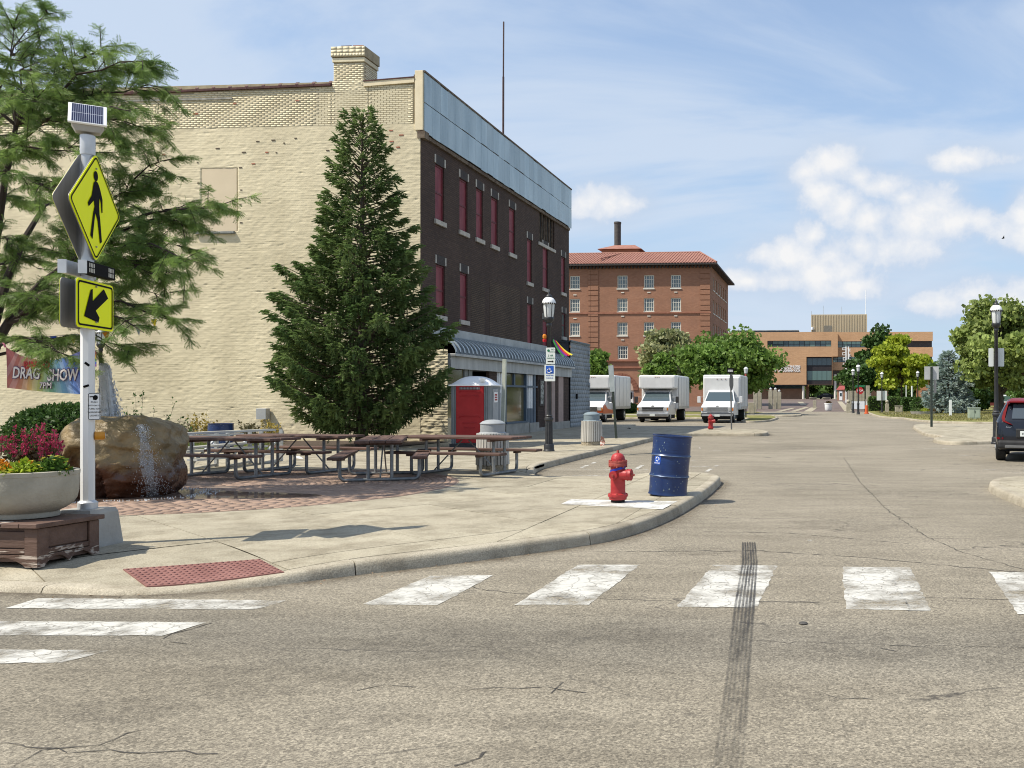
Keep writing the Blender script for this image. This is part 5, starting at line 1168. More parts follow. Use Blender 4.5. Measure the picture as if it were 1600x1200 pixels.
def conifer(name, label, cat, base, height, prof, m_leaf, nbr, twig, seed, group=None, trunk_r=.2, per=1.0, up=.25, density=26):
    """spruce: whorled boughs that sag and turn up, hung with needle twigs. prof(h 0..1) -> radius"""
    rng = np.random.default_rng(seed); base = Vector(base); t = T(name, label, cat, base, 0, group)
    mb = MB(); mb.tube([base - Vector((0, 0, .1)), base + Vector((0, 0, .15)), base + Vector((0, 0, height * .55)), base + Vector((0, 0, height * .985))], [trunk_r * 1.5, trunk_r, trunk_r * .5, .012], 9)
    P = []; D = []; S = []; TN = []
    ga = 2.399963; bm_ = MB()
    for i in range(nbr):
        h = .045 + .945 * ((i + rng.random() * .7) / nbr) ** 1.08; a = i * ga + rng.normal() * .25
        r = prof(h, a) * (.72 + .46 * rng.random())
        if r < .05: r = .05
        out = np.array([math.cos(a), math.sin(a), 0.0]); side = np.array([-math.sin(a), math.cos(a), 0.0])
        z0 = base.z + h * height; steep = up + .95 * max(0, h - .66) / .34      # young boughs near the top point up
        sag = .30 * (1 - h)
        def bp(s): return np.array([base.x, base.y, z0]) + out * r * s + np.array([0, 0, r * (steep * s - 1.5 * sag * s + 1.35 * sag * s * s)]) + side * r * .10 * math.sin(i * 1.7) * s
        bm_.tube([bp(0), bp(.35), bp(.7), bp(1.0)], [.012 + .014 * r, .010 + .008 * r, .006 + .004 * r, .004], 5, caps=False)
        n = max(5, int(density * r * per * (1 - .72 * max(0, h - .5) / .5) + 2))
        tb = rng.random()
        for k in range(n):
            s = .12 + .88 * math.sqrt(rng.random()); p = bp(s); sgn = 1 if rng.random() < .5 else -1
            wmax = r * (.32 - .12 * max(0, h - .6) / .4) * (1.12 - s) + .03; u = rng.random() ** .7
            q = p + side * sgn * wmax * u + out * wmax * .55 * u + np.array([0, 0, -.10 * wmax * u - (.22 * rng.random() * (1 - h) if rng.random() < .45 else 0)])
            dd = out * (.55 + .5 * rng.random()) + side * sgn * (.25 + .75 * rng.random() * (1.05 - s)) + np.array([0, 0, rng.normal() * .16 - .10 + .4 * max(0, h - .75)])
            if rng.random() < .35 * (1 - h): dd = dd * .35 + np.array([0, 0, -1.0])
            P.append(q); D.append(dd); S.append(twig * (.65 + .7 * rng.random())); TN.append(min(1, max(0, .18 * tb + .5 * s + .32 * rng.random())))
        P.append(bp(.97)); D.append(out + np.array([0, 0, steep])); S.append(twig * 1.1); TN.append(.9)
        P.append(bp(.9)); D.append(out + side * .5 + np.array([0, 0, steep])); S.append(twig); TN.append(.9)
        P.append(bp(.9)); D.append(out - side * .5 + np.array([0, 0, steep])); S.append(twig); TN.append(.9)
    for k in range(14):
        a = rng.random() * 6.28; hh = height * (.93 + .07 * rng.random()); P.append(np.array([base.x, base.y, base.z + hh])); D.append(np.array([math.cos(a) * .35, math.sin(a) * .35, 1.0])); S.append(twig * .8); TN.append(.7)
    # needle twig: central shoot with side shoots, each a pair of crossed narrow blades
    tv = []; tf = []
    def blade(p, q, w):
        p = np.array(p); q = np.array(q); d = q - p; d = d / np.linalg.norm(d); u = np.cross(d, [0, 0, 1.0]); u /= np.linalg.norm(u); v = np.cross(d, u); m_ = p + (q - p) * .45
        for e in (u, v):
            k = len(tv); tv.extend([p, m_ - e * w, q, m_ + e * w]); tf.append((k, k + 1, k + 2, k + 3))
    blade((0, 0, 0), (1, 0, -.03), .085)
    for s, sg in ((.18, 1), (.30, -1), (.45, 1), (.58, -1)): blade((s, 0, 0), (s + .36, sg * .30 * (1.1 - s), -.05), .065)
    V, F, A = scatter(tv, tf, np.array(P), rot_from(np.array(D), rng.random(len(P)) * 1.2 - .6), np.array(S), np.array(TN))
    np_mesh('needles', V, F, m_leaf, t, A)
    mb.build('trunk', M_BARK, t, smooth=True); bm_.build('boughs', mat('spruce_twig_bark', (0.075, 0.055, 0.035), (0.14, 0.105, 0.07), scale=8), t)
    return t

# --- the tall spruce in front of the cream wall
SPY = 25.9
sb = AY(566, 690, SPY); zt_ = AY(564, 180, SPY).z
PR = [(0.0, .75), (.03, 1.7), (.07, 2.25), (.13, 2.62), (.20, 2.72), (.28, 2.66), (.36, 2.42), (.45, 2.12), (.53, 1.86), (.60, 1.52), (.66, 1.30), (.72, 1.06), (.80, .84), (.88, .62), (.94, .46), (1.0, .16)]
def sprof(h, a=0):
    for i in range(len(PR) - 1):
        if PR[i][0] <= h <= PR[i + 1][0]:
            t = (h - PR[i][0]) / (PR[i + 1][0] - PR[i][0]); r = PR[i][1] * (1 - t) + PR[i + 1][1] * t
            lob = 1 + .10 * math.sin(3 * a + 9 * h) + .07 * math.sin(5 * a - 21 * h)
            return r * lob * (.90 - .12 * (1 - h))
    return .1
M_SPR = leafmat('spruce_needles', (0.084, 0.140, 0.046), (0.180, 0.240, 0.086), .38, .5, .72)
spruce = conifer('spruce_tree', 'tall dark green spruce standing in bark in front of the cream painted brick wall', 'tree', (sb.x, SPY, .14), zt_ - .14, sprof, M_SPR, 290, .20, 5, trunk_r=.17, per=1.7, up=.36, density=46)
M_BLUE = leafmat('blue_spruce_needles', (0.25, 0.315, 0.29), (0.42, 0.49, 0.455), .12, .6, .35)
bb = AY(1482, 643, 84.0)
conifer('blue_spruce', 'silvery blue spruce on the verge right of the sign post', 'tree', (bb.x, 84, .12), AY(1482, 553, 84).z - .12, lambda h, a=0: 2.35 * (1 - h) ** .8 * (1 + .1 * math.sin(4 * a + 7 * h)), M_BLUE, 130, .5, 8, trunk_r=.15, density=15)

# --- honey locust on the left: arching limbs with feathery leaves
rg = np.random.default_rng(21)
LB = Vector((-12.62, 12.95, .13))
loc_t = T('honey_locust', 'feathery green honey locust arching over the fountain on the left', 'tree', LB)
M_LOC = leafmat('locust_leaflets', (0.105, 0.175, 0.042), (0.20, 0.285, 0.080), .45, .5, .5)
M_LBARK = mat('dark_locust_bark', (0.030, 0.022, 0.018), (0.060, 0.045, 0.036), scale=7, rough=.9, bump=.6, bscale=20, stretch=(1, 1, .3))
limbs = MB()
fork = LB + Vector((.05, 0, 1.75))
limbs.tube([LB - Vector((0, 0, .1)), LB + Vector((0, 0, .15)), LB + Vector((.03, 0, 1.0)), fork], [.17, .125, .105, .10], 10)
ends = [(352, 326, 12.6), (300, 412, 12.0), (292, 440, 12.8), (282, 505, 12.3), (262, 465, 13.6), (225, 520, 11.9), (205, 545, 13.0), (240, 300, 13.6), (258, 250, 12.9), (250, 210, 13.4), (268, 140, 12.9), (230, 110, 13.8), (225, 95, 12.2), (170, 70, 12.6), (205, 175, 11.8), (165, 130, 13.8), (120, 85, 12.7), (75, 20, 12.9), (60, 30, 13.8), (20, 40, 12.4), (30, 90, 11.8), (60, 160, 11.6), (150, 240, 11.9), (90, 300, 11.7), (40, 240, 11.9), (170, 360, 11.9), (110, 420, 11.8), (60, 470, 11.9), (30, 380, 12.4), (150, 480, 12.2), (90, 550, 11.75), (180, 430, 14.2), (60, 420, 14.6), (120, 330, 14.8), (220, 370, 14.4), (20, 320, 15), (120, 200, 15), (30, 170, 14.8), (280, 385, 13.2), (312, 350, 12.9), (190, 300, 12.9), (205, 225, 12.9), (40, 500, 13.4), (240, 430, 12.4)]
ends = [AY(*e) for e in ends]
for k in range(26):                                         # the half of the crown outside the frame
    a = rg.uniform(1.7, 4.7); r = rg.uniform(1.2, 3.4); ends.append(Vector((LB.x - abs(math.cos(a)) * r - .3, LB.y + math.sin(a) * r, rg.uniform(2.8, 6.8))))
FP = []; FD = []; FS = []; FT = []
def bez(p, c, q, t): return p * (1 - t) ** 2 + c * 2 * t * (1 - t) + q * t * t
mains = []
for k in range(7):
    a = k * .9 - 2.2; h = 3.6 + (k % 3) * .9; q = fork + Vector((math.cos(a) * (.9 + .3 * (k % 2)), math.sin(a) * .9, h - 1.75)); c = fork + Vector((math.cos(a) * .2, math.sin(a) * .2, (h - 1.75) * .6))
    mains.append((fork, c, q)); limbs.tube([bez(fork, c, q, t) for t in (0, .25, .5, .75, 1)], [.085, .068, .055, .042, .03], 8)
for e in ends:
    best = None
    for (p, c, q) in mains:
        for t in (.15, .4, .65, .9, 1.0):
            s = bez(p, c, q, t); sc_ = (s - e).length + max(0, (s.z - e.z)) * .8 + rg.random() * .4
            if best is None or sc_ < best[0]: best = (sc_, s, t)
    s = best[1]; L = (e - s).length
    c = s.lerp(e, .5) + Vector((rg.normal() * .1, rg.normal() * .1, .16 * L + .08))
    r0 = .010 + .0075 * L
    pts = [bez(s, c, e, t) + Vector((rg.normal(), rg.normal(), rg.normal())) * .03 * (0 < t < 1) for t in np.linspace(0, 1, 7)]
    limbs.tube(pts, [r0 * (1 - .86 * t) for t in np.linspace(0, 1, 7)], 6)
    nsub = int(6 + 6 * L)
    for j in range(nsub):
        t = .22 + .78 * rg.random() ** .8; b = bez(s, c, e, t); d = (bez(s, c, e, min(1, t + .05)) - bez(s, c, e, max(0, t - .05))).normalized()
        rv = Vector(rg.normal(size=3)); rv.z *= .30; sd = (rv - d * rv.dot(d)).normalized(); l = (.28 + .48 * rg.random()) * (1.15 - .45 * t)
        q = b + (d * .75 + sd * .85 + Vector((0, 0, -.06))).normalized() * l; m_ = b.lerp(q, .55) + Vector((0, 0, .05 * l))
        limbs.tube([b, m_, q], [.0075, .005, .0025], 4, caps=False)
        dens = int((19 + 26 * l) * (1.0 if b.z < 6.3 else .7))
        for i in range(dens):
            u = .12 + .88 * rg.random(); p = b.lerp(m_, u * 2) if u < .5 else m_.lerp(q, u * 2 - 1)
            rv = Vector(rg.normal(size=3)); rv.z *= .4; fd = ((q - b).normalized() * .55 + rv * .6 + Vector((0, 0, -.34)))
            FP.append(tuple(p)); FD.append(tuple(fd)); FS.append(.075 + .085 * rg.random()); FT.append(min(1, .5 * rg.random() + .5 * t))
limbs.build('trunk', M_LBARK, loc_t, smooth=True)
fv = []; ff = []
for i in range(7):                                          # pinnate leaf: seven pairs of leaflets on a drooping stalk
    x = .10 + .88 * i / 6.5; z = -.22 * x * x
    for sg in (1, -1):
        k = len(fv); w = .115; l = .34 * (1 - .35 * abs(i - 3) / 3)
        fv += [(x - w, 0, z), (x + w * .25, sg * l * .5, z - .03 + .02), (x + w * .2 + .04, sg * l, z - .07), (x + w, sg * l * .45, z - .02)]; ff.append((k, k + 1, k + 2, k + 3))
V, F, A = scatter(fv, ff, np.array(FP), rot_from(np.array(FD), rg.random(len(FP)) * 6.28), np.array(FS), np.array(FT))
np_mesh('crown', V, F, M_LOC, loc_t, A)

# --- broadleaf trees further off
M_LIGHT = leafmat('bright_green_leaves', (0.11, 0.20, 0.036), (0.195, 0.295, 0.065), .38)
M_MID = leafmat('mid_green_leaves', (0.060, 0.115, 0.024), (0.11, 0.18, 0.042), .3)
M_DEEP = leafmat('deep_green_leaves', (0.042, 0.092, 0.020), (0.080, 0.145, 0.034), .25)
M_OLIVE = leafmat('olive_leaves', (0.17, 0.23, 0.055), (0.32, 0.38, 0.12), .38)
M_YEL = leafmat('yellow_green_leaves', (0.25, 0.33, 0.028), (0.42, 0.47, 0.05), .4, .5, .3)
M_FLOWER = leafmat('pale_flowering_leaves', (0.16, 0.20, 0.07), (0.42, 0.41, 0.22), .3)
def tree_at(name, label, pxl, pxr, pyt, Y, clear, m, nc, nl, sz, seed, depth=None, **k):
    a, b = AY(pxl, 600, Y), AY(pxr, 600, Y); cxm = (a.x + b.x) / 2; rxx = (b.x - a.x) / 2 * 1.12; nl = int(nl * 1.7); sz *= .80; zb = gz(Y) + .08
    return bushy(name, label, 'tree', (cxm, Y, zb), AY(pxl, pyt, Y).z - zb, clear, rxx, depth or rxx, m, nc, nl, sz, seed, **k)
tree_at('shade_tree', 'broad light green tree spreading behind the right hand truck', 1052, 1222, 519, 80, 1.5, M_LIGHT, 90, 15000, .30, 31, trunk_r=.2, droop=.4)
tree_at('flowering_tree', 'pale olive tree in blossom in front of the red brick block', 996, 1086, 497, 93, 1.4, M_FLOWER, 55, 7000, .34, 32, trunk_r=.15, top_bias=.5)
tree_at('small_tree', 'small green tree between the grey annex and the red brick block', 905, 956, 541, 84, 1.0, M_LIGHT, 40, 4500, .28, 33, trunk_r=.12)
tree_at('shade_tree', 'small bright green tree low behind the middle truck', 1008, 1062, 548, 79, 1.2, M_LIGHT, 36, 4200, .28, 34, trunk_r=.12)
tree_at('maple_tree', 'large olive green maple behind the red and black car', 1464, 1660, 461, 84, 1.3, M_OLIVE, 110, 15000, .34, 35, trunk_r=.5, clump=.22)
tree_at('yellow_tree', 'bright yellow green locust over the clipped hedge', 1352, 1466, 517, 104, 2.0, M_YEL, 60, 9500, .34, 36, trunk_r=.14, layered=True, clump=.24, top_bias=.6)
tree_at('dark_maple', 'dark green round maple behind the yellow green locust', 1338, 1416, 508, 128, 2.0, M_DEEP, 70, 9000, .42, 37, trunk_r=.25, clump=.26)
tree_at('dark_maple', 'dark green lower tree left of the yellow green locust', 1312, 1378, 553, 118, 1.2, M_DEEP, 50, 6500, .36, 38, trunk_r=.2, clump=.26)
tree_at('shade_tree', 'mid green tree far back between the yellow green locust and the blue spruce', 1438, 1500, 560, 125, .6, M_MID, 40, 5000, .42, 39, trunk_r=.2)
tree_at('shade_tree', 'low dark tree under the yellow green locust behind the hedge', 1385, 1450, 582, 122, .3, M_DEEP, 36, 4000, .42, 40, trunk_r=.2)
tree_at('shade_tree', 'dark understory tree beside the maple trunk', 1495, 1570, 580, 100, .2, M_DEEP, 40, 5000, .36, 41, trunk_r=.2)
tree_at('shade_tree', 'dark tree at the right edge behind the maple', 1570, 1690, 575, 108, .5, M_MID, 46, 5500, .40, 42, trunk_r=.2)
tree_at('shade_tree', 'small tree seen through the passage left of the dark car', 1258, 1278, 599, 262, 1.8, M_LIGHT, 30, 2000, .7, 43, trunk_r=.14)
tree_at('shade_tree', 'small tree seen through the passage beside the right column', 1292, 1306, 598, 266, 1.5, M_MID, 30, 2000, .7, 44, trunk_r=.14)
# far woods closing the horizon, one mass
V_, F_, A_ = [], [], []
rngw = np.random.default_rng(77); n = 16000
xw = rngw.uniform(-420, 420, n); hw = 5 + 5 * vnoise(xw + 500, xw * 0 + 3, 14, 10, 5)
P = np.stack([xw, rngw.uniform(390, 430, n), 1.0 + rngw.random(n) * hw], 1)
V, F, A = scatter(QV, LEAFF, P, rot_from(rngw.normal(size=(n, 3)), rngw.random(n) * 6.28), rngw.uniform(1.5, 3.2, n))
fw = np_mesh('far_woods', V, F, M_MID, None, A); stuff(fw)

# --- hedges, shrubs and beds
def hedge(name, label, x0, x1, y0, y1, z0, z1, m, n, size, seed, cat='hedge', rounded=False, group=None):
    rng = np.random.default_rng(seed); t = T(name, label, cat, ((x0 + x1) / 2, (y0 + y1) / 2, z0), 0, group)
    c = np.array([(x0 + x1) / 2, (y0 + y1) / 2, (z0 + z1) / 2]); hs = np.array([(x1 - x0) / 2, (y1 - y0) / 2, (z1 - z0) / 2])
    if rounded:
        d = rand_dirs(n, rng); rr = (.80 + .25 * rng.random(n)); P = c + d * rr[:, None] * hs; nrm_ = d
    else:
        u = rng.uniform(-1, 1, (n, 3)); ax_ = rng.choice(3, n, p=np.array([hs[1] * hs[2], hs[0] * hs[2], hs[0] * hs[1]]) / (hs[1] * hs[2] + hs[0] * hs[2] + hs[0] * hs[1])); sg = rng.choice([-1, 1], n)
        u[np.arange(n), ax_] = sg * rng.uniform(.86, 1.02, n); P = c + u * hs + rng.normal(size=(n, 3)) * .02; nrm_ = np.zeros((n, 3)); nrm_[np.arange(n), ax_] = sg
    D = rng.normal(size=(n, 3)) * .8 + nrm_
    V, F, A = scatter(LEAFV, LEAFF, P, rot_from(D, rng.random(n) * 6.28), size * (.6 + .8 * rng.random(n)))
    np_mesh('leaves', V, F, m, t, A)
    k = .80
    if rounded: MB().lathe([(.02, -hs[2]), (hs[0] * k * .75, -hs[2] * .8), (hs[0] * k, -.1 * hs[2]), (hs[0] * k * .7, hs[2] * .62), (.02, hs[2] * .8)], 12, tuple(c)).build('branches', mat('shrub_twigs', (0.022, 0.028, 0.014), (0.04, 0.045, 0.024), scale=9), t)
    else: MB().box(c[0] - hs[0] * .96, c[0] + hs[0] * .96, c[1] - hs[1] * .86, c[1] + hs[1] * .86, z0, c[2] + hs[2] * .9).build('branches', mat('shrub_twigs', (0.022, 0.028, 0.014), (0.04, 0.045, 0.024), scale=9), t)
    return t
a = AY(5, 640, 17.2); b = AY(128, 640, 17.2)
hedge('clipped_shrub', 'rounded dark green shrub behind the boulder fountain', a.x, b.x + .5, 16.6, 18.4, .13, AY(60, 634, 17.2).z, M_DEEP, 15000, .075, 51, 'shrub', True)
for i, (px0, px1, py, Y, lab) in enumerate(((1358, 1406, 621, 98, 'long clipped hedge behind the lamp post with a sign panel'), (1410, 1432, 622.5, 93, 'short clipped hedge block left of the flower planter'))):
    p, q = AY(px0, py, Y), AY(px1, py, Y); hedge('hedge', lab, p.x, q.x, Y - .7, Y + .7, .1, p.z, M_DEEP if i else M_MID, 4200, .16, 60 + i)
p = AY(1438, 632, 90); hedge('clipped_shrub', 'dark rounded shrub between hedge block and blue spruce', p.x - .9, p.x + .9, 89, 91, .1, AY(1438, 622, 90).z, M_DEEP, 2500, .16, 63, 'shrub', True)
p = AY(984, 632, 86); hedge('clipped_shrub', 'round clipped bush between the two left trucks', p.x - .85, p.x + .85, 85.1, 86.9, .1, AY(984, 630.5, 86).z, M_DEEP, 2500, .13, 64, 'shrub', True)
p = AY(970, 632, 86.5); hedge('clipped_shrub', 'round bush half hidden behind the orange and white truck', p.x - .8, p.x + .8, 85.7, 87.3, .1, AY(970, 629, 86.5).z, M_DEEP, 2500, .13, 65, 'shrub', True)
# flowering weeds along the foot of the cream wall
def stems(name, label, base, n, h, spread, m_stem, m_leaf, leaf, nl, seed, cat='plant', parent=None):
    rng = np.random.default_rng(seed); t = T(name, label, cat, base); mb = MB(); P = []; D = []; S = []
    for i in range(n):
        a = rng.random() * 6.28; r = spread * math.sqrt(rng.random()); hh = h * (.6 + .5 * rng.random())
        b = Vector(base) + Vector((math.cos(a) * r * .5, math.sin(a) * r * .5, 0)); q = b + Vector((math.cos(a) * r * .8 + rng.normal() * .03, math.sin(a) * r * .8, hh)); m_ = b.lerp(q, .55) + Vector((0, 0, .04))
        mb.tube([b, m_, q], [.006, .005, .003], 4, caps=False)
        for k in range(nl):
            u = .25 + .75 * rng.random(); p = b.lerp(m_, u * 2) if u < .5 else m_.lerp(q, 2 * u - 1); P.append(tuple(p + Vector(rng.normal(size=3)) * .025)); D.append(rng.normal(size=3) + np.array([0, 0, .3])); S.append(leaf * (.6 + .8 * rng.random()))
    V, F, A = scatter(LEAFV, LEAFF, np.array(P), rot_from(np.array(D), rng.random(len(P)) * 6.28), np.array(S))
    mb.build('stems', m_stem, t); np_mesh('leaves', V, F, m_leaf, t, A); return t
M_STEM = mat('green_stem', (0.06, 0.085, 0.03), (0.10, 0.12, 0.05), scale=9)
M_GOLD = leafmat('golden_leaves', (0.34, 0.26, 0.06), (0.52, 0.42, 0.12), .35)
M_DRY = leafmat('dry_weed_leaves', (0.12, 0.11, 0.06), (0.26, 0.23, 0.13), .2)
for i, (px, py, h, mm, lab, n) in enumerate(((317, 680, .95, M_GOLD, 'golden leaved plant by the cream wall left of the blue drum', 16), (424, 686, .62, M_GOLD, 'low golden plant under the grey utility box', 12), (288, 686, .55, M_DRY, 'dry grassy weed by the wall behind the boulder', 18), (385, 686, .62, M_DRY, 'dry brown weed by the wall right of the blue drum', 18), (405, 687, .5, M_DRY, 'small dry weed between drum and utility box by the wall', 12), (340, 686, .5, M_DRY, 'dry weed at the wall just behind the blue drum', 12))):
    p = AY(px, py, 28.6); stems('wall_plant', lab, (p.x, 28.6, .16), n, h, .34, M_STEM, mm, .085, 16, 80 + i)
p = AY(215, 640, 18.6); stems('leggy_shrub', 'thin leggy dark shrub rising above the boulder', (p.x, 18.6, .13), 14, 1.45, .75, M_BARK, M_DEEP, .06, 26, 90, 'shrub')
p = AY(262, 650, 19.5); stems('leggy_shrub', 'small sparse shrub right of the boulder top', (p.x, 19.5, .13), 9, 1.0, .5, M_BARK, M_DEEP, .06, 18, 91, 'shrub')
# blades of grass on the strip near the spruce
rngg = np.random.default_rng(5); n = 9000
P = np.stack([rngg.uniform(-22, -15.2, n), rngg.uniform(24.2, 27.3, n), np.full(n, .15)], 1); P = P[(P[:, 0] < -16.6) | (P[:, 1] < 25.2)]; n = len(P)
D = rngg.normal(size=(n, 3)) * .35 + np.array([0, 0, 1.0])
V, F, A = scatter([(0, -.12, 0), (1, -.01, 0), (1, .01, 0), (0, .12, 0)], LEAFF, P, rot_from(D, rngg.random(n) * 6.28), rngg.uniform(.04, .09, n))
stuff(np_mesh('grass_blades', V, F, leafmat('grass_blade', (0.10, 0.15, 0.03), (0.20, 0.24, 0.07), .3), None, A))
n = 16000                                                   # tufts on the far verge
xs_ = rngg.uniform(4.4, 24, n); ys_ = rngg.uniform(58.2, 95, n); ok = (xs_ > 4.6 + np.clip(70 - ys_, 0, 30) * .25)
P = np.stack([xs_, ys_, np.full(n, .115)], 1)[ok]; n = len(P); D = rngg.normal(size=(n, 3)) * .4 + np.array([0, 0, 1.0])
V, F, A = scatter([(0, -.3, 0), (1, -.03, 0), (1, .03, 0), (0, .3, 0)], LEAFF, P, rot_from(D, rngg.random(n) * 6.28), rngg.uniform(.07, .13, n))
stuff(np_mesh('grass_blades', V, F, leafmat('dry_grass_blade', (0.15, 0.16, 0.05), (0.33, 0.29, 0.12), .3), None, A))
# curled leaves and seed litter gathered in the gutter
n = 420; pi_ = rngg.integers(0, len(near) - 1, n); P = []
for i in pi_:
    p = near[i]
    if p.x < -6 or p.y > 17.5: continue
    t_ = (near[i + 1] - p); t_ = t_.normalized() if t_.length > 0 else Vector((1, 0)); d = abs(rngg.normal()) * .10 + .015
    P.append((p.x + t_.y * d + rngg.normal() * .1 * t_.x, p.y - t_.x * d + rngg.normal() * .1 * t_.y, .006))
P = np.array(P); n = len(P)
V, F, A = scatter(LEAFV, LEAFF, P, rot_from(rngg.normal(size=(n, 3)) * np.array([1, 1, .25]), rngg.random(n) * .8), rngg.uniform(.012, .034, n))
stuff(np_mesh('leaf_litter', V, F, leafmat('dry_litter', (0.20, 0.12, 0.07), (0.36, 0.25, 0.16), .1), None, A))
# ================================================================== STREET FURNITURE AND OBJECTS
ZP = .137
M_GALV = mat('galvanised_pipe', (0.17, 0.185, 0.19), (0.30, 0.31, 0.315), scale=9, rough=.5, metal=.55, detail=6)
M_RUSTP = mat('rust_spot', (0.20, 0.075, 0.03), (0.28, 0.12, 0.05), scale=12)
M_PLANK = mat('red_brown_plank', (0.066, 0.034, 0.026), (0.128, 0.074, 0.056), scale=3, rough=.7, vary=.22, stretch=(.35, 4, 4), bump=.4, bscale=12)
M_IRON = mat('black_iron_paint', (0.022, 0.023, 0.026), (0.04, 0.041, 0.044), scale=6, rough=.45)
M_DKMET = mat('dark_green_post', (0.020, 0.030, 0.024), (0.035, 0.046, 0.038), scale=6, rough=.5)

def picnic_table(label, loc, rz):
    t = T('picnic_table', label, 'picnic table', (loc[0], loc[1], ZP), R(rz), 'brown picnic tables on steel pipe frames'); k = dict(world=False)
    def plank(name, x0, x1, y0, y1, z0, z1): return MB().box(x0, x1, y0, y1, z0, z1).build(name, M_PLANK, t, bevel=.008, **k)
    for i in range(3): plank('top_plank', -1.2, 1.2, -.37 + i * .25, -.37 + i * .25 + .238, .675 + (.004 if i == 1 else 0), .722)
    for s in (-1, 1): plank('seat_plank', -1.2, 1.2, s * .66 - .125, s * .66 + .125, .405, .452)
    for x in (-.72, .72):
        f = MB(); z0 = .032; r = .09; pts = [(x, -.64, .40), (x, -.64, z0 + r)]
        for a in np.linspace(0, math.pi / 2, 5)[1:]: pts.append((x, -.64 + r * (1 - math.cos(a)), z0 + r * (1 - math.sin(a))))
        q = [(x, -p[1], p[2]) for p in pts][::-1]
        f.tube(pts + q, .03, 10)
        for s in (-.19, .19): f.tube([(x, s, z0 + .01), (x, s, .64)], .029, 10)
        f.build('pipe_frame', M_GALV, t, smooth=True, **k)
        c = MB().box(x - .03, x + .03, -.36, .36, .632, .674)
        for s in (-1, 1): c.box(x - .03, x + .03, s * .66 - .10, s * .66 + .10, .37, .404)
        c.build('bearer', M_PLANK, t, **k)
        MB().tube([(x * .94, 0, .06), (x * .10, 0, .645)], .013, 6).build('brace', M_GALV, t, **k)
    return t
picnic_table('brown picnic table with a pipe frame just right of the boulder', (-10.92, 16.25), -11)
picnic_table('brown picnic table furthest back, behind the table beside the boulder', (-10.32, 17.45), -11.6)
picnic_table('brown picnic table seen end-on in front of the spruce', (-8.02, 16.2), 112)
picnic_table('brown picnic table in front of the slatted bin near the kerb', (-6.88, 17.15), -11)

# aluminium bleacher behind the tables
bl = T('bleacher', 'low silver aluminium bleacher behind the picnic tables by the wall', 'bleacher', (-12.6, 18.8, ZP))
M_ALUP = mat('pale_aluminium_plank', (0.40, 0.41, 0.41), (0.50, 0.51, 0.50), scale=3, rough=.35, metal=.5)
for (pa, pb, z, w) in (((266, 678.5), (424, 671.5), .90, .24), ((266, 683), (380, 678), .80, .05), ((272, 702), (405, 690), .60, .24), ((285, 706), (412, 697), .50, .22), ((300, 719), (420, 709), .34, .24)):
    p, q = G(*pa, z), G(*pb, z); MB().bar(p, q, w, .04).build('seat_plank', M_ALUP, bl)
for px, py in ((300, 733), (356, 728), (408, 724)):
    b = G(px, py, ZP); f = MB().bar(b, b + Vector((0, 0, .70)), .06).bar(b + Vector((.0, .75, 0)), b + Vector((0, .75, .72)), .06).bar(b, b + Vector((0, .75, .04)), .05).bar(b + Vector((0, 0, .1)), b + Vector((0, .75, .6)), .04); f.build('support_frame', M_ALUP, bl)

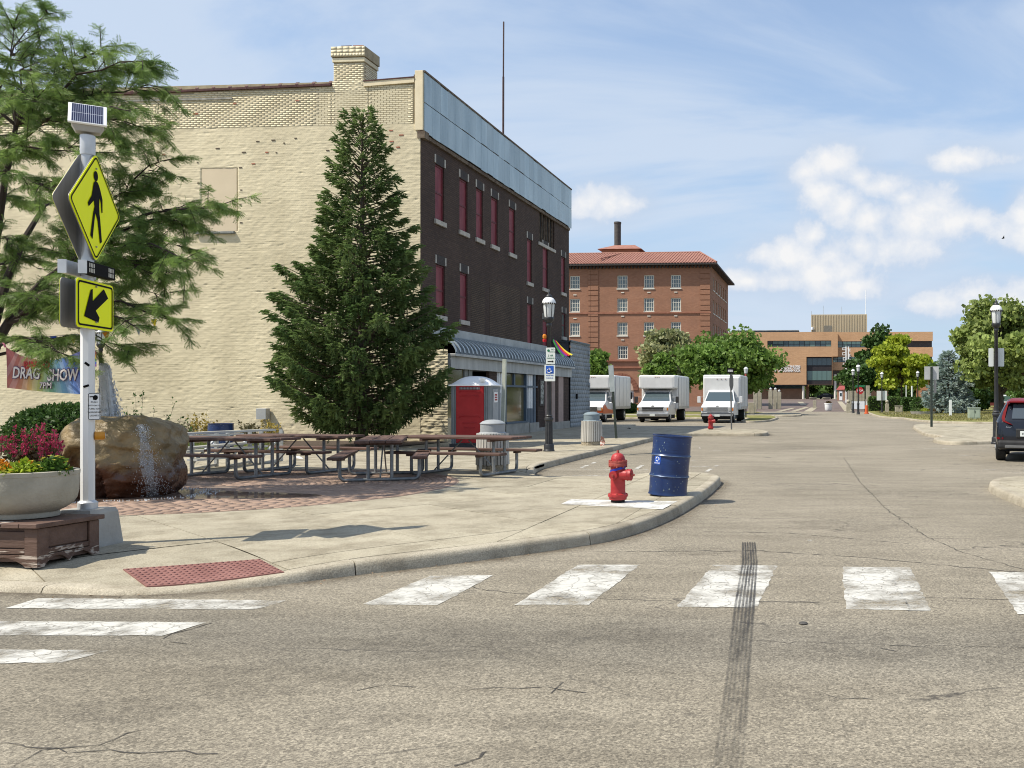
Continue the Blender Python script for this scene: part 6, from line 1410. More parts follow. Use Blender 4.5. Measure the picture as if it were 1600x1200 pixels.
# ---------------------------------------------------------------- drums
M_DRUM = mat('blue_drum_paint', (0.007, 0.022, 0.085), (0.011, 0.034, 0.125), scale=4, rough=.33, spec=.5, bump=.15, bscale=3, detail=6)
M_CHIP = mat('chipped_paint', (0.22, 0.28, 0.27), (0.35, 0.42, 0.38), scale=20)
def drum(label, loc, h=.88, r=.285, tilt=(0, 0), sticker=False, group=None):
    t = T('steel_drum', label, 'drum', loc, 0, group); t.rotation_euler = (tilt[0], tilt[1], 0); k = dict(world=False)
    pf = [(r - .02, .0), (r + .006, .006), (r + .008, .018), (r, .03)]
    z = .03; ribs = (h * .325, h * .665)
    while z < h - .03:
        z += h / 60; rr = r + sum(.016 * math.exp(-((z - q) / .011) ** 2) for q in ribs)
        if not any(abs(z - q) < .05 for q in ribs): rr += .0022 * math.sin(z * 2 * math.pi / .036)
        pf.append((rr, z))
    pf += [(r, h - .02), (r + .009, h - .015), (r + .009, h), (r - .014, h), (r - .018, h - .03), (.02, h - .06)]
    sh = MB().lathe(pf, 40)
    sh.v = [(v[0] * (1 + .014 * math.sin(v[0] * 9 + v[2] * 8 + 1) * math.sin(v[2] * 12 + v[1] * 6)), v[1] * (1 + .014 * math.sin(v[1] * 9 - v[2] * 7)), v[2]) for v in sh.v]
    sh.build('shell', M_DRUM, t, smooth=True, auto=60, **k)
    for q in ribs: MB().lathe([(r + .0145, q - .006), (r + .0185, q), (r + .0145, q + .006)], 40, cap0=False, cap1=False).build('hoop', mat('worn_blue_steel', (0.05, 0.085, 0.17), (0.16, 0.21, 0.30), scale=14, rough=.35, metal=.3), t, smooth=True, **k)
    if sticker:
        def on(a, z, d=.003): return Vector(((r + d) * math.cos(a), (r + d) * math.sin(a), z))
        a0, a1 = -2.32, -1.93; mb = MB(); vs = [on(a0 + (a1 - a0) * i / 6, z, .005) for i in range(7) for z in (.455, .59)]
        s = mb.add(vs, [(2 * i, 2 * i + 2, 2 * i + 3, 2 * i + 1) for i in range(6)]).build('sticker', mat('sticker_blue', (0.02, 0.085, 0.42), rough=.4), t, **k)
        M_STW = mat('sticker_white', (0.8, 0.8, 0.8), rough=.5); ac = (a0 + a1) / 2
        mb = MB()                                           # three chasing arrows
        for j in range(3):
            b0 = math.pi / 2 + j * 2 * math.pi / 3
            for i in range(4):
                t0, t1 = b0 + i * .42, b0 + (i + 1) * .42; wd = .011 if i < 3 else .018
                vs = [on(ac + math.cos(tt) * rr / r, .535 + math.sin(tt) * rr, .008) for tt, rr in ((t0, .030 - wd / 2), (t0, .030 + wd / 2), (t1, .030 + (wd / 2 if i < 3 else 0)), (t1, .030 - (wd / 2 if i < 3 else 0)))]
                mb.add(vs, [(0, 1, 2, 3)])
        mb.build('recycling_symbol', M_STW, s, **k)
        text('RECYCLE', .026, M_STW, s, on(ac, .475, .009), (R(90), 0, ac + math.pi / 2), .001, world=False)
    rg_ = random.Random(int(loc[0] * 100)); mb = MB()
    for i in range(46):
        a = rg_.uniform(-2.9, -.3); z = rg_.choice([rg_.uniform(.08, .32), rg_.uniform(.08, .32), rg_.uniform(.40, .55), rg_.uniform(.65, .8)]); e = rg_.uniform(.003, .009); q = rg_.uniform(.003, .014)
        if sticker and -2.4 < a < -1.85 and .43 < z < .62: continue
        mb.add([((r + .0045) * math.cos(a + u / r), (r + .0045) * math.sin(a + u / r), z + v) for u, v in ((-e, 0), (0, -q), (e, 0), (0, q))], [(0, 1, 2, 3)])
    mb.build('paint_chips', M_CHIP, t, **k)
    return t
drum('dented dark blue steel drum with a recycling sticker leaning at the kerb corner', (-2.40, 13.72, ZP), .89, .285, (R(-1.0), R(4.6)), True)
p = AY(345, 690, 23.4); drum('blue steel drum behind the picnic tables near the cream wall', (p.x, 23.4, ZP), .76, .30)

# ---------------------------------------------------------------- hydrants
M_HRED = mat('hydrant_red_paint', (0.29, 0.012, 0.015), (0.42, 0.032, 0.032), scale=7, detail=9, rough=.48, spec=.5, bump=.35, bscale=26)
M_HDK = mat('hydrant_worn_red', (0.25, 0.035, 0.028), (0.36, 0.075, 0.055), scale=14, rough=.6, bump=.4, bscale=40)
def hydrant(label, loc, rz, ribbon=True):
    t = T('fire_hydrant', label, 'hydrant', loc, rz, 'red fire hydrants'); k = dict(world=False)
    MB().lathe([(.095, -.02), (.095, .03), (.10, .05)], 20).build('base', M_BLACK, t, smooth=True, **k)
    MB().lathe([(.118, .04), (.122, .055), (.122, .075), (.135, .08), (.138, .095), (.136, .115), (.118, .122), (.104, .13), (.101, .16), (.100, .50), (.104, .515)], 24).build('barrel', M_HRED, t, smooth=True, **k)
    f = MB().lathe([(.118, .50), (.128, .505), (.130, .525), (.128, .545), (.124, .55), (.130, .555), (.128, .575), (.11, .58)], 24)
    f.build('flange', M_HDK, t, smooth=True, **k)
    b = MB()
    for i in range(8):
        a = i * math.pi / 4 + .2; b.lathe([(.013, .09), (.013, .128), (.006, .13)], 6, (.120 * math.cos(a), .120 * math.sin(a), 0)).lathe([(.012, .485), (.012, .588)], 6, (.117 * math.cos(a), .117 * math.sin(a), 0))
    b.build('bolts', M_HDK, t, **k)
    bn = MB().lathe([(.100, .575), (.098, .60), (.088, .635), (.068, .665), (.04, .68), (.024, .682)], 24); bn.build('bonnet', M_HRED, t, smooth=True, **k)
    MB().lathe([(.024, .68), (.02, .695), (.016, .72), (.010, .722)], 5).build('operating_nut', M_HDK, t, **k)
    n1 = MB().tube([(.05, -.03, .385), (.145, -.03, .385)], .075, 16).tube([(.145, -.03, .385), (.155, -.03, .385)], .083, 16).tube([(.155, -.03, .385), (.205, -.03, .385)], .080, 16)
    n1 = n1.build('pumper_nozzle', M_HRED, t, smooth=True, **k); MB().tube([(.205, -.03, .385), (.235, -.03, .385), (.25, -.03, .385)], [.026, .02, .014], 5).build('cap_nut', M_HDK, n1, **k)
    for s in (-1, 1):
        n2 = MB().tube([(-.02, s * .05, .385), (-.02, s * .125, .385)], .052, 14).tube([(-.02, s * .125, .385), (-.02, s * .158, .385)], .058, 14).build('hose_nozzle', M_HRED, t, smooth=True, **k)
        MB().tube([(-.02, s * .158, .385), (-.02, s * .178, .385)], .02, 5).build('cap_nut', M_HDK, n2, **k)
    if ribbon:
        vs = []; n = 32
        for i in range(n + 1):
            a = 2 * math.pi * i / n; z = .462 + .028 * math.cos(a - .1)
            vs += [(.106 * math.cos(a), .106 * math.sin(a), z - .018), (.108 * math.cos(a), .108 * math.sin(a), z + .016)]
        MB().add(vs, [(2 * i, 2 * i + 2, 2 * i + 3, 2 * i + 1) for i in range(n)]).build('ribbon', mat('blue_plastic_ribbon', (0.02, 0.035, 0.32), (0.03, 0.05, 0.40), scale=9, rough=.35), t, smooth=True, **k)
    return t
hydrant('red fire hydrant with a blue band on the white painted slab', (-2.91, 12.66, .14), R(-6))
p = G(1110.5, 671, ZP); hydrant('distant red fire hydrant on the far kerb before the right hand truck', (p.x, p.y, ZP - .01), R(-6), False)

# ---------------------------------------------------------------- slatted litter bins
M_SLAT = mat('weathered_grey_slat', (0.37, 0.355, 0.32), (0.50, 0.48, 0.44), scale=4, rough=.8, vary=.16, stretch=(3, 3, .3))
M_LID = mat('grey_plastic_lid', (0.27, 0.285, 0.295), (0.33, 0.345, 0.355), scale=4, rough=.5)
M_AGG = mat('pebbled_concrete', (0.24, 0.205, 0.145), (0.44, 0.38, 0.28), scale=28, rough=.9, bump=.8, bscale=40, detail=2)
def bin_(label, loc, lidm, h=.74, r=.315):
    t = T('litter_bin', label, 'bin', loc, 0, 'round grey slatted litter bins'); k = dict(world=False)
    MB().lathe([(r - .02, -.01), (r - .005, .0), (r - .005, .105), (r - .03, .11)], 28).build('concrete_base', M_AGG, t, smooth=True, **k)
    MB().lathe([(r - .045, .10), (r - .035, h - .03)], 28).build('liner', mat('dark_liner', (0.03, 0.03, 0.03), (0.05, 0.05, 0.048), scale=5), t, smooth=True, **k)
    sm = cmesh('slat', .052, .02, h - .115, .004, M_SLAT)
    n = 30
    for i in range(n):
        a = 2 * math.pi * i / n; o = bpy.data.objects.new('slat', sm); COL.objects.link(o); o.parent = t
        o.location = ((r - .006) * math.cos(a), (r - .006) * math.sin(a), .11 + (h - .115) / 2 + RNG.uniform(-.004, .004)); o.rotation_euler = (R(-1.6), 0, a + math.pi / 2 + RNG.uniform(-.03, .03)); o.rotation_euler.rotate_axis('Z', 0)
    MB().lathe([(r - .05, h - .01), (r - .04, h - .005), (r - .075, h + .02), (r - .075, h + .17), (r - .065, h + .18), (r - .07, h + .195), (r - .12, h + .235), (.10, h + .262), (.03, h + .266)], 28).build('lid', lidm, t, smooth=True, auto=30, **k)
    return t
bin_('grey slatted litter bin behind the picnic table nearest the kerb', (-6.72, 18.15, ZP), M_LID)
p = G(920.5, 696, ZP); bin_('grey slatted litter bin with blue grey lid at the kerb beyond the lamp post', (p.x, p.y + .3, ZP), mat('blue_grey_plastic_lid', (0.17, 0.215, 0.245), (0.21, 0.26, 0.29), scale=4, rough=.5))
lt = MB(); lt.add([(0, 0, .0), (.10, .02, 0), (.13, .06, .12), (.09, .04, .26), (.02, .0, .30), (-.02, .05, .14), (.05, .09, .10)], [(0, 1, 2, 5), (2, 3, 4, 5), (1, 6, 2), (0, 5, 6), (0, 6, 1)])
g_ = G(938, 697, ZP); lt.xf(Matrix.Translation(g_)); tag(lt.build('paper_bag', mat('crumpled_bag', (0.35, 0.17, 0.13), (0.62, 0.55, 0.5), scale=9, detail=2, lo=.48, hi=.52)), 'crumpled red and white paper bag beside the far slatted bin', 'litter')
def scrap(label, px, py, z, s, m, seed):
    rg_ = random.Random(seed); p = G(px, py, z); mb = MB(); n = 7
    vs = [(p.x + s * math.cos(i * 6.283 / n) * rg_.uniform(.5, 1), p.y + s * .6 * math.sin(i * 6.283 / n) * rg_.uniform(.5, 1), z + rg_.uniform(.004, s * .4)) for i in range(n)] + [(p.x, p.y, z + s * .55)]
    mb.add(vs, [(i, (i + 1) % n, n) for i in range(n)]); tag(mb.build('paper_scrap', m), label, 'litter')
M_PAPER = mat('white_paper', (0.68, 0.67, 0.65), (0.76, 0.75, 0.73), scale=9)
scrap('white crumpled paper on the road by the kerb behind the hydrant', 967, 699.5, .004, .12, M_PAPER, 1)
scrap('white paper scrap on the grass below the end of the rear picnic table', 466, 717, ZP + .02, .13, M_PAPER, 2)
scrap('small dark scrap on the shaded pavement near the leaning post', 983, 670.5, ZP, .14, mat('dark_rag', (0.03, 0.03, 0.03), (0.05, 0.05, 0.05), scale=9), 3)
scrap('tiny white paper scrap on the road right of the drum', 1093, 701, .004, .06, M_PAPER, 4)

# ---------------------------------------------------------------- street lamps
M_LGLASS = mat('frosted_lamp_glass', (0.58, 0.60, 0.60), (0.66, 0.68, 0.68), scale=5, rough=.18, spec=.6)
def lamp(label, loc, s=1.0, parts=True, group='black street lamps with white caps', cat='street lamp'):
    t = T('street_lamp', label, cat, loc, 0, group); t.scale = (s, s, s); k = dict(world=False)
    MB().lathe([(.15, -.02), (.15, .03), (.135, .05), (.135, .17), (.12, .20)], 16).build('base', M_IRON, t, smooth=True, auto=30, **k)
    fl = MB(); n = 12; prf = []
    vs = []; fs = []
    for (z, r) in ((.19, .102), (.82, .092)):
        for i in range(n * 2):
            a = math.pi * i / n; rr = r * (1 if i % 2 else .86); vs.append((rr * math.cos(a), rr * math.sin(a), z))
    fs = [(i, (i + 1) % (2 * n), 2 * n + (i + 1) % (2 * n), 2 * n + i) for i in range(2 * n)]
    MB().add(vs, fs).lathe([(.10, .82), (.12, .85), (.12, .89), (.085, .92), (.10, .95), (.075, .98)], 16).build('fluted_shaft', M_IRON, t, **k)
    MB().lathe([(.065, .96), (.052, 3.34), (.07, 3.36), (.075, 3.40), (.06, 3.44), (.115, 3.50), (.135, 3.55), (.135, 3.58), (.125, 3.6)], 14).build('pole', M_IRON, t, smooth=True, auto=50, **k)
    MB().lathe([(.115, 3.60), (.135, 3.72), (.150, 3.90), (.152, 3.965)], 16).build('globe', M_LGLASS, t, smooth=True, **k)
    MB().lathe([(.03, 3.6), (.045, 3.66), (.045, 3.86), (.02, 3.9)], 8).build('bulb', M_WHITEP, t, **k)
    rb = MB()
    for i in range(6):
        a = i * math.pi / 3 + .3; rb.tube([(.122 * math.cos(a), .122 * math.sin(a), 3.59), (.158 * math.cos(a), .158 * math.sin(a), 3.92), (.165 * math.cos(a), .165 * math.sin(a), 3.98)], .009, 5)
    rb.build('cage', M_IRON, t, **k)
    MB().lathe([(.178, 3.955), (.182, 3.975), (.178, 4.0), (.16, 4.06), (.115, 4.115), (.075, 4.135)], 18, cap0=True).build('cap', M_WHITEP, t, smooth=True, **k)
    sc_ = MB()
    for i in range(18):
        a = i * math.pi / 9; sc_.lathe([(.012, 3.945), (.02, 3.965), (.015, 3.985)], 6, (.178 * math.cos(a), .178 * math.sin(a), 0))
    sc_.build('scalloped_rim', M_IRON, t, **k)
    MB().lathe([(.085, 4.13), (.085, 4.17), (.06, 4.20), (.035, 4.22), (.03, 4.25), (.012, 4.30), (.004, 4.36)], 12).build('finial', M_IRON, t, smooth=True, **k)
    return t
lp1 = lamp('black street lamp with parking signs and a streamer in front of the shop', (-7.50, 24.45, ZP))
M_SIGNW = mat('white_sign_sheet', (0.62, 0.66, 0.63), (0.68, 0.71, 0.69), scale=3, rough=.4)
M_SGREEN = mat('sign_green', (0.02, 0.16, 0.07), rough=.5); M_SBLUE = mat('sign_blue', (0.015, 0.09, 0.42), rough=.5); M_SBLK = mat('sign_black', (0.008, 0.008, 0.008), rough=.75, spec=.1)
k = dict(world=False)
def plate(name, w, h, cx_, cz_, y, m, par, th=.006, r=.02):
    pts = []
    for (sx, sz, a0) in ((1, 1, 0), (-1, 1, 90), (-1, -1, 180), (1, -1, 270)):
        for a in (0, 45, 90): pts.append((cx_ + sx * (w / 2 - r) + r * math.cos(R(a0 + a)), cz_ + sz * (h / 2 - r) + r * math.sin(R(a0 + a))))
    return MB().plate(pts, (0, y, 0), (1, 0, 0), (0, 0, 1), th).build(name, m, par, world=False)
s1 = plate('parking_sign', .25, .44, .07, 2.56, -.085, M_SIGNW, lp1)
MB().plate([(.035 + .035 * math.cos(a), .035 * math.sin(a)) for a in np.linspace(0, 6.28, 13)[:-1]], (-.02, -.093, 2.70), (1, 0, 0), (0, 0, 1), .002).build('green_disc', M_SGREEN, s1, **k)
text('NO', .06, M_SGREEN, s1, (.13, -.094, 2.73), (R(90), 0, 0), .001, world=False); text('PARKING', .04, M_SGREEN, s1, (.11, -.094, 2.665), (R(90), 0, 0), .001, world=False)
text('2 HR', .07, M_SGREEN, s1, (.07, -.094, 2.565), (R(90), 0, 0), .001, world=False); text('PARKING', .05, M_SGREEN, s1, (.07, -.094, 2.495), (R(90), 0, 0), .001, world=False)
MB().plate([(-.08, -.012), (.05, -.012), (.05, -.03), (.085, 0), (.05, .03), (.05, .012), (-.08, .012)], (.07, -.093, 2.41), (1, 0, 0), (0, 0, 1), .002).build('arrow', M_SBLK, s1, **k)
s2 = plate('accessible_parking_sign', .29, .44, .05, 2.10, -.085, M_SIGNW, lp1)
plate('blue_panel', .21, .21, .05, 2.19, -.0925, M_SBLUE, s2, .003, .01)
ic = MB(); ix, iz, iy = .05, 2.185, -.100
ic.tube([(ix - .012, iy, iz + .072), (ix - .011, iy, iz + .073)], .014, 8)
ic.tube([(ix - .015, iy, iz + .052), (ix - .010, iy, iz + .0), (ix + .032, iy, iz - .004), (ix + .050, iy, iz - .052), (ix + .066, iy, iz - .048)], .0075, 6).tube([(ix - .014, iy, iz + .026), (ix + .024, iy, iz + .026)], .006, 6)
ic.tube([(ix - .02 + .052 * math.cos(a), iy, iz - .025 + .052 * math.sin(a)) for a in np.linspace(1.9, 6.1, 12)], .007, 6).build('wheelchair_symbol', M_WHITEP, s2, **k)
text('RESERVED', .045, M_SBLUE, s2, (.05, -.094, 2.035), (R(90), 0, 0), .001, world=False); text('PARKING', .045, M_SBLUE, s2, (.05, -.094, 1.965), (R(90), 0, 0), .001, world=False)
# rainbow streamer caught on the lamp, and a small lantern on its other side
st = T('windsock', 'rainbow striped streamer hanging from the lamp post by the shop', 'streamer', (-7.42, 24.40, 3.0))
rainbow = [((0.55, 0.02, 0.03), 'red_cloth'), ((0.62, 0.22, 0.02), 'orange_cloth'), ((0.68, 0.55, 0.04), 'yellow_cloth'), ((0.04, 0.25, 0.06), 'green_cloth'), ((0.03, 0.08, 0.42), 'blue_cloth'), ((0.16, 0.03, 0.26), 'violet_cloth')]
def cloth(i): return mat(rainbow[i][1], rainbow[i][0], tuple(min(1, c * 1.25 + .01) for c in rainbow[i][0]), scale=5, rough=.8, trans=.2)
for i, c in enumerate((3, 5, 0, 2)):
    vs = []
    for j in range(7):
        u = j / 6; x = .04 + .02 * i + u * (.30 + .05 * i); z = .12 - .05 * i * .3 - u * (.36 - .03 * i) - .10 * math.sin(u * 2.2); wd = .035 * (1 - .5 * u)
        vs += [(-7.42 + x, 24.40 + .02 * i - .03 * u, 3.0 + z - wd), (-7.42 + x + .015, 24.40 + .02 * i, 3.0 + z + wd)]
    MB().add(vs, [(2 * j, 2 * j + 2, 2 * j + 3, 2 * j + 1) for j in range(6)]).build('streamer_tail', cloth(c), st)
fl = T('paper_lantern', 'small orange and red cloth ornament tied to the lamp post by the shop', 'ornament', (-7.60, 24.38, 3.28))
MB().lathe([(.02, .0), (.05, .03), (.055, .10), (.03, .14)], 8, (-7.60, 24.38, 3.14)).build('body', cloth(1), fl); MB().lathe([(.045, 0), (.055, .05), (.05, .07)], 8, (-7.60, 24.38, 3.07)).build('band', cloth(0), fl)

# ---------------------------------------------------------------- crossing sign with beacons
SP = Vector((-7.28, 8.62, .13)); pdir = Vector((-.292, .955, 0)).normalized(); pn = Vector((pdir.y, -pdir.x, 0))
if pn.dot(-SP) < 0: pn = -pn
CS = T('crossing_sign', 'pedestrian crossing sign assembly with solar panel and yellow arrow on white pole', 'road sign', SP)
M_FYEL = mat('fluorescent_yellow_green', (0.90, 0.95, 0.0), rough=.5, spec=.2)
M_SILV = mat('sign_back_aluminium', (0.27, 0.265, 0.25), (0.36, 0.35, 0.33), scale=2, rough=.45, metal=.4, stretch=(4, 4, .5))
M_POLE = mat('white_pole_paint', (0.66, 0.66, 0.65), (0.74, 0.74, 0.73), scale=3, rough=.4, stretch=(2, 2, .4), detail=6)
M_ALUB = mat('brushed_pole_aluminium', (0.50, 0.51, 0.52), (0.62, 0.63, 0.64), scale=4, rough=.4, metal=.4)
hb = [(-.21, -.21), (.21, -.21), (.21, .21), (-.21, .21)]
MB().add([(SP.x + x * s, SP.y + y * s, z) for z, s in ((.10, 1.0), (.46, .84), (.50, .76)) for x, y in hb], [(0, 1, 5, 4), (1, 2, 6, 5), (2, 3, 7, 6), (3, 0, 4, 7), (4, 5, 9, 8), (5, 6, 10, 9), (6, 7, 11, 10), (7, 4, 8, 11), (8, 9, 10, 11)]).build('concrete_base', mat('grey_foundation', (0.30, 0.29, 0.265), (0.38, 0.37, 0.34), scale=4, bump=.3, bscale=30), CS)
MB().lathe([(.085, .50), (.085, .56), (.066, .58)], 20, (SP.x, SP.y, 0)).build('collar', M_ALUB, CS, smooth=True, auto=30)
MB().lathe([(.060, .56), (.060, 2.35)], 8, (SP.x, SP.y, 0)).build('pole', M_POLE, CS)
MB().lathe([(.054, 2.35), (.054, 4.02)], 24, (SP.x, SP.y, 0)).build('upper_pole', M_ALUB, CS, smooth=True)
MB().lathe([(.062, 3.98), (.064, 4.0), (.064, 4.17), (.05, 4.18)], 24, (SP.x, SP.y, 0)).build('sleeve', M_ALUB, CS, smooth=True, auto=30)
def pl(name, poly, c, off, m, th, par, side=1):
    """plate in the sign plane; x runs along pdir seen from the front so that the front normal is pn*side"""
    ux = pdir * side; org = c + pn * (off if side == 1 else -off)
    u_ = ux if ux.cross(Vector((0, 0, 1))).dot(pn * side) > 0 else -ux
    return MB().plate(poly, org, u_, (0, 0, 1), th).build(name, m, par)
def rrect(w, h, r, n=3):
    o = []
    for (sx, sz, a0) in ((1, 1, 0), (-1, 1, 90), (-1, -1, 180), (1, -1, 270)):
        for i in range(n + 1): a = R(a0 + 90 * i / n); o.append((sx * (w / 2 - r) + r * math.cos(a), sz * (h / 2 - r) + r * math.sin(a)))
    return o
def rdiam(d, r):
    return [((x - y) * .70711, (x + y) * .70711) for x, y in rrect(d * 1.41421, d * 1.41421, r)]
def ring(a, b): return a, b
def frame_band(name, outer, inner, c, off, m, par):
    mb = MB(); n = len(outer); u_ = pdir if pdir.cross(Vector((0, 0, 1))).dot(pn) > 0 else -pdir
    P_ = lambda q: c + pn * off + u_ * q[0] + Vector((0, 0, q[1]))
    vs = [P_(q) for q in outer] + [P_(q) for q in inner]
    return mb.add(vs, [(i, (i + 1) % n, n + (i + 1) % n, n + i) for i in range(n)]).build(name, m, par)
cD = Vector((SP.x, SP.y, 3.465)); cA = Vector((SP.x, SP.y, 2.50))
for side, nm in ((1, 'front'), (-1, 'rear')):
    d = pl('diamond_sign', rdiam(.535, .05), cD, .066, M_FYEL if side == 1 else M_SILV, .005, CS, side)
    a = pl('arrow_sign', rrect(.76, .47, .045), cA, .064, M_FYEL if side == 1 else M_SILV, .005, CS, side)
    if side == -1:
        pl('yellow_face', rdiam(.53, .05), cD, .073, M_FYEL, .002, d, side); pl('yellow_face', rrect(.755, .465, .045), cA, .071, M_FYEL, .002, a, side)
        continue
    pl('sign_back', rdiam(.54, .05), cD, .060, M_SILV, .004, d, 1); pl('sign_back', rrect(.765, .475, .045), cA, .058, M_SILV, .004, a, 1)
    frame_band('black_border', rdiam(.512, .042), rdiam(.492, .036), cD, .0755, M_SBLK, d); frame_band('black_border', rrect(.715, .43, .035), rrect(.675, .395, .025), cA, .0735, M_SBLK, a)
    # walking figure: head, body with arms, two legs
    head = [(.0 + .043 * math.cos(t) + .0, .325 + .05 * math.sin(t)) for t in np.linspace(0, 6.283, 15)[:-1]]
    figs = [[(x - .01, z - .02) for x, z in head],
            [(-.052, .232), (-.02, .256), (.025, .25), (.055, .225), (.085, .18), (.128, .10), (.128, -.03), (.110, -.035), (.098, .06), (.066, .115), (.060, .02), (.066, -.055), (.078, -.10), (.116, -.325), (.078, -.345), (.028, -.125), (-.022, -.055), (-.078, -.325), (-.120, -.295), (-.060, -.06), (-.035, .0), (-.048, .06), (-.10, .022), (-.155, -.02), (-.17, .015), (-.092, .10)]]
    u_ = pdir if pdir.cross(Vector((0, 0, 1))).dot(pn) > 0 else -pdir
    for q in figs:
        MB().plate(q, cD + pn * .0755 + Vector((0, 0, .005)), u_, (0, 0, 1), .001).build('walking_figure', M_SBLK, d)
    arrow = [(.105, .195), (.165, .105), (-.005, -.055), (.045, -.125), (.03, -.18), (-.155, -.135), (-.07, .155), (-.045, .17), (-.045, .04)]
    MB().plate([(x * 1.55, z * .92) for x, z in arrow], cA + pn * .0735, u_, (0, 0, 1), .001).build('arrow', M_SBLK, a)
    b = MB()
    for z in (3.465 + .385, 3.465 - .385): b.lathe([(.010, 0), (.010, .004)], 8, (0, 0, 0)); 
    for (c_, z) in ((cD, .385), (cD, -.385), (cA, .185), (cA, -.165)):
        o_ = c_ + Vector((0, 0, z)); b.tube([o_ + pn * .07, o_ + pn * .082], .009, 8)
    b.v = b.v[32:]; b.f = [tuple(i - 32 for i in f) for f in b.f if min(f) >= 32]; b.m = b.m[:len(b.f)]
    b.build('bolts', M_SILV, d)
for side in (1, -1):                                         # rapid flashing beacons
    u_ = pdir; c = Vector((SP.x, SP.y, 2.845)) + pn * side * .085
    bm_ = MB().bar(c - u_ * .30, c + u_ * .30, .07, .125).build('beacon_bar', M_SBLK if side == 1 else M_ALUB, CS, bevel=.006)
    MB().bar(c - u_ * .305, c - u_ * .298, .075, .13).build('end_cap', M_ALUB, bm_)
    if side == 1:
        for s in (-.20, .20):
            ld = MB()
            for i in range(4):
                for j in range(2):
                    for q in (-1, 1): o_ = c + u_ * (s + (i - 1.5) * .03 + q * .004) + pn * .036 + Vector((0, 0, (j - .5) * .05)); ld.bar(o_ - Vector((0, 0, .02)), o_ + Vector((0, 0, .02)), .006, .006)
            ld.build('led_array', mat('led_lens', (0.42, 0.40, 0.33), (0.55, 0.53, 0.46), scale=30, rough=.3), bm_)
# solar panel on top
fc = Vector((-SP.x * .72 + .35 * 5, -SP.y, 0)).normalized(); su = Vector((-fc.y, fc.x, 0)); sup = (Vector((0, 0, 1)) * .72 - fc * .60).normalized(); sn = su.cross(sup)
if sn.dot(fc) < 0: su = -su; sn = su.cross(sup)
pc = Vector((SP.x, SP.y, 4.37))
sp_ = MB().plate([(-.155, -.15), (.155, -.15), (.155, .15), (-.155, .15)], pc, su, sup, .022).build('solar_panel', M_WHITEP, CS, bevel=.004)
cells = MB()
for i in range(15):
    x0 = -.125 + i * .25 / 15
    for (a, b) in ((-.137, -.004), (.004, .137)): cells.plate([(x0, a), (x0 + .0125, a), (x0 + .0125, b), (x0, b)], pc + sn * .023, su, sup, .001)
MB().plate([(-.128, -.14), (.128, -.14), (.128, .14), (-.128, .14)], pc + sn * .0225, su, sup, .0004).build('cell_backing', mat('cell_grid', (0.42, 0.44, 0.50), rough=.3), sp_)
cells.build('solar_cells', mat('solar_cell', (0.012, 0.014, 0.045), (0.02, 0.022, 0.06), scale=9, rough=.2, spec=.6), sp_)
bx_ = []
for z, sc_ in ((4.20, .72), (4.27, .98)):
    for (a, b) in ((-.135, -.09), (.135, -.09), (.135, .11), (-.135, .11)): q = Vector((SP.x, SP.y, z)) + su * a * sc_ - fc * b * sc_; bx_.append(q)
MB().add(bx_ + [bx_[4] + Vector((0, 0, .015)), bx_[5] + Vector((0, 0, .015)), bx_[6] + Vector((0, 0, .20)), bx_[7] + Vector((0, 0, .20))], [(0, 1, 5, 4), (1, 2, 6, 5), (2, 3, 7, 6), (3, 0, 4, 7), (3, 2, 1, 0), (4, 5, 9, 8), (5, 6, 10, 9), (6, 7, 11, 10), (7, 4, 8, 11), (8, 9, 10, 11)]).build('battery_box', mat('tan_grey_housing', (0.36, 0.34, 0.30), (0.42, 0.40, 0.36), scale=4, rough=.5), CS)
# push button, its notice and strips of old tape
vc = Vector((-SP.x, -SP.y, 0)).normalized(); vr = Vector((-vc.y, vc.x, 0))
if vr.x < 0: vr = -vr
def vplate(name, poly, c, m, th, par): return MB().plate(poly, c, vr, (0, 0, 1), th).build(name, m, par)
nfix = vr.cross(Vector((0, 0, 1)))
sgn = 1 if nfix.dot(vc) > 0 else -1
c0 = Vector((SP.x, SP.y, 1.505)) + vc * .066 + vr * .052
nb = vplate('button_notice', rrect(.10, .265, .012), c0, M_WHITEP, .004, CS)
def band2(name, o_, i_, c, m, par):
    n = len(o_); P_ = lambda q: c + vr * q[0] + Vector((0, 0, q[1])); return MB().add([P_(q) for q in o_] + [P_(q) for q in i_], [(i, (i + 1) % n, n + (i + 1) % n, n + i) for i in range(n)]).build(name, m, par)
band2('notice_border', rrect(.095, .26, .011), rrect(.086, .25, .008), c0 + vc * .0055, M_SBLK, nb)
rzv = math.atan2(vr.y, vr.x)
for i, s in enumerate(('PUSH', 'BUTTON TO', 'TURN ON', 'WARNING', 'LIGHTS')): text(s, .022 if i != 1 else .017, M_SBLK, nb, c0 + vc * .0062 + Vector((0, 0, .042 - i * .033)), (R(90), 0, rzv), .0006)
MB().plate([(-.036, .012), (-.036, .002), (-.012, .004), (-.008, -.022), (.016, -.026), (.03, -.006), (.026, .018), (.006, .026), (-.006, .014)], c0 + vc * .0058 + Vector((0, 0, .088)), vr, (0, 0, 1), .0008).build('hand_symbol', M_SBLK, nb)
bb_ = Vector((SP.x, SP.y, 1.215)) + vr * .055 + vc * .01
bt = MB().tube([bb_, bb_ + vr * .075], .042, 18).tube([bb_ + vr * .075, bb_ + vr * .085], .036, 18).build('push_button', mat('amber_button_body', (0.55, 0.22, 0.015), (0.62, 0.27, 0.02), scale=6, rough=.4), CS, smooth=True, auto=40)
MB().tube([bb_ + vr * .085, bb_ + vr * .09], .022, 14).build('button_plunger', M_ALUB, bt, smooth=True)
